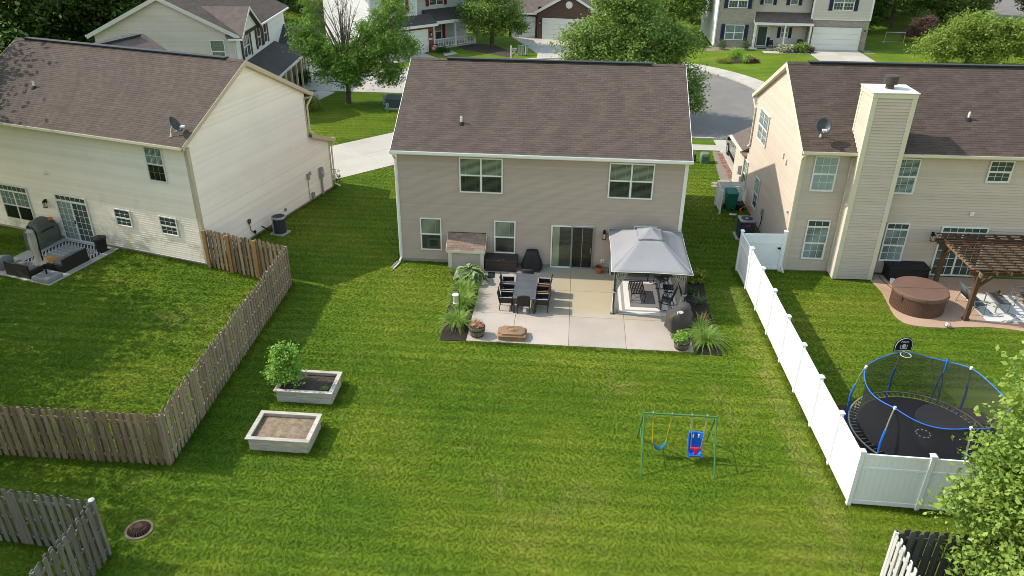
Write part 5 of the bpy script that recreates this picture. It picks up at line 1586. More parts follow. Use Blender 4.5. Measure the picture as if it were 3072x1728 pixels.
def curtain(x, y, dx, dy, tie=1.0):
    """gathered curtain hung from the beam and tied to its post"""
    P = []
    n = 26
    for i in range(16):
        z = 1.86 * (1 - i / 15) + .01
        if z > tie: sp_ = .08 + .44 * ((z - tie) / (1.86 - tie)) ** 1.2; cxo = .02 + .20 * ((z - tie) / (1.86 - tie)) ** 1.2
        else: sp_ = .09 + .27 * ((tie - z) / tie) ** .6; cxo = .02 + .06 * (tie - z) / tie
        row = []
        for j in range(n):
            u = j / (n - 1) - .5
            fold = .055 * math.sin(j * 1.55 + i * .12) * (.5 + sp_)
            row.append((x + dx * (cxo + u * sp_) + dy * fold, y + dy * (cxo + u * sp_) + abs(dx) * fold * (1 if dx else 0) + (fold * .6 if dy else 0), z))
        P.append(row)
    o = MB().grid(P).build('curtain', 'curtain_net', t, smooth=True, angle=80)
    MB().lathe([(.085, tie - .03), (.085, tie + .03)], 12, (x + dx * .02, y + dy * .02), cap0=False, cap1=False).build('tie_back', 'curtain_grey', o)
curtain(-hx + .02, -hy, 1, 0); curtain(-hx, -hy + .05, 0, 1)
curtain(hx - .02, -hy, -1, 0); curtain(hx, -hy + .05, 0, 1)
curtain(-hx, hy - .05, 0, -1); curtain(hx, hy - .05, 0, -1)

# rug and seating below the gazebo
tag(MB().box(-1.30, 1.30, -1.72, 1.72, 0, .008).build('outdoor_rug', 'rug_stripe', loc=(10.93, -2.32, ZP + .001)), 'grey and white striped outdoor rug under the gazebo', 'rug')
t = thing('coffee_table', 'slatted black metal coffee table on the striped rug', 'table', (10.58, -2.46, ZP + .01), R(2))
for i in range(9):
    x = -.27 + i * .0665
    MB().box(x - .022, x + .022, -.53, .53, .415, .43).build('slat', 'black_metal', t)
for s in (-1, 1):
    MB().box(-.30, .30, s * .54 - .02, s * .54 + .02, .405, .432).build('end_rail', 'black_metal', t)
    for s2 in (-1, 1):
        MB().box(s * .285 - .014, s * .285 + .014, s2 * .54 - .014, s2 * .54 + .014, 0, .405).build('leg', 'black_metal', t)
    MB().tube([(-.28, s * .54, .10), (.28, s * .54, .40)], .008, 5).tube([(-.28, s * .54, .40), (.28, s * .54, .10)], .008, 5).tube([(-.28, s * .54, .09), (.28, s * .54, .09)], .009, 5).build('cross_brace', 'black_metal', t)
def rocker(label, loc, rz):
    """sling rocking chair facing local +y"""
    t = thing('rocking_chair', label, 'chair', loc, rz, 'black sling rocking chairs under the gazebo')
    for s in (-1, 1):
        x = s * .27
        MB().tube([(x, .42, .10), (x, .2, .025), (x, -.05, .01), (x, -.3, .04), (x, -.50, .13)], .016, 7).build('runner', 'black_metal', t, smooth=True)
        MB().tube([(x, .24, .03), (x, .22, .44), (x, .20, .58), (x, -.20, .58)], .016, 7).build('leg', 'black_metal', t, smooth=True)
        MB().tube([(x, -.26, .03), (x, -.12, .36), (x, -.30, .95)], .016, 7).build('back_post', 'black_metal', t, smooth=True)
        MB().box(x - .03, x + .03, -.22, .24, .585, .605).build('armrest', 'black_metal', t, bev=.006)
    MB().grid([[(-.26, y, z), (0, y, z - .03), (.26, y, z)] for y, z in ((.26, .42), (.10, .39), (-.05, .36), (-.14, .37))]).build('seat', 'sling', t, smooth=True, solid=.012)
    MB().grid([[(-.26, y, z), (0, y - .03, z), (.26, y, z)] for y, z in ((-.13, .38), (-.19, .55), (-.25, .75), (-.31, .96))]).build('backrest', 'sling', t, smooth=True, solid=.012)
    return t
rocker('black sling rocking chair beside the covered kettle grill, facing the slatted coffee table', (11.78, -3.34, ZP + .01), R(78))
rocker('black sling rocking chair at the back of the gazebo rug', (11.70, -1.42, ZP + .01), R(112))
t = thing('side_table', 'small square black side table between the two rocking chairs', 'table', (11.87, -2.43, ZP + .01))
MB().box(-.22, .22, -.23, .23, .48, .505).build('top', 'black_metal', t, bev=.006)
for s in (-1, 1):
    for s2 in (-1, 1):
        MB().bar((s * .19, s2 * .20, .48), (-s * .15, s2 * .20, .0), .02, .02).build('leg', 'black_metal', t)
t = thing('patio_bench', 'dark metal bench with grey cushion at the back of the gazebo', 'bench', (10.55, -.78, ZP + .01))
MB().box(-.62, .62, -.26, .26, .36, .41).build('seat', 'black_metal', t)
MB().box(-.58, .58, -.24, .24, .41, .50).build('cushion', 'cushion_grey', t, bev=.03)
MB().box(-.60, .60, .25, .33, .45, .86).build('backrest', 'cushion_grey', t, bev=.03)
for s in (-1, 1):
    for s2 in (-.24, .26):
        MB().box(s * .60 - .02, s * .60 + .02, s2 - .02, s2 + .02, 0, .62).build('leg', 'black_metal', t)
    MB().box(s * .60 - .035, s * .60 + .035, -.27, .30, .60, .625).build('armrest', 'black_metal', t, bev=.006)

# covered grills
def draped(name, label, loc, rz, prof, m, cat='grill', lobes=None, n=40):
    """fabric cover hanging over a grill; prof rows: z, half-width x, half-depth y, squareness, x shift"""
    t = thing(name, label, cat, loc, rz)
    P = []
    for i, (z, a, b_, q, sx) in enumerate(prof):
        row = []
        for k in range(n + 1):
            th = 2 * math.pi * k / n
            c, s = math.cos(th), math.sin(th)
            rx = a * math.copysign(abs(c) ** q, c); ry = b_ * math.copysign(abs(s) ** q, s)
            low = 1 - i / (len(prof) - 1)
            fold = 1 + .055 * low * math.sin(5 * th + 1.3 * i * .3) + .035 * low * math.sin(11 * th + .5 + .4 * i) + .02 * math.sin(3 * th + 1.9 * i)
            row.append((rx * fold + sx, ry * fold, z))
        P.append(row)
    MB().grid(P).build('cover', m, t, smooth=True, angle=70)
    return t
t = draped('covered_grill', 'black covered grill against the taupe house wall beside the sliding door', (6.03, -.42, ZP), 0,
       [(.06, .44, .26, .55, 0), (.25, .46, .27, .55, 0), (.50, .41, .26, .55, 0), (.66, .34, .24, .55, 0), (.84, .29, .22, .5, 0), (.96, .27, .19, .5, 0), (1.0, .20, .12, .6, 0), (1.005, .01, .01, 1, 0)], 'cover_black')
for x in (-.28, .3):
    MB().lathe([(.05, -.02), (.05, .02)], 12).xf((x, -.2, .04), ry=R(90)).build('wheel', 'arm_grey', t)
t = draped('covered_grill', 'dark covered kettle grill with a white emblem at the patio corner', (12.06, -5.02, ZP), R(8),
       [(.10, .50, .42, .6, 0), (.30, .49, .40, .6, 0), (.55, .48, .38, .55, -.01), (.72, .47, .34, .5, -.01), (.79, .42, .31, .6, .02), (.86, .30, .29, .85, .09), (1.02, .28, .27, .95, .11), (1.13, .21, .21, 1, .12), (1.18, .11, .11, 1, .12), (1.19, .01, .01, 1, .12)], 'cover_brown')
MB().lathe([(.10, 0), (.09, .006), (.04, .006)], 16, sx=1.0, sy=.62).xf((-.06, -.255, .93), rx=R(72), rz=R(-12)).build('emblem', 'white_line', t)
MB().bar((-.20, -.285, .86), (-.19, -.265, .97), .035, .008).build('emblem_bar', 'white_line', t)
for s in (-.3, .3):
    MB().tube([(s, -.25, .0), (s * .9, -.22, .3)], .014, 6).build('leg', 'grey_metal', t)

# storage deck box
t = thing('deck_box', 'dark brown plastic deck box against the taupe wall under a window', 'storage box', (4.66, -.42, ZP))
for k in range(4):
    z0 = .02 + k * .125
    MB().box(-.67, .67, -.30, .29, z0, z0 + .120).build('plank', 'deckbox_brown', t, bev=.006)
for s in (-1, 1):
    for s2 in (-.30, .29):
        MB().box(s * .67 - .035, s * .67 + .035, s2 - .03, s2 + .03, 0, .52).build('corner_post', 'deckbox_brown', t, bev=.005)
MB().hexa([(-.73, -.36, .52), (.73, -.36, .52), (.73, .34, .55), (-.73, .34, .55)], [(-.73, -.36, .565), (.73, -.36, .565), (.72, .34, .61), (-.72, .34, .61)]).build('lid', 'deckbox_brown', t, bev=.012)
MB().box(-.04, .04, -.375, -.36, .50, .56).build('latch', 'gazebo_metal', t)

# plastic sandbox with moulded lid
t = thing('sandbox', 'brown plastic sandbox with a moulded round-crested lid at the patio edge', 'sandbox', (5.61, -6.16, ZP))
def rrect(hx_, hy_, r_, n=6):
    p = []
    for cx_, cy_, a0 in ((hx_ - r_, hy_ - r_, 0), (-hx_ + r_, hy_ - r_, 90), (-hx_ + r_, -hy_ + r_, 180), (hx_ - r_, -hy_ + r_, 270)):
        for k in range(n + 1):
            a = R(a0 + 90 * k / n); p.append((cx_ + r_ * math.cos(a), cy_ + r_ * math.sin(a)))
    return p
def loft(rings):
    b = MB(); n = len(rings[0][0])
    vs = [(x, y, z) for poly, z in rings for x, y in poly]
    fs = [(i * n + k, i * n + (k + 1) % n, (i + 1) * n + (k + 1) % n, (i + 1) * n + k) for i in range(len(rings) - 1) for k in range(n)]
    fs.append(tuple((len(rings) - 1) * n + k for k in range(n)))
    return b.add(vs, fs)
loft([(rrect(.53, .33, .09), 0), (rrect(.54, .34, .10), .05), (rrect(.53, .33, .09), .17)]).build('base', 'sandbox_brown', t, smooth=True)
loft([(rrect(.555, .355, .10), .165), (rrect(.56, .36, .10), .19), (rrect(.54, .34, .10), .215)]).build('lid_rim', 'sandbox_brown', t, smooth=True)
def notched(hx_, hy_, c_):
    p = []
    for sx, sy in ((1, 1), (-1, 1), (-1, -1), (1, -1)):
        cx_, cy_ = sx * hx_, sy * hy_
        k0 = [(cx_, cy_ - sy * c_), (cx_ - sx * c_ * .35, cy_ - sy * c_ * .75), (cx_ - sx * c_ * .75, cy_ - sy * c_ * .35), (cx_ - sx * c_, cy_)]
        if sx * sy < 0: k0 = k0[::-1]
        p += k0
    return p
loft([(notched(.51, .32, .15), .21), (notched(.50, .31, .15), .285), (notched(.47, .28, .15), .305)]).build('lid', 'sandbox_brown', t, smooth=True)
MB().lathe([(.235, .30), (.225, .325), (.19, .33), (.185, .318), (.145, .318), (.14, .335), (.10, .35), (.02, .352)], 30, cap0=False, sx=1.0, sy=.78).build('crest', 'sandbox_brown', t, smooth=True)
for x in (-.34, .34):
    MB().box(x - .03, x + .03, -.375, -.345, .12, .20).build('latch', 'sandbox_brown', t, bev=.008)
MB().box(.01, .07, -.352, -.341, .09, .14).build('flag_sticker', 'red_badge', t)

# flower barrels
def barrel(label, loc):
    t = thing('barrel_planter', label, 'planter', loc, 0, 'half whisky-barrel planters on the patio')
    n = 18
    for k in range(n):
        a0, a1 = 2 * math.pi * k / n, 2 * math.pi * (k + .94) / n
        b = MB(); prof = ((.245, 0), (.285, .14), (.305, .27), (.318, .42))
        for (r0, z0), (r1, z1) in zip(prof[:-1], prof[1:]):
            b.hexa([(q * math.cos(a), q * math.sin(a), z0) for q, a in ((r0, a0), (r0, a1), (r0 - .025, a1), (r0 - .025, a0))],
                   [(q * math.cos(a), q * math.sin(a), z1) for q, a in ((r1, a0), (r1, a1), (r1 - .025, a1), (r1 - .025, a0))])
        b.build('stave', 'barrel_wood', t)
    for z, r_ in ((.07, .268), (.30, .312)):
        MB().lathe([(r_, z - .022), (r_ + .004, z + .022), (r_ - .01, z + .022), (r_ - .012, z - .022)], 30, cap0=False, cap1=False).build('hoop', 'barrel_hoop', t)
    MB().lathe([(.29, .37), (.05, .385)], 20, cap0=False).build('soil', 'soil_dark', t)
    return t
BAR1 = (4.26, -6.20, ZP); BAR2 = (12.03, -6.36, ZP)
barrel('half barrel of pink flowers at the lily-bed corner of the patio', BAR1)
barrel('half barrel of leafy green plants at the grill corner of the patio', BAR2)

# small things on the patio
t = thing('flower_pot', 'terracotta pot on the patio between door and gazebo', 'pot', (9.03, -.40, ZP))
MB().lathe([(.12, 0), (.165, .22), (.185, .225), (.19, .30), (.175, .30), (.165, .25), (.02, .245)], 22).build('pot', 'terracotta', t, smooth=True)
tag(MB().box(-.16, .16, -.28, .28, 0, .012).build('door_mat', 'cover_black', loc=(4.27, -1.10, ZP), rz=R(4)), 'dark mat lying on the patio beside the hosta', 'mat')
t = thing('soft_toy', 'crumpled pink toy lying by the deck box', 'toy', (5.52, -.86, ZP))
MB().lathe([(.02, 0), (.10, .02), (.12, .07), (.07, .13), (.01, .14)], 12, sx=1.2, sy=.8).build('body', 'pink_toy', t, smooth=True)
MB().lathe([(.01, .0), (.06, .02), (.05, .07), (.01, .09)], 10, (.13, -.04)).build('head', 'pink_toy', t, smooth=True)

# bird feeder on a shepherd's hook
t = thing('bird_feeder', 'white-roofed bird feeder on a thin black hook in the lily bed', 'bird feeder', (3.64, -6.45, 0))
MB().tube([(0, 0, 0), (0, 0, 1.95), (-.03, 0, 2.06), (-.12, 0, 2.10), (-.17, 0, 2.03)], .010, 6).build('hook', 'black_metal', t, smooth=True)
MB().lathe([(.125, 1.90), (.12, 1.925), (.02, 1.95)], 18, (-.14, 0)).build('lid', 'feeder_white', t, smooth=True)
MB().lathe([(.085, 1.58), (.09, 1.90)], 16, (-.14, 0)).build('tube', 'feeder_grain', t, smooth=True)
MB().lathe([(.10, 1.55), (.11, 1.58)], 16, (-.14, 0)).build('tray', 'feeder_white', t, smooth=True)
MB().tube([(-.16, 0, 2.03), (-.14, 0, 1.94)], .004, 5).build('wire', 'black_metal', t)

# ---------------------------------------------------------------- cream house patio (positions in that house's axes)
def lh(name, label, cat, lx, ly, z=.03, rz=0.0, group=None):
    return thing(name, label, cat, LHp(lx, ly, z), R(LHA) + rz, group)
r_ = MB().box(-1.40, 1.40, -1.38, 1.38, 0, .008).build('outdoor_rug', 'rug_tribal', loc=LHp(-6.70, -1.58, .031), rz=R(LHA))
tag(r_, 'black and white patterned rug outside the cream house door', 'rug')
def loveseat(label, lx, ly, rz):
    t = lh('loveseat', label, 'sofa', lx, ly, .04, rz, 'black wicker loveseats on the patterned rug')
    MB().box(-.68, .68, -.36, -.28, .02, .62).build('backrest', 'wicker', t, bev=.01)
    MB().box(-.66, .66, -.28, .36, .02, .30).build('seat_base', 'wicker', t, bev=.01)
    MB().box(-.63, -.01, -.26, .37, .30, .40).build('cushion', 'cushion_grey', t, bev=.03)
    MB().box(.01, .63, -.26, .37, .30, .40).build('cushion', 'cushion_grey', t, bev=.03)
    for s in (-1, 1):
        MB().box(s * .67 - .03, s * .67 + .03, -.28, .36, .02, .34).build('arm', 'wicker', t, bev=.01)
    return t
loveseat('black wicker loveseat with its back to the brown fence', -5.70, -2.20, R(90))
loveseat('black wicker loveseat beside the umbrella base, its back to the camera', -6.92, -3.52, 0)
t = lh('coffee_table', 'dark coffee table with an orange teak top by the closed umbrella', 'table', -6.35, -2.62, .04)
for i in range(6):
    MB().box(-.42, .42, -.30 + i * .1, -.205 + i * .1, .36, .385).build('slat', 'teak', t)
MB().box(-.43, .43, -.31, .30, .05, .355).build('base', 'wicker', t, bev=.01)
t = lh('patio_umbrella', 'closed taupe cantilever umbrella on a grey block base', 'umbrella', -5.62, -3.52, .03)
MB().box(-.46, .46, -.42, .40, 0, .20).build('base', 'umbrella_base', t, bev=.04)
MB().box(-.16, .16, -.14, .14, .20, .215).build('base_plate', 'umbrella_base', t)
MB().tube([(0, 0, .2), (.02, .0, 1.2), (.06, .02, 2.2)], .032, 8).build('mast', 'black_metal', t, smooth=True)
MB().tube([(.06, .02, 2.2), (-.10, .0, 2.42), (-.25, -.02, 2.40)], .028, 8).build('arm', 'black_metal', t, smooth=True)
MB().tube([(.03, .02, 1.0), (-.20, 0, 2.36)], .02, 7).build('strut', 'black_metal', t, smooth=True)
P = []
for i, (z, rd) in enumerate(((2.34, .03), (2.22, .11), (2.18, .16), (2.16, .10), (1.9, .14), (1.6, .16), (1.25, .15), (1.12, .11), (.95, .17), (.80, .24), (.72, .26))):
    P.append([(-.25 + (2.34 - z) * .05 + rd * (1 + .16 * math.sin(8 * 2 * math.pi * k / 32)) * math.cos(2 * math.pi * k / 32), -.02 + rd * (1 + .16 * math.sin(8 * 2 * math.pi * k / 32)) * math.sin(2 * math.pi * k / 32), z) for k in range(33)])
MB().grid(P).build('canopy', 'umbrella_cloth', t, smooth=True, angle=70)
MB().lathe([(.05, 2.34), (.08, 2.40), (.05, 2.46)], 10, (-.25, -.02)).build('hub', 'black_metal', t)
t = draped('covered_grill', 'large grey-green covered grill by the cream house sliding door', LHp(-8.72, -.86, .03), R(LHA) + R(96),
       [(.03, .80, .40, .5, 0), (.3, .82, .42, .5, 0), (.7, .80, .40, .5, 0), (.86, .76, .36, .5, 0), (.95, .52, .34, .5, 0), (1.15, .44, .30, .55, 0), (1.24, .36, .22, .6, 0), (1.25, .01, .01, 1, 0)], 'cover_green')
MB().bar((-.40, -.43, .80), (.35, -.43, .80), .03, .05).build('strap', 'cover_black', t)
t = lh('toy_ball_launcher', 'orange round toy lying on top of the green grill cover', 'toy', -8.55, -.42, 1.10)
MB().lathe([(.04, 0), (.15, .02), (.16, .07), (.10, .11), (.05, .08)], 16).build('disc', 'orange', t, smooth=True)
MB().box(.12, .30, -.03, .03, .0, .03).build('tail', 'swing_teal', t)
t = lh('trash_can', 'black plastic trash can beside the cream house wall', 'trash can', -5.58, -.52, .03)
MB().lathe([(.22, 0), (.27, .60), (.29, .62), (.29, .65)], 24, cap1=False).build('can', 'trash_black', t, smooth=True)
MB().lathe([(.305, .645), (.305, .68), (.22, .72), (.05, .74), (.02, .74)], 24).build('lid', 'trash_black', t, smooth=True)
for s in (-1, 1):
    MB().box(s * .30 - .03, s * .30 + .03, -.06, .06, .52, .58).build('handle', 'trash_black', t, bev=.01)
t = lh('fire_pit', 'grey covered round fire pit at the edge of the frame', 'fire pit', -8.40, -3.35, .03)
MB().lathe([(.44, 0), (.45, .30), (.40, .40), (.25, .46), (.01, .47)], 26, cap0=False).build('cover', 'cushion_grey', t, smooth=True)
t = lh('ac_unit', 'tall white air conditioner on a slab beside the cream house', 'air conditioner', .90, 4.22, 0)
MB().box(-.36, .36, -.34, .34, 0, .07).build('pad', 'drive_concrete', t)
MB().lathe([(.30, .07), (.30, .84)], 28).build('coil', 'ac_dark', t, smooth=True)
for k in range(14):
    MB().tube([(.307 * math.cos(2 * math.pi * j / 24), .307 * math.sin(2 * math.pi * j / 24), .13 + k * .05) for j in range(25)], .005, 4, cap=False).build('grille_ring', 'ac_dark', t)
MB().lathe([(.33, .82), (.335, .90), (.30, .92), (.29, .90)], 28, cap1=False).build('top_rim', 'ac_case', t, smooth=True)
MB().lathe([(.29, .885), (.02, .90)], 24, cap0=False).build('fan_guard', 'ac_dark', t)
MB().extrude([(-.34, -.12, .07), (-.20, -.29, .07), (-.12, -.31, .07), (-.33, .20, .07)], (0, 0, .76)).build('panel', 'ac_case', t)

# ---------------------------------------------------------------- beige house side and patio (positions in that house's axes)
def RHp(lx, ly, z=0.0):
    a = R(1.7)
    return Vector((17.3 + lx * math.cos(a) - ly * math.sin(a), .75 + lx * math.sin(a) + ly * math.cos(a), z))
def rh(name, label, cat, lx, ly, z=.03, rz=0.0, group=None):
    return thing(name, label, cat, RHp(lx, ly, z), R(1.7) + rz, group)
t = rh('ac_unit', 'dark blue-grey air conditioner by the vinyl gate', 'air conditioner', -.92, 3.62, 0)
MB().box(-.50, .45, -.45, .45, 0, .06).build('pad', 'drive_concrete', t)
loft([(rrect(.37, .37, .07), .06), (rrect(.37, .37, .07), .92)]).build('case', 'ac_dark', t, smooth=True)
for k in range(13):
    MB().tube([(x, y, .14 + k * .058) for x, y in rrect(.374, .374, .07)] + [(.374, .304, .14 + k * .058)], .006, 4, cap=False).build('louvre', 'ac_blue', t)
b = loft([(rrect(.39, .39, .09), .90), (rrect(.39, .39, .09), .97), (rrect(.36, .36, .08), .985)])
b.build('top', 'grey_metal', t, smooth=True)
MB().lathe([(.29, .988), (.10, .992), (.02, .992)], 26, cap0=False).build('fan_opening', 'ac_dark', t)
for k in range(8):
    a = 2 * math.pi * k / 8
    MB().bar((.03 * math.cos(a), .03 * math.sin(a), 1.0), (.29 * math.cos(a), .29 * math.sin(a), 1.0), .008, .008).build('guard_wire', 'black_metal', t)
MB().lathe([(.10, .995), (.08, 1.01)], 16).build('motor_cap', 'grey_metal', t)
MB().box(-.10, .12, -.384, -.374, .70, .76).build('badge', 'red_badge', t)
t = rh('wheelie_bin', 'green wheeled rubbish bin behind a white lattice screen', 'bin', -.95, 7.15, 0)
MB().hexa([(-.22, -.24, .08), (.22, -.24, .08), (.24, .26, .08), (-.24, .26, .08)], [(-.29, -.33, .98), (.29, -.33, .98), (.30, .34, .98), (-.30, .34, .98)]).build('body', 'bin_green', t, bev=.02)
MB().hexa([(-.31, -.36, .98), (.31, -.36, .98), (.32, .37, .98), (-.32, .37, .98)], [(-.29, -.34, 1.03), (.29, -.34, 1.03), (.28, .36, 1.10), (-.28, .36, 1.10)]).build('lid', 'bin_green', t, bev=.02)
for s in (-1, 1):
    MB().lathe([(.11, -.03), (.11, .03)], 16).xf((s * .25, .28, .11), ry=R(90)).build('wheel', 'tyre', t, smooth=True)
MB().tube([(-.28, .40, .95), (.28, .40, .95)], .018, 7).build('handle', 'bin_green_dark', t)
t = rh('recycling_tub', 'low dark tub beside the green bin', 'tub', -.45, 7.25, 0)
MB().hexa([(-.17, -.25, 0), (.17, -.25, 0), (.17, .25, 0), (-.17, .25, 0)], [(-.22, -.30, .34), (.22, -.30, .34), (.22, .30, .34), (-.22, .30, .34)]).build('body', 'trash_black', t, bev=.015)
t = rh('bin_screen', 'white slatted two-panel screen around the bins', 'screen', -1.62, 7.08, 0)
for (a, c) in (((-.0, -.60), (.0, .62)), ((.0, .72), (1.36, .78))):
    A = Vector((*a, 0)); B = Vector((*c, 0))
    MB().box(A.x - .04, A.x + .04, A.y - .04, A.y + .04, 0, 1.32).build('post', 'vinyl_white', t)
    MB().box(B.x - .04, B.x + .04, B.y - .04, B.y + .04, 0, 1.32).build('post', 'vinyl_white', t)
    for k in range(9):
        MB().bar(A + Z * (.16 + k * .137), B + Z * (.16 + k * .137), .02, .115).build('slat', 'vinyl_white', t)
t = rh('paper_litter', 'torn white paper lying on the grass by the green bin', 'litter', -.95, 6.35, .03)
MB().add([(-.2, -.05, 0), (-.05, -.15, .03), (.15, -.10, .01), (.22, .06, .04), (.02, .10, .02), (-.15, .08, .05)], [(0, 1, 4, 5), (1, 2, 3, 4)]).build('sheet', 'paper', t, solid=.004)
t = rh('garden_hose', 'orange hose looped against the beige wall behind the air conditioner', 'hose', -.35, 6.2, 0)
MB().tube([(.25 * math.cos(a_), .05 * math.sin(3 * a_), .32 + .28 * math.sin(a_)) for a_ in [R(x) for x in range(-20, 320, 20)]], .018, 6).build('loop', 'orange', t, smooth=True)
MB().box(-.32, -.24, -.04, .04, .3, .45).build('nozzle', 'orange', t)
t = thing('cable_pedestal', 'low green ribbed utility box on the grass by the brick path', 'utility box', (15.82, 15.55, 0))
loft([(rrect(.28, .28, .06), 0), (rrect(.27, .27, .06), .50), (rrect(.20, .20, .06), .60)]).build('cabinet', 'utility_green', t, smooth=True)
for k in range(5):
    MB().box(-.20, .20, -.292, -.27, .12 + k * .075, .15 + k * .075).build('rib', 'utility_green', t)
t = thing('utility_post', 'round grey-green utility post beside the ribbed green box', 'utility post', (15.18, 15.50, 0))
MB().lathe([(.10, 0), (.10, .50), (.06, .54), (.01, .55)], 14).build('tube', 'transformer_green', t, smooth=True)
bp = struct(MB().prism([(16.80, 12.6), (17.23, 12.7), (17.24, 17.5), (16.72, 17.5)], -.05, .018).build('path', 'gravel_mix'))
k = 0
for j in range(15):
    for i in range(2):
        MB().box(16.86 + i * .17, 17.02 + i * .17, 12.75 + j * .31, 13.02 + j * .31, .018, .045).build('brick', 'path_brick', bp, bev=.006)
for (x, y, s, lab) in ((16.56, 12.21, .30, 'largest'), (16.03, 11.81, .26, 'middle'), (15.91, 11.33, .25, 'nearest')):
    t = MB().prism([(s * 1.15 * math.cos(a_) * (1 + .12 * math.sin(3 * a_ + x)), s * .8 * math.sin(a_) * (1 + .1 * math.cos(2 * a_ + y))) for a_ in [R(q) for q in range(0, 360, 30)]], 0, .04).build('stepping_stone', 'stone_step', loc=(x, y, 0), bev=.012)
    tag(t, {'largest': 'flat tan stepping stone closest to the brick path', 'middle': 'flat tan stepping stone between the two others near the bin screen', 'nearest': 'flat tan stepping stone nearest the camera behind the bin screen'}[lab], 'stone', 'stepping stones by the bin screen')

# pickup parked beyond the garage wing
t = thing('pickup_truck', 'silver pickup truck parked behind the beige house garage', 'truck', (18.45, 15.4, 0))
body = [(-.98, -2.9, .42), (-.98, 2.75, .42), (-.95, 2.80, .75), (-.92, 2.70, 1.02), (-.95, 1.45, 1.10), (-.95, -1.0, 1.14), (-.95, -2.9, 1.12)]
MB().extrude(body, (1.96, 0, 0)).build('body', 'car_silver', t, bev=.05)
cab = [(-.92, 1.42, 1.10), (-.80, .72, 1.72), (-.80, -.75, 1.74), (-.92, -1.05, 1.13)]
MB().hexa([(-.93, 1.42, 1.10), (.93, 1.42, 1.10), (.93, -1.05, 1.13), (-.93, -1.05, 1.13)], [(-.76, .68, 1.72), (.76, .68, 1.72), (.76, -.80, 1.74), (-.76, -.80, 1.74)]).build('cab', 'car_silver', t, bev=.05)
MB().hexa([(-.955, 1.0, 1.14), (-.90, 1.0, 1.14), (-.90, -.9, 1.16), (-.955, -.9, 1.16)], [(-.82, .62, 1.62), (-.77, .62, 1.62), (-.77, -.72, 1.64), (-.82, -.72, 1.64)]).build('side_window', 'car_glass', t)
MB().hexa([(-.80, 1.36, 1.20), (.80, 1.36, 1.20), (.80, 1.30, 1.18), (-.80, 1.30, 1.18)], [(-.70, .82, 1.66), (.70, .82, 1.66), (.70, .76, 1.64), (-.70, .76, 1.64)]).build('windscreen', 'car_glass', t)
for s in (-1, 1):
    for y in (1.75, -1.75):
        w_ = MB().lathe([(.38, -.12), (.39, 0), (.38, .12)], 22).xf((s * .90, y, .39), ry=R(90)).build('wheel', 'tyre', t, smooth=True)
        MB().lathe([(.24, -.125), (.10, -.135), (.10, .135), (.24, .125)], 18).xf((s * .90, y, .39), ry=R(90)).build('rim', 'grey_metal', w_, smooth=True)
MB().box(-1.22, -.98, 1.05, 1.22, 1.14, 1.36).build('mirror', 'black_metal', t, bev=.03)
for y in (.40, -.72):
    MB().box(-.985, -.955, y - .10, y + .10, 1.00, 1.05).build('door_handle', 'black_metal', t, bev=.01)
MB().box(-1.06, -.90, -1.1, 1.1, .32, .38).build('running_board', 'black_metal', t, bev=.01)

# hot tub, storage chest, pergola
t = rh('hot_tub', 'round brown hot tub with a folded vinyl cover', 'hot tub', 4.77, -3.03, .03)
MB().lathe([(1.0, 0), (1.03, .70)], 44).build('cabinet', 'tub_brown', t, smooth=True)
me = MB().box(1.012, 1.04, -.028, .028, .02, .70).mesh('cladding_strip', 'tub_brown')
for k in range(100):
    ob('cladding_strip', me, t, None, (0, 0, 2 * math.pi * k / 100))
MB().lathe([(1.06, .68), (1.09, .74), (1.08, .80), (1.04, .83)], 44, cap0=False, cap1=False).build('rim', 'tub_cover', t, smooth=True)
for s in (0, 1):
    P = [(1.07 * math.cos(R(a_ + 180 * s)) , 1.07 * math.sin(R(a_ + 180 * s)) + (.008 if not s else -.008)) for a_ in range(0, 181, 9)]
    MB().prism(P, .74, .87).build('cover_half', 'tub_cover', t, bev=.03)
for a_ in (-150, -100, -30):
    c, s = math.cos(R(a_)), math.sin(R(a_))
    MB().bar((1.10 * c, 1.10 * s, .80), (1.06 * c, 1.06 * s, .45), .04, .012, up=(c, s, 0)).build('cover_strap', 'tub_brown', t)
t = rh('storage_chest', 'black wicker storage chest against the beige wall by the chimney', 'storage box', 5.28, -.42, .03)
MB().box(-.85, .85, -.36, .36, .02, .58).build('body', 'chest_black', t, bev=.015)
MB().box(-.89, .89, -.40, .40, .58, .65).build('lid', 'chest_black', t, bev=.02)
t = rh('bucket', 'small white bucket in front of the black storage chest', 'bucket', 4.52, -1.0, .03)
MB().lathe([(.08, 0), (.095, .20), (.10, .20), (.10, .22), (.085, .22), (.07, .02)], 16, cap1=False).build('pail', 'paper', t, smooth=True)
tag(MB().tube([RHp(4.2, -.35, .045), RHp(4.22, -.9, .045), RHp(4.35, -1.5, .045), RHp(4.62, -1.95, .045)], .012, 6).build('power_cord', 'rubber'), 'thin black cord running across the patio to the hot tub', 'cord')
t = rh('pergola', 'dark brown timber pergola over the beige house patio', 'pergola', 6.2, -4.1, .03)
PX, PY = 4.3, 3.0
for x in (.12, PX - .1):
    for y in (.05, PY):
        MB().box(x - .08, x + .08, y - .08, y + .08, 0, 2.12).build('post', 'pergola_wood', t, bev=.006)
        MB().box(x - .11, x + .11, y - .11, y + .11, 0, .10).build('post_base', 'pergola_wood', t, bev=.004)
        s = 1 if x < 2 else -1
        MB().bar((x + s * .05, y, 1.52), (x + s * .60, y, 2.06), .07, .10).build('knee_brace', 'pergola_wood', t)
        sy = 1 if y < 1 else -1
        MB().bar((x, y + sy * .05, 1.52), (x, y + sy * .55, 2.06), .07, .10).build('knee_brace', 'pergola_wood', t)
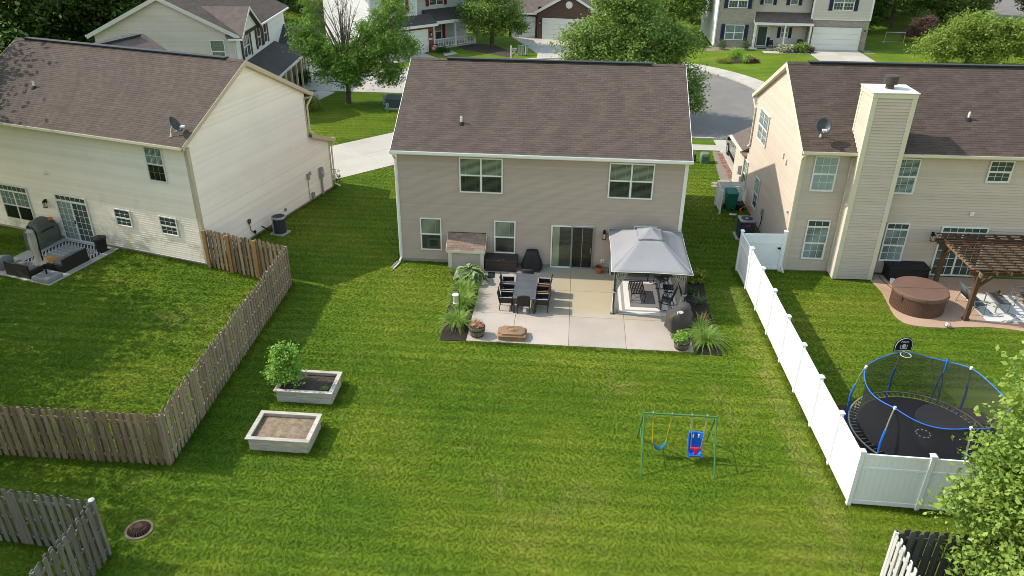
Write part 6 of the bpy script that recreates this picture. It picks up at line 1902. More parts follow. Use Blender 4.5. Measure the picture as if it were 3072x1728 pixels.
for y in (.05 - .10, .05 + .10, PY - .10, PY + .10):
    MB().box(-.35, PX + .4, y - .022, y + .022, 2.06, 2.22).build('beam', 'pergola_wood', t, bev=.004)
for i in range(9):
    x = .0 + i * .55
    if i == 0:
        MB().box(x - .02, x + .045, -.30, PY + .35, 2.06, 2.225).build('rafter', 'pergola_light', t, bev=.004)
    else:
        MB().box(x - .022, x + .022, -.38, PY + .40, 2.222, 2.36).build('rafter', 'pergola_wood', t, bev=.004)
for i in range(15):
    y = -.20 + i * .245
    MB().box(-.30, PX + .45, y - .022, y + .022, 2.361, 2.405).build('purlin', 'pergola_wood', t)
# seating under the pergola
def sling_seat(label, lx, ly, rz, w, group):
    t = rh('patio_bench' if w > .8 else 'patio_chair', label, 'bench' if w > .8 else 'chair', lx, ly, .03, rz, group)
    h = w / 2
    for s in (-1, 1):
        MB().tube([(s * h, .28, 0), (s * h, .24, .60), (s * h, -.22, .60)], .018, 7).build('leg', 'chair_frame', t, smooth=True)
        MB().tube([(s * h, -.30, 0), (s * h, -.20, .40), (s * h, -.36, .92)], .018, 7).build('leg', 'chair_frame', t, smooth=True)
        MB().box(s * h - .03, s * h + .03, -.24, .28, .60, .625).build('armrest', 'chair_frame', t, bev=.006)
    n = 2 if w > .8 else 1
    for k in range(n):
        x0, x1 = -h + .03 + (w - .06) * k / n + .01, -h + .03 + (w - .06) * (k + 1) / n - .01
        MB().grid([[(x0, y, z), (x1, y, z)] for y, z in ((.26, .42), (.0, .39), (-.18, .38))]).build('seat', 'sling', t, smooth=True, solid=.014)
        MB().grid([[(x0, y, z), (x1, y, z)] for y, z in ((-.19, .40), (-.27, .65), (-.36, .92))]).build('backrest', 'sling', t, smooth=True, solid=.014)
    return t
sling_seat('grey sling two-seat bench behind the pergola corner post', 6.98, -3.0, R(-88), 1.2, None)
sling_seat('grey sling patio chair at the right edge of the pergola', 9.25, -2.45, R(80), .62, None)
tag(MB().box(-1.1, 1.1, -1.15, 1.15, 0, .008).build('outdoor_rug', 'rug_palm', loc=RHp(8.25, -2.95, .032), rz=R(1.7)), 'black and white palm-print rug under the pergola', 'rug')
t = rh('coffee_table', 'grey glass-topped coffee table on the palm-print rug', 'table', 8.06, -2.92, .04)
MB().box(-.27, .27, -.50, .50, .42, .44).build('top', 'sling', t, bev=.005)
for s in (-1, 1):
    for s2 in (-1, 1):
        MB().box(s * .25 - .018, s * .25 + .018, s2 * .47 - .018, s2 * .47 + .018, 0, .42).build('leg', 'chair_frame', t)
    MB().box(s * .265 - .018, s * .265 + .018, -.50, .50, .40, .445).build('side_rail', 'chair_frame', t)
t = rh('potted_plant', 'small potted plant on the grey coffee table', 'potted plant', 8.12, -2.68, .485)
MB().lathe([(.06, 0), (.08, .13), (.085, .14), (.07, .14), (.06, .12)], 14).build('pot', 'terracotta', t, smooth=True)
POTTED = t
t = thing('volleyball', 'white and pink ball on the curved patio edge', 'ball', (22.77, -3.76, .135))
P = []
for i in range(9):
    ph = math.pi * i / 8
    P.append([(.105 * math.sin(ph) * math.cos(2 * math.pi * k / 16), .105 * math.sin(ph) * math.sin(2 * math.pi * k / 16), .105 * math.cos(ph)) for k in range(17)])
MB().grid(P).build('ball', 'ball_white', t, smooth=True, angle=180)
for k in range(3):
    MB().tube([(.106 * math.cos(a_) * math.cos(k * 1.05), .106 * math.cos(a_) * math.sin(k * 1.05), .106 * math.sin(a_)) for a_ in [R(q) for q in range(0, 361, 20)]], .014, 5, cap=False).build('panel_band', 'ball_pink', t, smooth=True)

# ---------------------------------------------------------------- front-yard things across the street
t = thing('transformer', 'dark green pad-mounted transformer box on the lawn behind the middle house', 'transformer', (-5.85, 25.6, 0))
MB().box(-.62, .62, -.5, .5, 0, .10).build('pad', 'drive_concrete', t)
MB().hexa([(-.55, -.45, .10), (.55, -.45, .10), (.55, .45, .10), (-.55, .45, .10)], [(-.55, -.45, .72), (.55, -.45, .72), (.55, .45, .86), (-.55, .45, .86)]).build('cabinet', 'transformer_green', t, bev=.02)
MB().hexa([(-.58, -.48, .72), (.58, -.48, .72), (.58, .48, .86), (-.58, .48, .86)], [(-.58, -.48, .76), (.58, -.48, .76), (.58, .48, .90), (-.58, .48, .90)]).build('lid', 'transformer_green', t, bev=.01)
for (x, y, h, lab) in ((-6.75, 26.24, .82, 'grey cable post standing left of the green transformer box'), (-6.10, 24.5, .62, 'pale green cable post in front of the green transformer box')):
    t = thing('utility_post', lab, 'utility post', (x, y, 0))
    MB().lathe([(.11, 0), (.11, h - .05), (.07, h), (.01, h + .01)], 14).build('tube', 'utility_green' if h < .7 else 'meter_grey', t, smooth=True)
for i, (x, y, lab) in enumerate(((2.12, 45.39, 'left of three grey utility pedestals beside the brown brick driveway'), (2.45, 45.6, 'middle of three grey utility pedestals beside the brown brick driveway'), (2.80, 45.95, 'right of three grey utility pedestals beside the brown brick driveway'))):
    t = thing('utility_pedestal', lab, 'utility post', (x, y, 0), .2 * i)
    MB().hexa([(-.13, -.13, 0), (.13, -.13, 0), (.13, .13, 0), (-.13, .13, 0)], [(-.11, -.11, .85), (.11, -.11, .85), (.11, .11, .85), (-.11, .11, .85)]).build('post', 'meter_grey', t, bev=.02)
    MB().box(-.14, .14, -.14, .14, .85, .95).build('cap', 'utility_green', t, bev=.02)
t = thing('mailbox', 'dark mailbox on a white post beyond the roof ridge', 'mailbox', (1.5, 43.2, 0))
MB().box(-.06, .06, -.06, .06, 0, 1.35).build('post', 'white_trim', t, bev=.008)
MB().box(-.05, .45, -.04, .04, .88, .95).build('arm', 'white_trim', t)
MB().bar((.05, 0, .55), (.38, 0, .9), .05, .05).build('brace', 'white_trim', t)
b = MB().extrude([(.05, -.10, .95), (.05, .10, .95), (.05, .10, 1.08), (.05, .06, 1.15), (.05, -.06, 1.15), (.05, -.10, 1.08)], (.5, 0, 0)); b.build('box', 'grey_metal', t)
t = thing('yard_sign', 'red and black sign leaning on the red brick pier', 'sign', (-6.25, 46.05, 0), R(40))
MB().box(-.34, .34, -.02, .02, .10, .72).build('panel', 'red_badge', t)
MB().box(-.34, .34, -.024, .024, .58, .74).build('header', 'black_metal', t)
for k, (z, w) in enumerate(((.64, .20), (.49, .26), (.37, .26), (.24, .18))):
    MB().box(-w, w, -.030, -.0245, z - .025, z + .025).build('text_line', 'white_line', t)
t = thing('soccer_goal', 'white-framed soccer goal with net on the far lawn', 'goal', (41.15, 56.7, 0))
MB().tube([(-.98, 0, 0), (-.98, 0, 1.15), (.98, 0, 1.15), (.98, 0, 0)], .035, 6).build('frame', 'goal_white', t)
MB().tube([(-.98, 0, .02), (-.98, .8, .02), (.98, .8, .02), (.98, 0, .02)], .025, 6).build('base_bar', 'goal_white', t)
MB().grid([[(-.98, 0, 1.15), (.98, 0, 1.15)], [(-.98, .8, .02), (.98, .8, .02)]]).build('net', 'goal_net', t)
def porch_chair(label, x, y, rz):
    t = thing('porch_chair', label, 'chair', (x, y, .06), rz)
    MB().lathe([(.25, .36), (.27, .42)], 16).build('seat', 'wicker', t)
    P = [[(.27 * math.cos(a_) , -.27 * math.sin(a_) * .9, z) for a_ in [R(q) for q in range(0, 181, 15)]] for z in (.4, .65, .85)]
    MB().grid(P).build('backrest', 'wicker', t, smooth=True, solid=.03)
    for k in range(4):
        a_ = R(45 + 90 * k); MB().tube([(.2 * math.cos(a_), .2 * math.sin(a_), .36), (.25 * math.cos(a_), .25 * math.sin(a_), 0)], .02, 6).build('leg', 'wicker', t)
porch_chair('dark wicker chair near the glazed front door of the navy-shuttered house', 27.35, 52.25, R(-60))
porch_chair('dark wicker chair near the garage end of the navy-shuttered house porch', 30.3, 52.45, R(170))
tag(MB().box(-.45, .45, -.28, .28, .06, .075).build('door_mat', 'cover_black', loc=(26.4, 51.75, 0)), 'dark doormat on the porch of the navy-shuttered house', 'mat')
SHADE = [(-22.0, -6.0, 1.3), (-20.5, -11.5, 1.0), (-26.8, 2.5, 1.5), (-29.5, 8.0, 1.5), (-15.5, -16.8, 1.0), (-17, -21.0, 1.1)]
GD = 170
# ---------------------------------------------------------------- foliage
def fastmesh(name, V, F4, m):
    """quads straight from numpy arrays"""
    me = bpy.data.meshes.new(name)
    nv, nf = len(V), len(F4)
    me.vertices.add(nv); me.vertices.foreach_set('co', np.ascontiguousarray(V, dtype=np.float32).ravel())
    me.loops.add(nf * 4); me.loops.foreach_set('vertex_index', np.ascontiguousarray(F4, dtype=np.int32).ravel())
    me.polygons.add(nf); me.polygons.foreach_set('loop_start', np.arange(0, nf * 4, 4, dtype=np.int32))
    me.materials.append(MATS[m])
    me.update(calc_edges=True)
    me.validate()
    return me

def leaf_quads(C, L, W, rs, up=.6, droop=0.0):
    """one pointed leaf (rhombus) per centre"""
    n = len(C)
    nn = rs.normal(size=(n, 3)); nn[:, 2] = np.abs(nn[:, 2]) * .8 + up
    nn /= np.linalg.norm(nn, axis=1, keepdims=True)
    a = rs.normal(size=(n, 3)); a[:, 2] -= droop
    a -= nn * (a * nn).sum(1, keepdims=True); a /= np.linalg.norm(a, axis=1, keepdims=True)
    b = np.cross(nn, a)
    s = rs.uniform(.65, 1.25, (n, 1))
    V = np.empty((n, 4, 3))
    V[:, 0] = C - a * L * s * .5; V[:, 2] = C + a * L * s * .5
    V[:, 1] = C + b * W * s * .5 - nn * W * .12; V[:, 3] = C - b * W * s * .5 - nn * W * .12
    return V.reshape(-1, 3), np.arange(n * 4).reshape(n, 4)

def lobe_points(lobes, n, rs, shell=2.4):
    w = np.array([l[3] * l[4] * l[5] for l in lobes]) ** .75; w /= w.sum()
    idx = rs.choice(len(lobes), n, p=w)
    d = rs.normal(size=(n, 3)); d /= np.linalg.norm(d, axis=1, keepdims=True)
    r = rs.uniform(0, 1, (n, 1)) ** (1 / shell)
    A = np.array(lobes)[idx]
    return A[:, :3] + d * r * A[:, 3:6]

def crown_mesh(lobes, clumps, per, L, W, m, seed, spread=.28, up=.6, droop=0.0, shell=2.4, flat=.7):
    rs = np.random.RandomState(seed)
    cc = lobe_points(lobes, clumps, rs, shell)
    sz = rs.uniform(.6, 1.5, clumps)
    k = np.repeat(np.arange(clumps), per)
    off = rs.normal(size=(len(k), 3)) * spread * sz[k][:, None]
    off[:, 2] *= flat
    V, F4 = leaf_quads(cc[k] + off, L, W, rs, up, droop)
    return fastmesh('crown', V, F4, m), cc

def limbs(b, base, fork, targets, r0, rg, seg=5):
    """branches bending from the fork out to the leaf clumps"""
    for tg in targets:
        p0 = Vector(base).lerp(Vector(fork), rg.uniform(.55, 1.0))
        p3 = Vector(tg)
        p1 = p0 + Vector((0, 0, (p3 - p0).length * .35)) + (p3 - p0) * .12
        pts = []
        for i in range(seg + 1):
            t = i / seg
            q = p0 * (1 - t) ** 2 + p1 * (2 * t * (1 - t)) + p3 * t ** 2
            pts.append(q + Vector((rg.uniform(-.05, .05), rg.uniform(-.05, .05), 0)) * (t * (1 - t) * 4))
        rr = [max(.012, r0 * (1 - .85 * i / seg)) for i in range(seg + 1)]
        b.tube(pts, rr, 6, cap=False)

def tree(name, label, cat, loc, fork, lobes, clumps, per, L, W, leaf, bark='bark', r=.16, seed=1, nl=16, spread=.28, group=None, up=.6, droop=0.0, shell=2.4, flat=.7, me=None, rz=0.0):
    t = thing(name, label, cat, loc, rz, group)
    rg = random.Random(seed)
    me, cc = crown_mesh(lobes, clumps, per, L, W, leaf, seed, spread, up, droop, shell, flat)
    b = MB()
    f = Vector(fork)
    b.tube([(0, 0, -.1), (f.x * .2, f.y * .2, .15), (f.x * .5, f.y * .5, f.z * .5), tuple(f)], [r * 1.45, r * 1.1, r * .95, r * .8], 10)
    tg = [cc[i] for i in rg.sample(range(len(cc)), min(nl, len(cc)))]
    limbs(b, (f.x * .3, f.y * .3, f.z * .6), f, tg, r * .5, rg)
    b.build('trunk', bark, t, smooth=True)
    ob('crown', me, t)
    return t

# street tree with a dead top behind the cream house
t = tree('tree', 'green street tree with bare dead top branches behind the cream house', 'tree', (-9.6, 26.5, 0), (.1, 0, 1.35),
         [(-1.9, -.3, 4.1, 1.9, 1.6, 1.1), (-2.9, 0, 5.2, 1.1, 1.0, 1.1), (-2.5, .5, 6.6, .75, .75, 1.3), (-.9, -.6, 3.0, 1.5, 1.4, 1.1), (.3, -.8, 2.3, 1.6, 1.2, .8), (1.6, 0, 3.6, 1.9, 1.6, 1.3),
          (2.9, .4, 5.2, 1.7, 1.5, 1.4), (3.6, .6, 6.9, 1.3, 1.2, 1.4), (3.9, 0, 4.2, 1.5, 1.3, 1.0), (5.0, .2, 4.0, .9, .8, .7), (2.9, -.2, 2.6, 1.7, 1.3, .8), (1.9, 1.0, 4.9, 1.5, 1.2, 1.1), (3.3, -.3, 1.9, 1.0, .8, .5), (-1.4, -.3, 2.0, .7, .7, .5)],
         620, 62, .19, .09, 'leaf_ash', 'bark', .19, 31, 26, .24)
rg = random.Random(5)
b = MB()
for i in range(20):
    a = rg.uniform(0, 6.28); sp_ = rg.uniform(.4, 3.0); top = rg.uniform(6.3, 9.2)
    p0 = Vector((rg.uniform(-.15, .3), rg.uniform(-.2, .3), rg.uniform(2.6, 3.4)))
    p2 = Vector((math.cos(a) * sp_ - .2, math.sin(a) * sp_ * .6, top))
    pts = [p0.lerp(p2, k / 6) + Vector((math.cos(a), math.sin(a), 0)) * (-.25 * math.sin(math.pi * k / 6)) for k in range(7)]
    b.tube(pts, [.05, .042, .036, .03, .022, .015, .008], 5, cap=False)
    for j in range(7):
        q = pts[rg.randint(2, 5)]
        e = q + Vector((rg.uniform(-.7, .7), rg.uniform(-.4, .4), rg.uniform(.4, 1.2)))
        b.tube([q, q.lerp(e, .5) + Vector((0, 0, .05)), e], [.014, .010, .005], 4, cap=False)
b.build('dead_branch', 'dead_twig', t)

tree('tree', 'round maple in front of the red-shuttered house', 'tree', (-.96, 49.6, 0), (0, 0, 1.5),
     [(0, 0, 3.6, 3.0, 2.4, 1.6), (-1.6, -.5, 3.3, 1.9, 1.5, 1.1), (1.8, -.3, 2.7, 1.7, 1.4, .9), (.3, 0, 5.6, 2.3, 1.9, 1.5), (-.4, -.8, 1.9, 2.0, 1.2, .7), (2.6, -.2, 2.0, 1.1, .9, .6), (0, 0, 7.2, 1.5, 1.3, 1.1)],
     330, 60, .24, .14, 'leaf_pear', 'bark', .22, 41, 16, .32)
tree('tree', 'large dense tree standing behind the middle house ridge', 'tree', (10.9, 24.6, 0), (0, 0, 1.6),
     [(0, 0, 5.0, 4.2, 3.2, 2.6), (-2.8, -.4, 5.2, 1.9, 1.7, 1.7), (2.7, -.3, 4.8, 2.0, 1.7, 1.9), (0, 0, 8.0, 2.9, 2.4, 1.9), (4.3, -.8, 3.2, 1.6, 1.2, .9), (4.6, -1.2, 2.2, 1.3, .8, .5), (-2.2, -1.0, 3.5, 1.7, 1.3, 1.0), (.5, -1.5, 4.0, 2.4, 1.6, 1.2), (3.9, -.8, 5.8, 1.4, 1.2, 1.1), (4.9, -1.5, 1.5, .8, .5, .4)],
     760, 62, .21, .12, 'leaf_pear', 'bark', .26, 43, 26, .30)
tree('tree', 'yellow-green spreading tree at the right edge beyond the beige roof', 'tree', (44.2, 46.2, 0), (0, 0, .9),
     [(-3.2, 0, 1.7, 2.0, 1.8, 1.5), (-1.3, .2, 2.7, 2.4, 2.0, 1.8), (.6, .3, 3.2, 2.3, 2.0, 1.8), (2.6, 0, 3.0, 2.4, 2.0, 1.7), (4.6, .3, 2.8, 2.3, 2.0, 1.6), (6.6, 0, 2.4, 2.0, 1.8, 1.5), (1, -1.2, 1.6, 4.5, 1.2, 1.1)],
     520, 60, .26, .11, 'leaf_lime', 'bark', .2, 45, 20, .32, droop=.4)
tree('tree', 'purple-leaved plum tree beside the far soccer goal', 'tree', (44.2, 57.8, 0), (0, 0, .7),
     [(0, 0, 1.7, 1.2, 1.1, .9), (-.9, 0, .9, 1.1, .9, .5), (.6, .1, 2.2, .8, .8, .6)], 110, 55, .15, .08, 'leaf_purple', 'bark', .09, 47, 10, .22)
# leafy tree whose branches reach into the lower right corner
tree('tree', 'leafy light green tree reaching in at the lower right corner', 'tree', (20.2, -17.9, 0), (-.1, .1, 1.5),
     [(-1.5, .6, 3.6, 1.4, 1.3, 1.0), (-2.3, .6, 2.4, 1.1, 1.0, .45), (-3.0, 1.0, 2.9, .7, .5, .3), (-1.4, .5, 5.0, 1.2, 1.2, .9), (-.7, .3, 6.1, 1.3, 1.2, .8), (-.2, 0, 4.2, 1.9, 1.8, 1.4), (-2.2, .0, 1.5, 1.2, 1.1, .40), (-1.0, -.8, 2.6, 1.6, 1.3, 1.0), (1.0, .2, 4.6, 1.7, 1.6, 1.5), (-1.9, -.6, .9, 1.2, 1.0, .5), (-2.0, .8, 5.2, 1.0, 1.0, 1.0), (-1.7, .8, 6.5, 1.1, 1.0, .9), (-2.2, .9, 4.0, 1.0, .9, .8), (-1.9, .9, 2.9, 1.1, .8, .8)],
     1300, 34, .145, .09, 'leaf_birch', 'bark_grey', .12, 49, 50, .19, flat=.55)

# woods: one row of kinds, each tree its own
WOODK = [crown_mesh([(0, 0, 5.2, 3.3, 3.0, 3.0), (-1.6, -.6, 3.4, 2.2, 2.0, 1.7), (1.7, -.5, 3.8, 2.1, 2.0, 1.9), (0.2, 0, 8.2, 2.2, 2.0, 1.9), (-.4, -1.4, 1.9, 2.4, 1.6, 1.3)], 300, 62, .34, .18, 'leaf_wood', 60 + k, .42)[0] for k in range(3)]
WOODL = crown_mesh([(0, 0, 5.2, 3.3, 3.0, 3.0), (-1.6, -.6, 3.4, 2.2, 2.0, 1.7), (1.7, -.5, 3.8, 2.1, 2.0, 1.9), (0.2, 0, 8.2, 2.2, 2.0, 1.9)], 300, 62, .34, .18, 'leaf_pear', 66, .42)[0]
WOODS = crown_mesh([(0, 0, 6.2, 3.0, 2.8, 2.6), (-1.8, -.6, 4.6, 1.8, 1.7, 1.3), (1.9, -.5, 5.0, 1.8, 1.7, 1.4), (0.2, 0, 8.4, 2.0, 1.9, 1.6)], 26, 420, .22, .15, 'leaf_wood', 68, .82)[0]
trunk_me = MB().tube([(0, 0, -.2), (.1, .05, 2), (0, .1, 5), (.1, 0, 8)], [.28, .22, .16, .06], 8).mesh('trunk', 'bark', True)
def wood(x, y, s, k, label, group, rz):
    t = thing('tree', label, 'tree', (x, y, 0), rz, group)
    t.scale = (s, s, s * random.uniform(.9, 1.15))
    ob('trunk', trunk_me, t); ob('crown', WOODL if k == 9 else WOODS if k == 8 else WOODK[k], t)
rg = random.Random(77)
wl_ = [(-36, 27), (-31, 33), (-41, 34), (-26.5, 39), (-35.5, 42), (-45, 44), (-29.5, 48), (-39, 52), (-51, 55), (-24.5, 55), (-33, 60), (-44, 64), (-58, 66), (-27, 69), (-37, 74), (-50, 76), (-65, 79), (-20, 78), (-31, 84), (-43, 88), (-57, 90), (-8, 84), (-12, 74), (2, 90), (12, 84), (-72, 90), (-50, 33), (-47, 24)]
for i, (x, y) in enumerate(wl_):
    wood(x + rg.uniform(-1, 1), y + rg.uniform(-1, 1), rg.uniform(1.15, 1.5), i % 3, 'dark broadleaf tree in the wood behind the left-hand houses', 'trees of the dark wood on the left', rg.uniform(0, 6))
wr_ = [(40.2, 63.5), (44.5, 66.5), (49.5, 63.5), (53.5, 68), (40, 70.5), (45.5, 74), (51, 77.5), (57.5, 75), (39.5, 79), (46, 84), (54, 88), (62, 68.5), (37, 88), (30, 84), (22, 80), (20.5, 68), (61, 98), (50, 97), (17.5, 57.5), (14.2, 62), (70, 77)]
for i, (x, y) in enumerate(wr_):
    kind = 9 if i in (1, 18) else i % 3
    wood(x + rg.uniform(-.8, .8), y + rg.uniform(-.8, .8), rg.uniform(.8, 1.05), kind, 'pale-leaved broadleaf tree among the darker trees beside the navy-shuttered house' if kind == 9 else 'dark broadleaf tree in the wood behind the navy-shuttered house', 'trees of the wood on the right', rg.uniform(0, 6))
# tall trees of the left-hand gardens, out of frame; their crowns shade the left lawn and roof
for i, (x, y, s) in enumerate(SHADE):
    wood(x, y, s, 8, 'tall broadleaf garden tree left of the cream house, casting dappled shade', 'shade trees left of the lawn', i * 1.3)

# shrub in the far planter
tree('shrub', 'bright green leafy shrub growing from the far raised planter', 'shrub', (-1.72, -10.55, .38), (0, 0, .35),
     [(0, 0, .75, .52, .48, .50), (-.25, -.05, .55, .45, .40, .35), (.18, 0, 1.15, .38, .36, .38), (-.1, .05, 1.35, .32, .3, .32), (.25, -.1, .45, .42, .34, .28)], 170, 24, .10, .062, 'leaf_shrub', 'bark', .025, 71, 22, .085)
def bush(label, loc, r, h, leaf, n=60, per=40, L=.09, seed=3, cat='shrub', name='shrub', group=None):
    return tree(name, label, cat, loc, (0, 0, h * .25), [(0, 0, h * .5, r, r, h * .5), (-r * .4, -r * .2, h * .4, r * .7, r * .7, h * .35), (r * .4, .1 * r, h * .45, r * .65, r * .6, h * .4)], n, per, L, L * .55, leaf, 'bark', .03, seed, 8, r * .16, group)
bush('yellow-green shrub at the cream house front corner', (-11.9, 24.2, 0), .75, 1.35, 'leaf_gold', 90, 40, .10, 81)
bush('clipped dark cone shrub by the grey-tan house porch', (-14.6, 31.3, 0), .62, 1.5, 'leaf_dark', 110, 40, .09, 82)
bush('low clipped hedge shrub beside the red brick garage', (-5.4, 46.0, 0), .75, .55, 'leaf_dark', 70, 40, .09, 83)
bush('thin dark rose bush left of the ground-floor brick window', (22.35, 51.2, 0), .5, 1.1, 'leaf_dark', 40, 26, .09, 84)
bush('thin dark rose bush right of the ground-floor brick window', (24.75, 51.25, 0), .5, 1.2, 'leaf_dark', 40, 26, .09, 85)
bush('white-variegated hosta mound in front of the far porch', (28.55, 50.55, 0), .85, .75, 'leaf_variegated', 70, 34, .16, 86)
bush('green hosta mound with pale edges beside the far driveway', (30.0, 50.6, 0), .85, .95, 'leaf_pear', 70, 34, .16, 87)
bush('small dark red shrub at the far garage corner', (31.0, 50.7, 0), .45, .6, 'leaf_purple', 50, 30, .09, 88)
bush('rounded green shrub in the island bed of the far lawn', (23.0, 47.0, 0), .8, 1.0, 'leaf_shrub', 70, 34, .1, 89)
bush('low golden shrub at the left end of the island bed', (21.6, 45.0, 0), .75, .4, 'leaf_gold', 60, 34, .1, 90)
bush('small green shrub behind the dark one in the island bed', (24.1, 46.0, 0), .5, .55, 'leaf_shrub', 50, 34, .1, 91)
bush('small dark purple shrub in the island bed', (24.3, 45.1, 0), .5, .45, 'leaf_purple', 50, 34, .1, 92)
bush('round dark shrub at the brick house left corner', (20.4, 52.0, 0), .6, .6, 'leaf_dark', 50, 34, .1, 93)
bush('pale scrubby weeds beside the trampoline', (20.55, -10.6, 0), .5, .45, 'leaf_grey', 40, 26, .05, 94)
bush('low dark green plant beneath the gazebo edge in the mulch bed', (13.0, -1.95, 0), .28, .35, 'leaf_dark', 26, 30, .05, 95)
bush('bushy yellow-green plant beside the gazebo back corner', (13.35, -.75, 0), .36, .62, 'leaf_gold', 34, 26, .17, 96)
bush('upright reddish shrub at the cream house corner by the driveway', (-5.55, 8.95, 0), .26, 1.2, 'leaf_ash', 30, 22, .07, 97)
ptp = crown_mesh([(0, 0, .17, .07, .07, .09)], 14, 12, .05, .03, 'leaf_dark', 98, .02)[0]
ob('crown', ptp, POTTED)

# long-bladed clumps
def blades(name, label, loc, n, length, m, seed, width=.022, upright=.5, group=None, base=.10, cat='plant'):
    rg = random.Random(seed)
    t = thing(name, label, cat, loc, 0, group)
    V = []; F = []
    for i in range(n):
        a = rg.uniform(0, 6.283); L = length * rg.uniform(.6, 1.1); out = rg.uniform(.35, 1.0) * (1 - upright) * 1.6
        bx, by = rg.uniform(-base, base), rg.uniform(-base, base)
        c, s = math.cos(a), math.sin(a)
        px, py = -s, c
        w = width * rg.uniform(.7, 1.2)
        k0 = len(V)
        N = 5
        for k in range(N + 1):
            u = k / N
            r_ = L * out * u ** 1.25
            z = L * (1.0 * u - (1.15 * out) * u ** 2.6 * .75)
            ww = w * (1 - u ** 2.2) + .002
            V.append((bx + c * r_ - px * ww / 2, by + s * r_ - py * ww / 2, max(z, .02))); V.append((bx + c * r_ + px * ww / 2, by + s * r_ + py * ww / 2, max(z, .02)))
        for k in range(N):
            F.append((k0 + 2 * k, k0 + 2 * k + 1, k0 + 2 * k + 3, k0 + 2 * k + 2))
    o = ob('leaves', fastmesh('leaves', np.array(V), np.array(F), m), t)
    return t
GL = 'daylily clumps in the patio beds'
blades('daylily', 'arching green daylily clump at the front of the left bed by the flower barrel', (3.36, -5.55, .02), 330, 1.02, 'leaf_lily', 3, .024, .34, GL, .20)
blades('daylily', 'arching green daylily clump in the middle of the left bed', (3.38, -4.0, .02), 340, 1.02, 'leaf_lily', 4, .024, .34, GL, .22)
blades('daylily', 'arching green daylily clump in the left bed next to the hosta', (3.34, -3.0, .02), 300, .98, 'leaf_lily', 5, .024, .36, GL, .20)
blades('daylily', 'big yellow-green daylily clump at the front of the right bed', (12.98, -5.95, .02), 330, 1.05, 'leaf_lily', 6, .026, .28, GL, .18)
blades('daylily', 'darker daylily clump behind the front one in the right bed', (12.86, -5.3, .02), 200, .95, 'leaf_lily', 7, .024, .36, GL, .16)
blades('iris', 'iris with orange-tipped sword leaves in the right bed', (13.02, -4.55, .02), 60, .75, 'leaf_iris', 8, .04, .72, None, .14)
blades('grass_clump', 'grey-green narrow-leaved clump in the right bed', (13.15, -2.75, .02), 90, .62, 'leaf_grey', 9, .022, .42, None, .14)
blades('grass_clump', 'tall ornamental grass in the far island bed', (23.4, 44.9, .02), 120, .9, 'leaf_lily', 10, .03, .35, None, .15)

# hosta with separate leaves
t = thing('hosta', 'large hosta with cream-edged leaves in the bed corner', 'plant', (3.42, -1.72, .02), 0)
def hosta_leaf():
    me = bpy.data.meshes.new('leaf')
    V = []; F = []; mi = []
    N = 8
    for i in range(N + 1):
        u = i / N
        w = .13 * (math.sin(math.pi * min(1, u * .93 + .05)) ** .75)
        y = u * .34; z = .05 * math.sin(u * 2.2) - .10 * u * u
        for k, q in enumerate((-1, -.74, 0, .74, 1)):
            V.append((q * w, y, z - .025 * (1 - abs(q)) + (.012 if abs(q) == 1 else 0)))
    for i in range(N):
        for k in range(4):
            F.append((i * 5 + k, i * 5 + k + 1, (i + 1) * 5 + k + 1, (i + 1) * 5 + k)); mi.append(1 if k in (0, 3) or i == N - 1 else 0)
    me.from_pydata(V, [], F)
    me.materials.append(MATS['leaf_hosta']); me.materials.append(MATS['leaf_hosta_edge'])
    me.polygons.foreach_set('material_index', mi)
    me.shade_smooth(); me.update()
    return me
hl = hosta_leaf()
rg = random.Random(12)
for i in range(76):
    ring_ = i / 76
    a = i * 2.39996
    rad = .05 + .46 * math.sqrt(ring_)
    z = .62 - .42 * ring_ ** 1.3 + rg.uniform(-.05, .05)
    o = ob('leaf', hl, t, (math.cos(a) * rad, math.sin(a) * rad, z), (R(rg.uniform(-10, 15) - 38 * ring_), R(rg.uniform(-18, 18)), a - math.pi / 2 + rg.uniform(-.3, .3)))
    s = rg.uniform(.75, 1.2); o.scale = (s, s, s)
b = MB()
for i in range(30):
    a = i * 2.4; rad = .35 * math.sqrt(i / 30)
    b.tube([(0, 0, 0), (math.cos(a) * rad * .4, math.sin(a) * rad * .4, .35), (math.cos(a) * rad, math.sin(a) * rad, .55)], .008, 4)
b.build('stems', 'leaf_hosta', t)

# plants in the barrels and pots
def barrel_plants(parent_loc, m, lob, n, per, L, seed, label, name):
    t = thing(name, label, 'plant', parent_loc, 0)
    ob('leaves', crown_mesh(lob, n, per, L, L * .7, m, seed, .05)[0], t)
    return t
t = barrel_plants((BAR1[0], BAR1[1], BAR1[2] + .36), 'leaf_lily', [(0, 0, .08, .24, .24, .08)], 26, 20, .07, 5, 'pink bedding flowers filling the half barrel', 'flowers')
ob('blossoms', crown_mesh([(0, 0, .13, .24, .22, .07)], 30, 16, .055, .05, 'pink_flower', 15, .03, up=1.2)[0], t)
blades('spike_plant', 'spiky green plant in the centre of the pink flower barrel', (BAR1[0], BAR1[1] + .10, BAR1[2] + .38), 26, .42, 'leaf_lily', 20, .018, .6, None, .03)
barrel_plants((BAR2[0], BAR2[1], BAR2[2] + .36), 'leaf_shrub', [(0, 0, .12, .32, .30, .13), (-.12, -.1, .12, .26, .2, .11)], 80, 16, .085, 6, 'mounded bright green leaves filling the half barrel', 'potted_greens')
barrel_plants((9.03, -.40, ZP + .25), 'leaf_purple', [(0, 0, .04, .12, .12, .04)], 14, 12, .05, 7, 'small dark seedlings in the terracotta pot', 'seedlings')
barrel_plants((-.35, -10.75, .40), 'leaf_shrub', [(0, 0, .05, .10, .07, .05)], 10, 12, .05, 8, 'tiny green seedling in the dark soil of the far planter', 'seedlings')

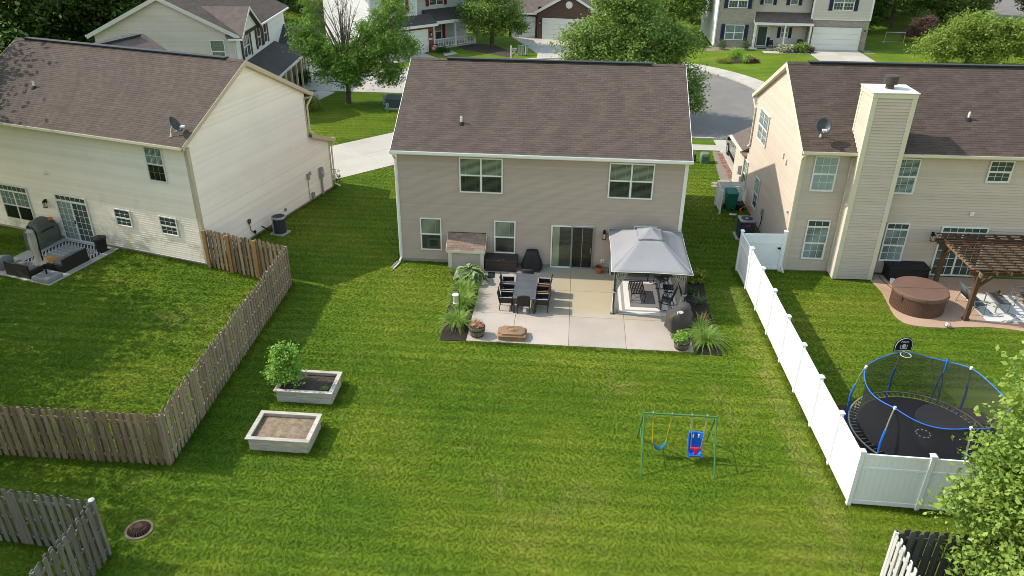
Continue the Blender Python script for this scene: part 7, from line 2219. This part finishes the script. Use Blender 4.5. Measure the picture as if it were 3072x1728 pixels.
# ---------------------------------------------------------------- grass
def in_poly(P, poly):
    x, y = P[:, 0], P[:, 1]
    c = np.zeros(len(P), bool)
    n = len(poly)
    for i in range(n):
        x0, y0 = poly[i]; x1, y1 = poly[(i + 1) % n]
        m = ((y0 > y) != (y1 > y))
        xi = (x1 - x0) * (y - y0) / (y1 - y0 + 1e-12) + x0
        c ^= m & (x < xi)
    return c
def lhbox(x0, x1, y0, y1):
    return [tuple(LHp(a, b_)[:2]) for a, b_ in ((x0, y0), (x1, y0), (x1, y1), (x0, y1))]
def rhbox(x0, x1, y0, y1):
    return [tuple(RHp(a, b_)[:2]) for a, b_ in ((x0, y0), (x1, y0), (x1, y1), (x0, y1))]
BLOCK = [[(0, 0), (WM, 0), (WM, 10), (0, 10)], [(3.86, -6.64), (12.5, -6.64), (12.5, 0), (3.86, 0)], [(2.84, -6.68), (3.9, -6.66), (3.9, 0), (2.34, 0), (2.34, -.9), (2.75, -1.5)],
         [(12.49, -6.72), (13.52, -6.74), (13.64, -5.6), (13.54, -4.0), (13.52, -2.4), (13.62, -1.0), (13.3, 0), (12.49, 0)], cur, lhbox(-13.2, .02, 0, 10.6), lhbox(-8.87, -5.03, -4.0, 0), rhbox(0, 13, 0, 13.4), rhbox(2.03, 3.72, -.74, 0),
         [(-1.93, -13.52), (-.05, -13.52), (-.05, -12.26), (-1.93, -12.26)], [(-1.93, -11.04), (-.05, -11.04), (-.05, -9.88), (-1.93, -9.88)],
         [(16.0, -9.55), (21.6, -9.25), (22.4, -10.8), (22.0, -13.6), (20.2, -14.2), (16.0, -14.15)], [(-4.1, -17.03), (-3.22, -17.03), (-3.3, -16.7), (-3.66, -16.59), (-4.0, -16.7)], [(-4.1, -17.03), (-3.22, -17.03), (-3.3, -17.36), (-3.66, -17.47), (-4.0, -17.36)],
         [(16.3, 12.2), (17.3, 12.3), (17.3, 17.7), (16.6, 17.7)]]
c45, s45 = math.cos(R(45.5)), math.sin(R(45.5))
BLOCK.append([(-5.78 + u * c45 - v * s45, 10.19 + u * s45 + v * c45) for u, v in ((-3.2, 0), (10, 0), (10, 5.6), (-3.2, 5.6))])
BLOCK.append([(-15.3, 29.9), (-2.7, 29.9), (-2.7, 39), (-15.3, 39)])
BLOCK.append([(-14.1, 25.0), (-12.4, 24.9), (-11.8, 29.9), (-13.6, 30.0)])
rs = np.random.RandomState(99)
def scatter(x0, x1, y0, y1, dens):
    st = 1 / math.sqrt(dens)
    gx, gy = np.meshgrid(np.arange(x0, x1, st), np.arange(y0, y1, st))
    n = gx.size
    P = np.stack([gx.ravel(), gy.ravel()], 1) + rs.uniform(-.5, .5, (n, 2)) * st
    keep = np.ones(n, bool)
    for poly in BLOCK:
        keep &= ~in_poly(P, poly)
    return P[keep]
GP = np.concatenate([scatter(-17, 21, -22, -8, GD), scatter(-21, 27, -8, 1, GD * .8), scatter(-9, 17.2, 1, 17.8, GD * .6), scatter(-12.5, -3, 17, 29.9, GD * .45)])
V = np.zeros((len(GP), 3), np.float32); V[:, :2] = GP
def seg_dist(P, A, B):
    A = np.array(A); B = np.array(B); d = B - A; t = np.clip(((P - A) @ d) / (d @ d), 0, 1)
    return np.linalg.norm(P - A - t[:, None] * d, axis=1)
EDGES = [((-10.4, -14.45), (-4.06, -14.44)), ((-4.03, -14.42), (-4.22, -2.88)), ((-8.42, -1.5), (-4.26, -2.84)), ((-8.6, -17.6), (-4, -17.92)), ((-3.98, -17.95), (-4.28, -22.4)), ((15.86, -17.1), (15.8, -22)), ((15.9, -17.06), (24, -17.1)),
         ((15.25, .52), (15.89, -14.26)), ((15.89, -14.26), (25.2, -14.46)), ((3.88, -6.62), (12.48, -6.62)), ((-1.93, -13.5), (-.05, -13.5)), ((-1.93, -12.26), (-1.93, -13.5)), ((-.05, -12.26), (-.05, -13.5)), ((-1.93, -11.04), (-.05, -11.04)), ((-.05, -9.9), (-.05, -11.04)),
         (LHp(-13, 0)[:2], LHp(0, 0)[:2]), (LHp(0, 0)[:2], LHp(0, 10.5)[:2]), ((0, 0), (2.3, 0)), ((0, 0), (0, 10))]
dist = np.full(len(GP), 9.0)
for A, B in EDGES:
    dist = np.minimum(dist, seg_dist(GP, A, B))
TS = np.where(dist < .22, rs.uniform(1.2, 2.4, len(GP)), rs.uniform(.6, 1.25, len(GP))).astype(np.float32)
gm = bpy.data.meshes.new('grass'); gm.vertices.add(len(V)); gm.vertices.foreach_set('co', V.ravel()); gm.materials.append(MATS['grass_blade'])
at_ = gm.attributes.new('tuft_scale', 'FLOAT', 'POINT'); at_.data.foreach_set('value', TS)
go = ob('grass', gm); go['kind'] = 'stuff'; go['label'] = 'short mown grass blades covering the lawns'; go['category'] = 'grass'
ng = bpy.data.node_groups.new('grass_tufts', 'GeometryNodeTree')
ng.interface.new_socket('Geometry', in_out='INPUT', socket_type='NodeSocketGeometry')
ng.interface.new_socket('Geometry', in_out='OUTPUT', socket_type='NodeSocketGeometry')
gi = ng.nodes.new('NodeGroupInput'); gout = ng.nodes.new('NodeGroupOutput')
jn = ng.nodes.new('GeometryNodeJoinGeometry')
rg = random.Random(2)
for k in range(9):
    cn = ng.nodes.new('GeometryNodeMeshCone'); cn.fill_type = 'NONE'
    cn.inputs['Vertices'].default_value = 3; cn.inputs['Radius Top'].default_value = 0.0; cn.inputs['Radius Bottom'].default_value = .008; cn.inputs['Depth'].default_value = .040
    tf = ng.nodes.new('GeometryNodeTransform')
    a = k * 2.4
    tf.inputs['Translation'].default_value = (math.cos(a) * .052 * math.sqrt(k / 8), math.sin(a) * .052 * math.sqrt(k / 8), -.004)
    tf.inputs['Rotation'].default_value = (rg.uniform(-.75, .75), rg.uniform(-.75, .75), rg.uniform(0, 6))
    ng.links.new(cn.outputs['Mesh'], tf.inputs['Geometry']); ng.links.new(tf.outputs[0], jn.inputs[0])
ms = ng.nodes.new('GeometryNodeSetMaterial'); ms.inputs['Material'].default_value = MATS['grass_blade']
ng.links.new(jn.outputs[0], ms.inputs['Geometry'])
ip = ng.nodes.new('GeometryNodeInstanceOnPoints')
rr_ = ng.nodes.new('FunctionNodeRandomValue'); rr_.data_type = 'FLOAT_VECTOR'
rr_.inputs[0].default_value = (-.12, -.12, 0); rr_.inputs[1].default_value = (.12, .12, 6.283)
rsn = ng.nodes.new('GeometryNodeInputNamedAttribute'); rsn.data_type = 'FLOAT'; rsn.inputs['Name'].default_value = 'tuft_scale'
ng.links.new(gi.outputs[0], ip.inputs['Points']); ng.links.new(ms.outputs[0], ip.inputs['Instance'])
ng.links.new(rr_.outputs[0], ip.inputs['Rotation']); ng.links.new(rsn.outputs['Attribute'], ip.inputs['Scale'])
ng.links.new(ip.outputs[0], gout.inputs[0])
gmod = go.modifiers.new('tufts', 'NODES'); gmod.node_group = ng
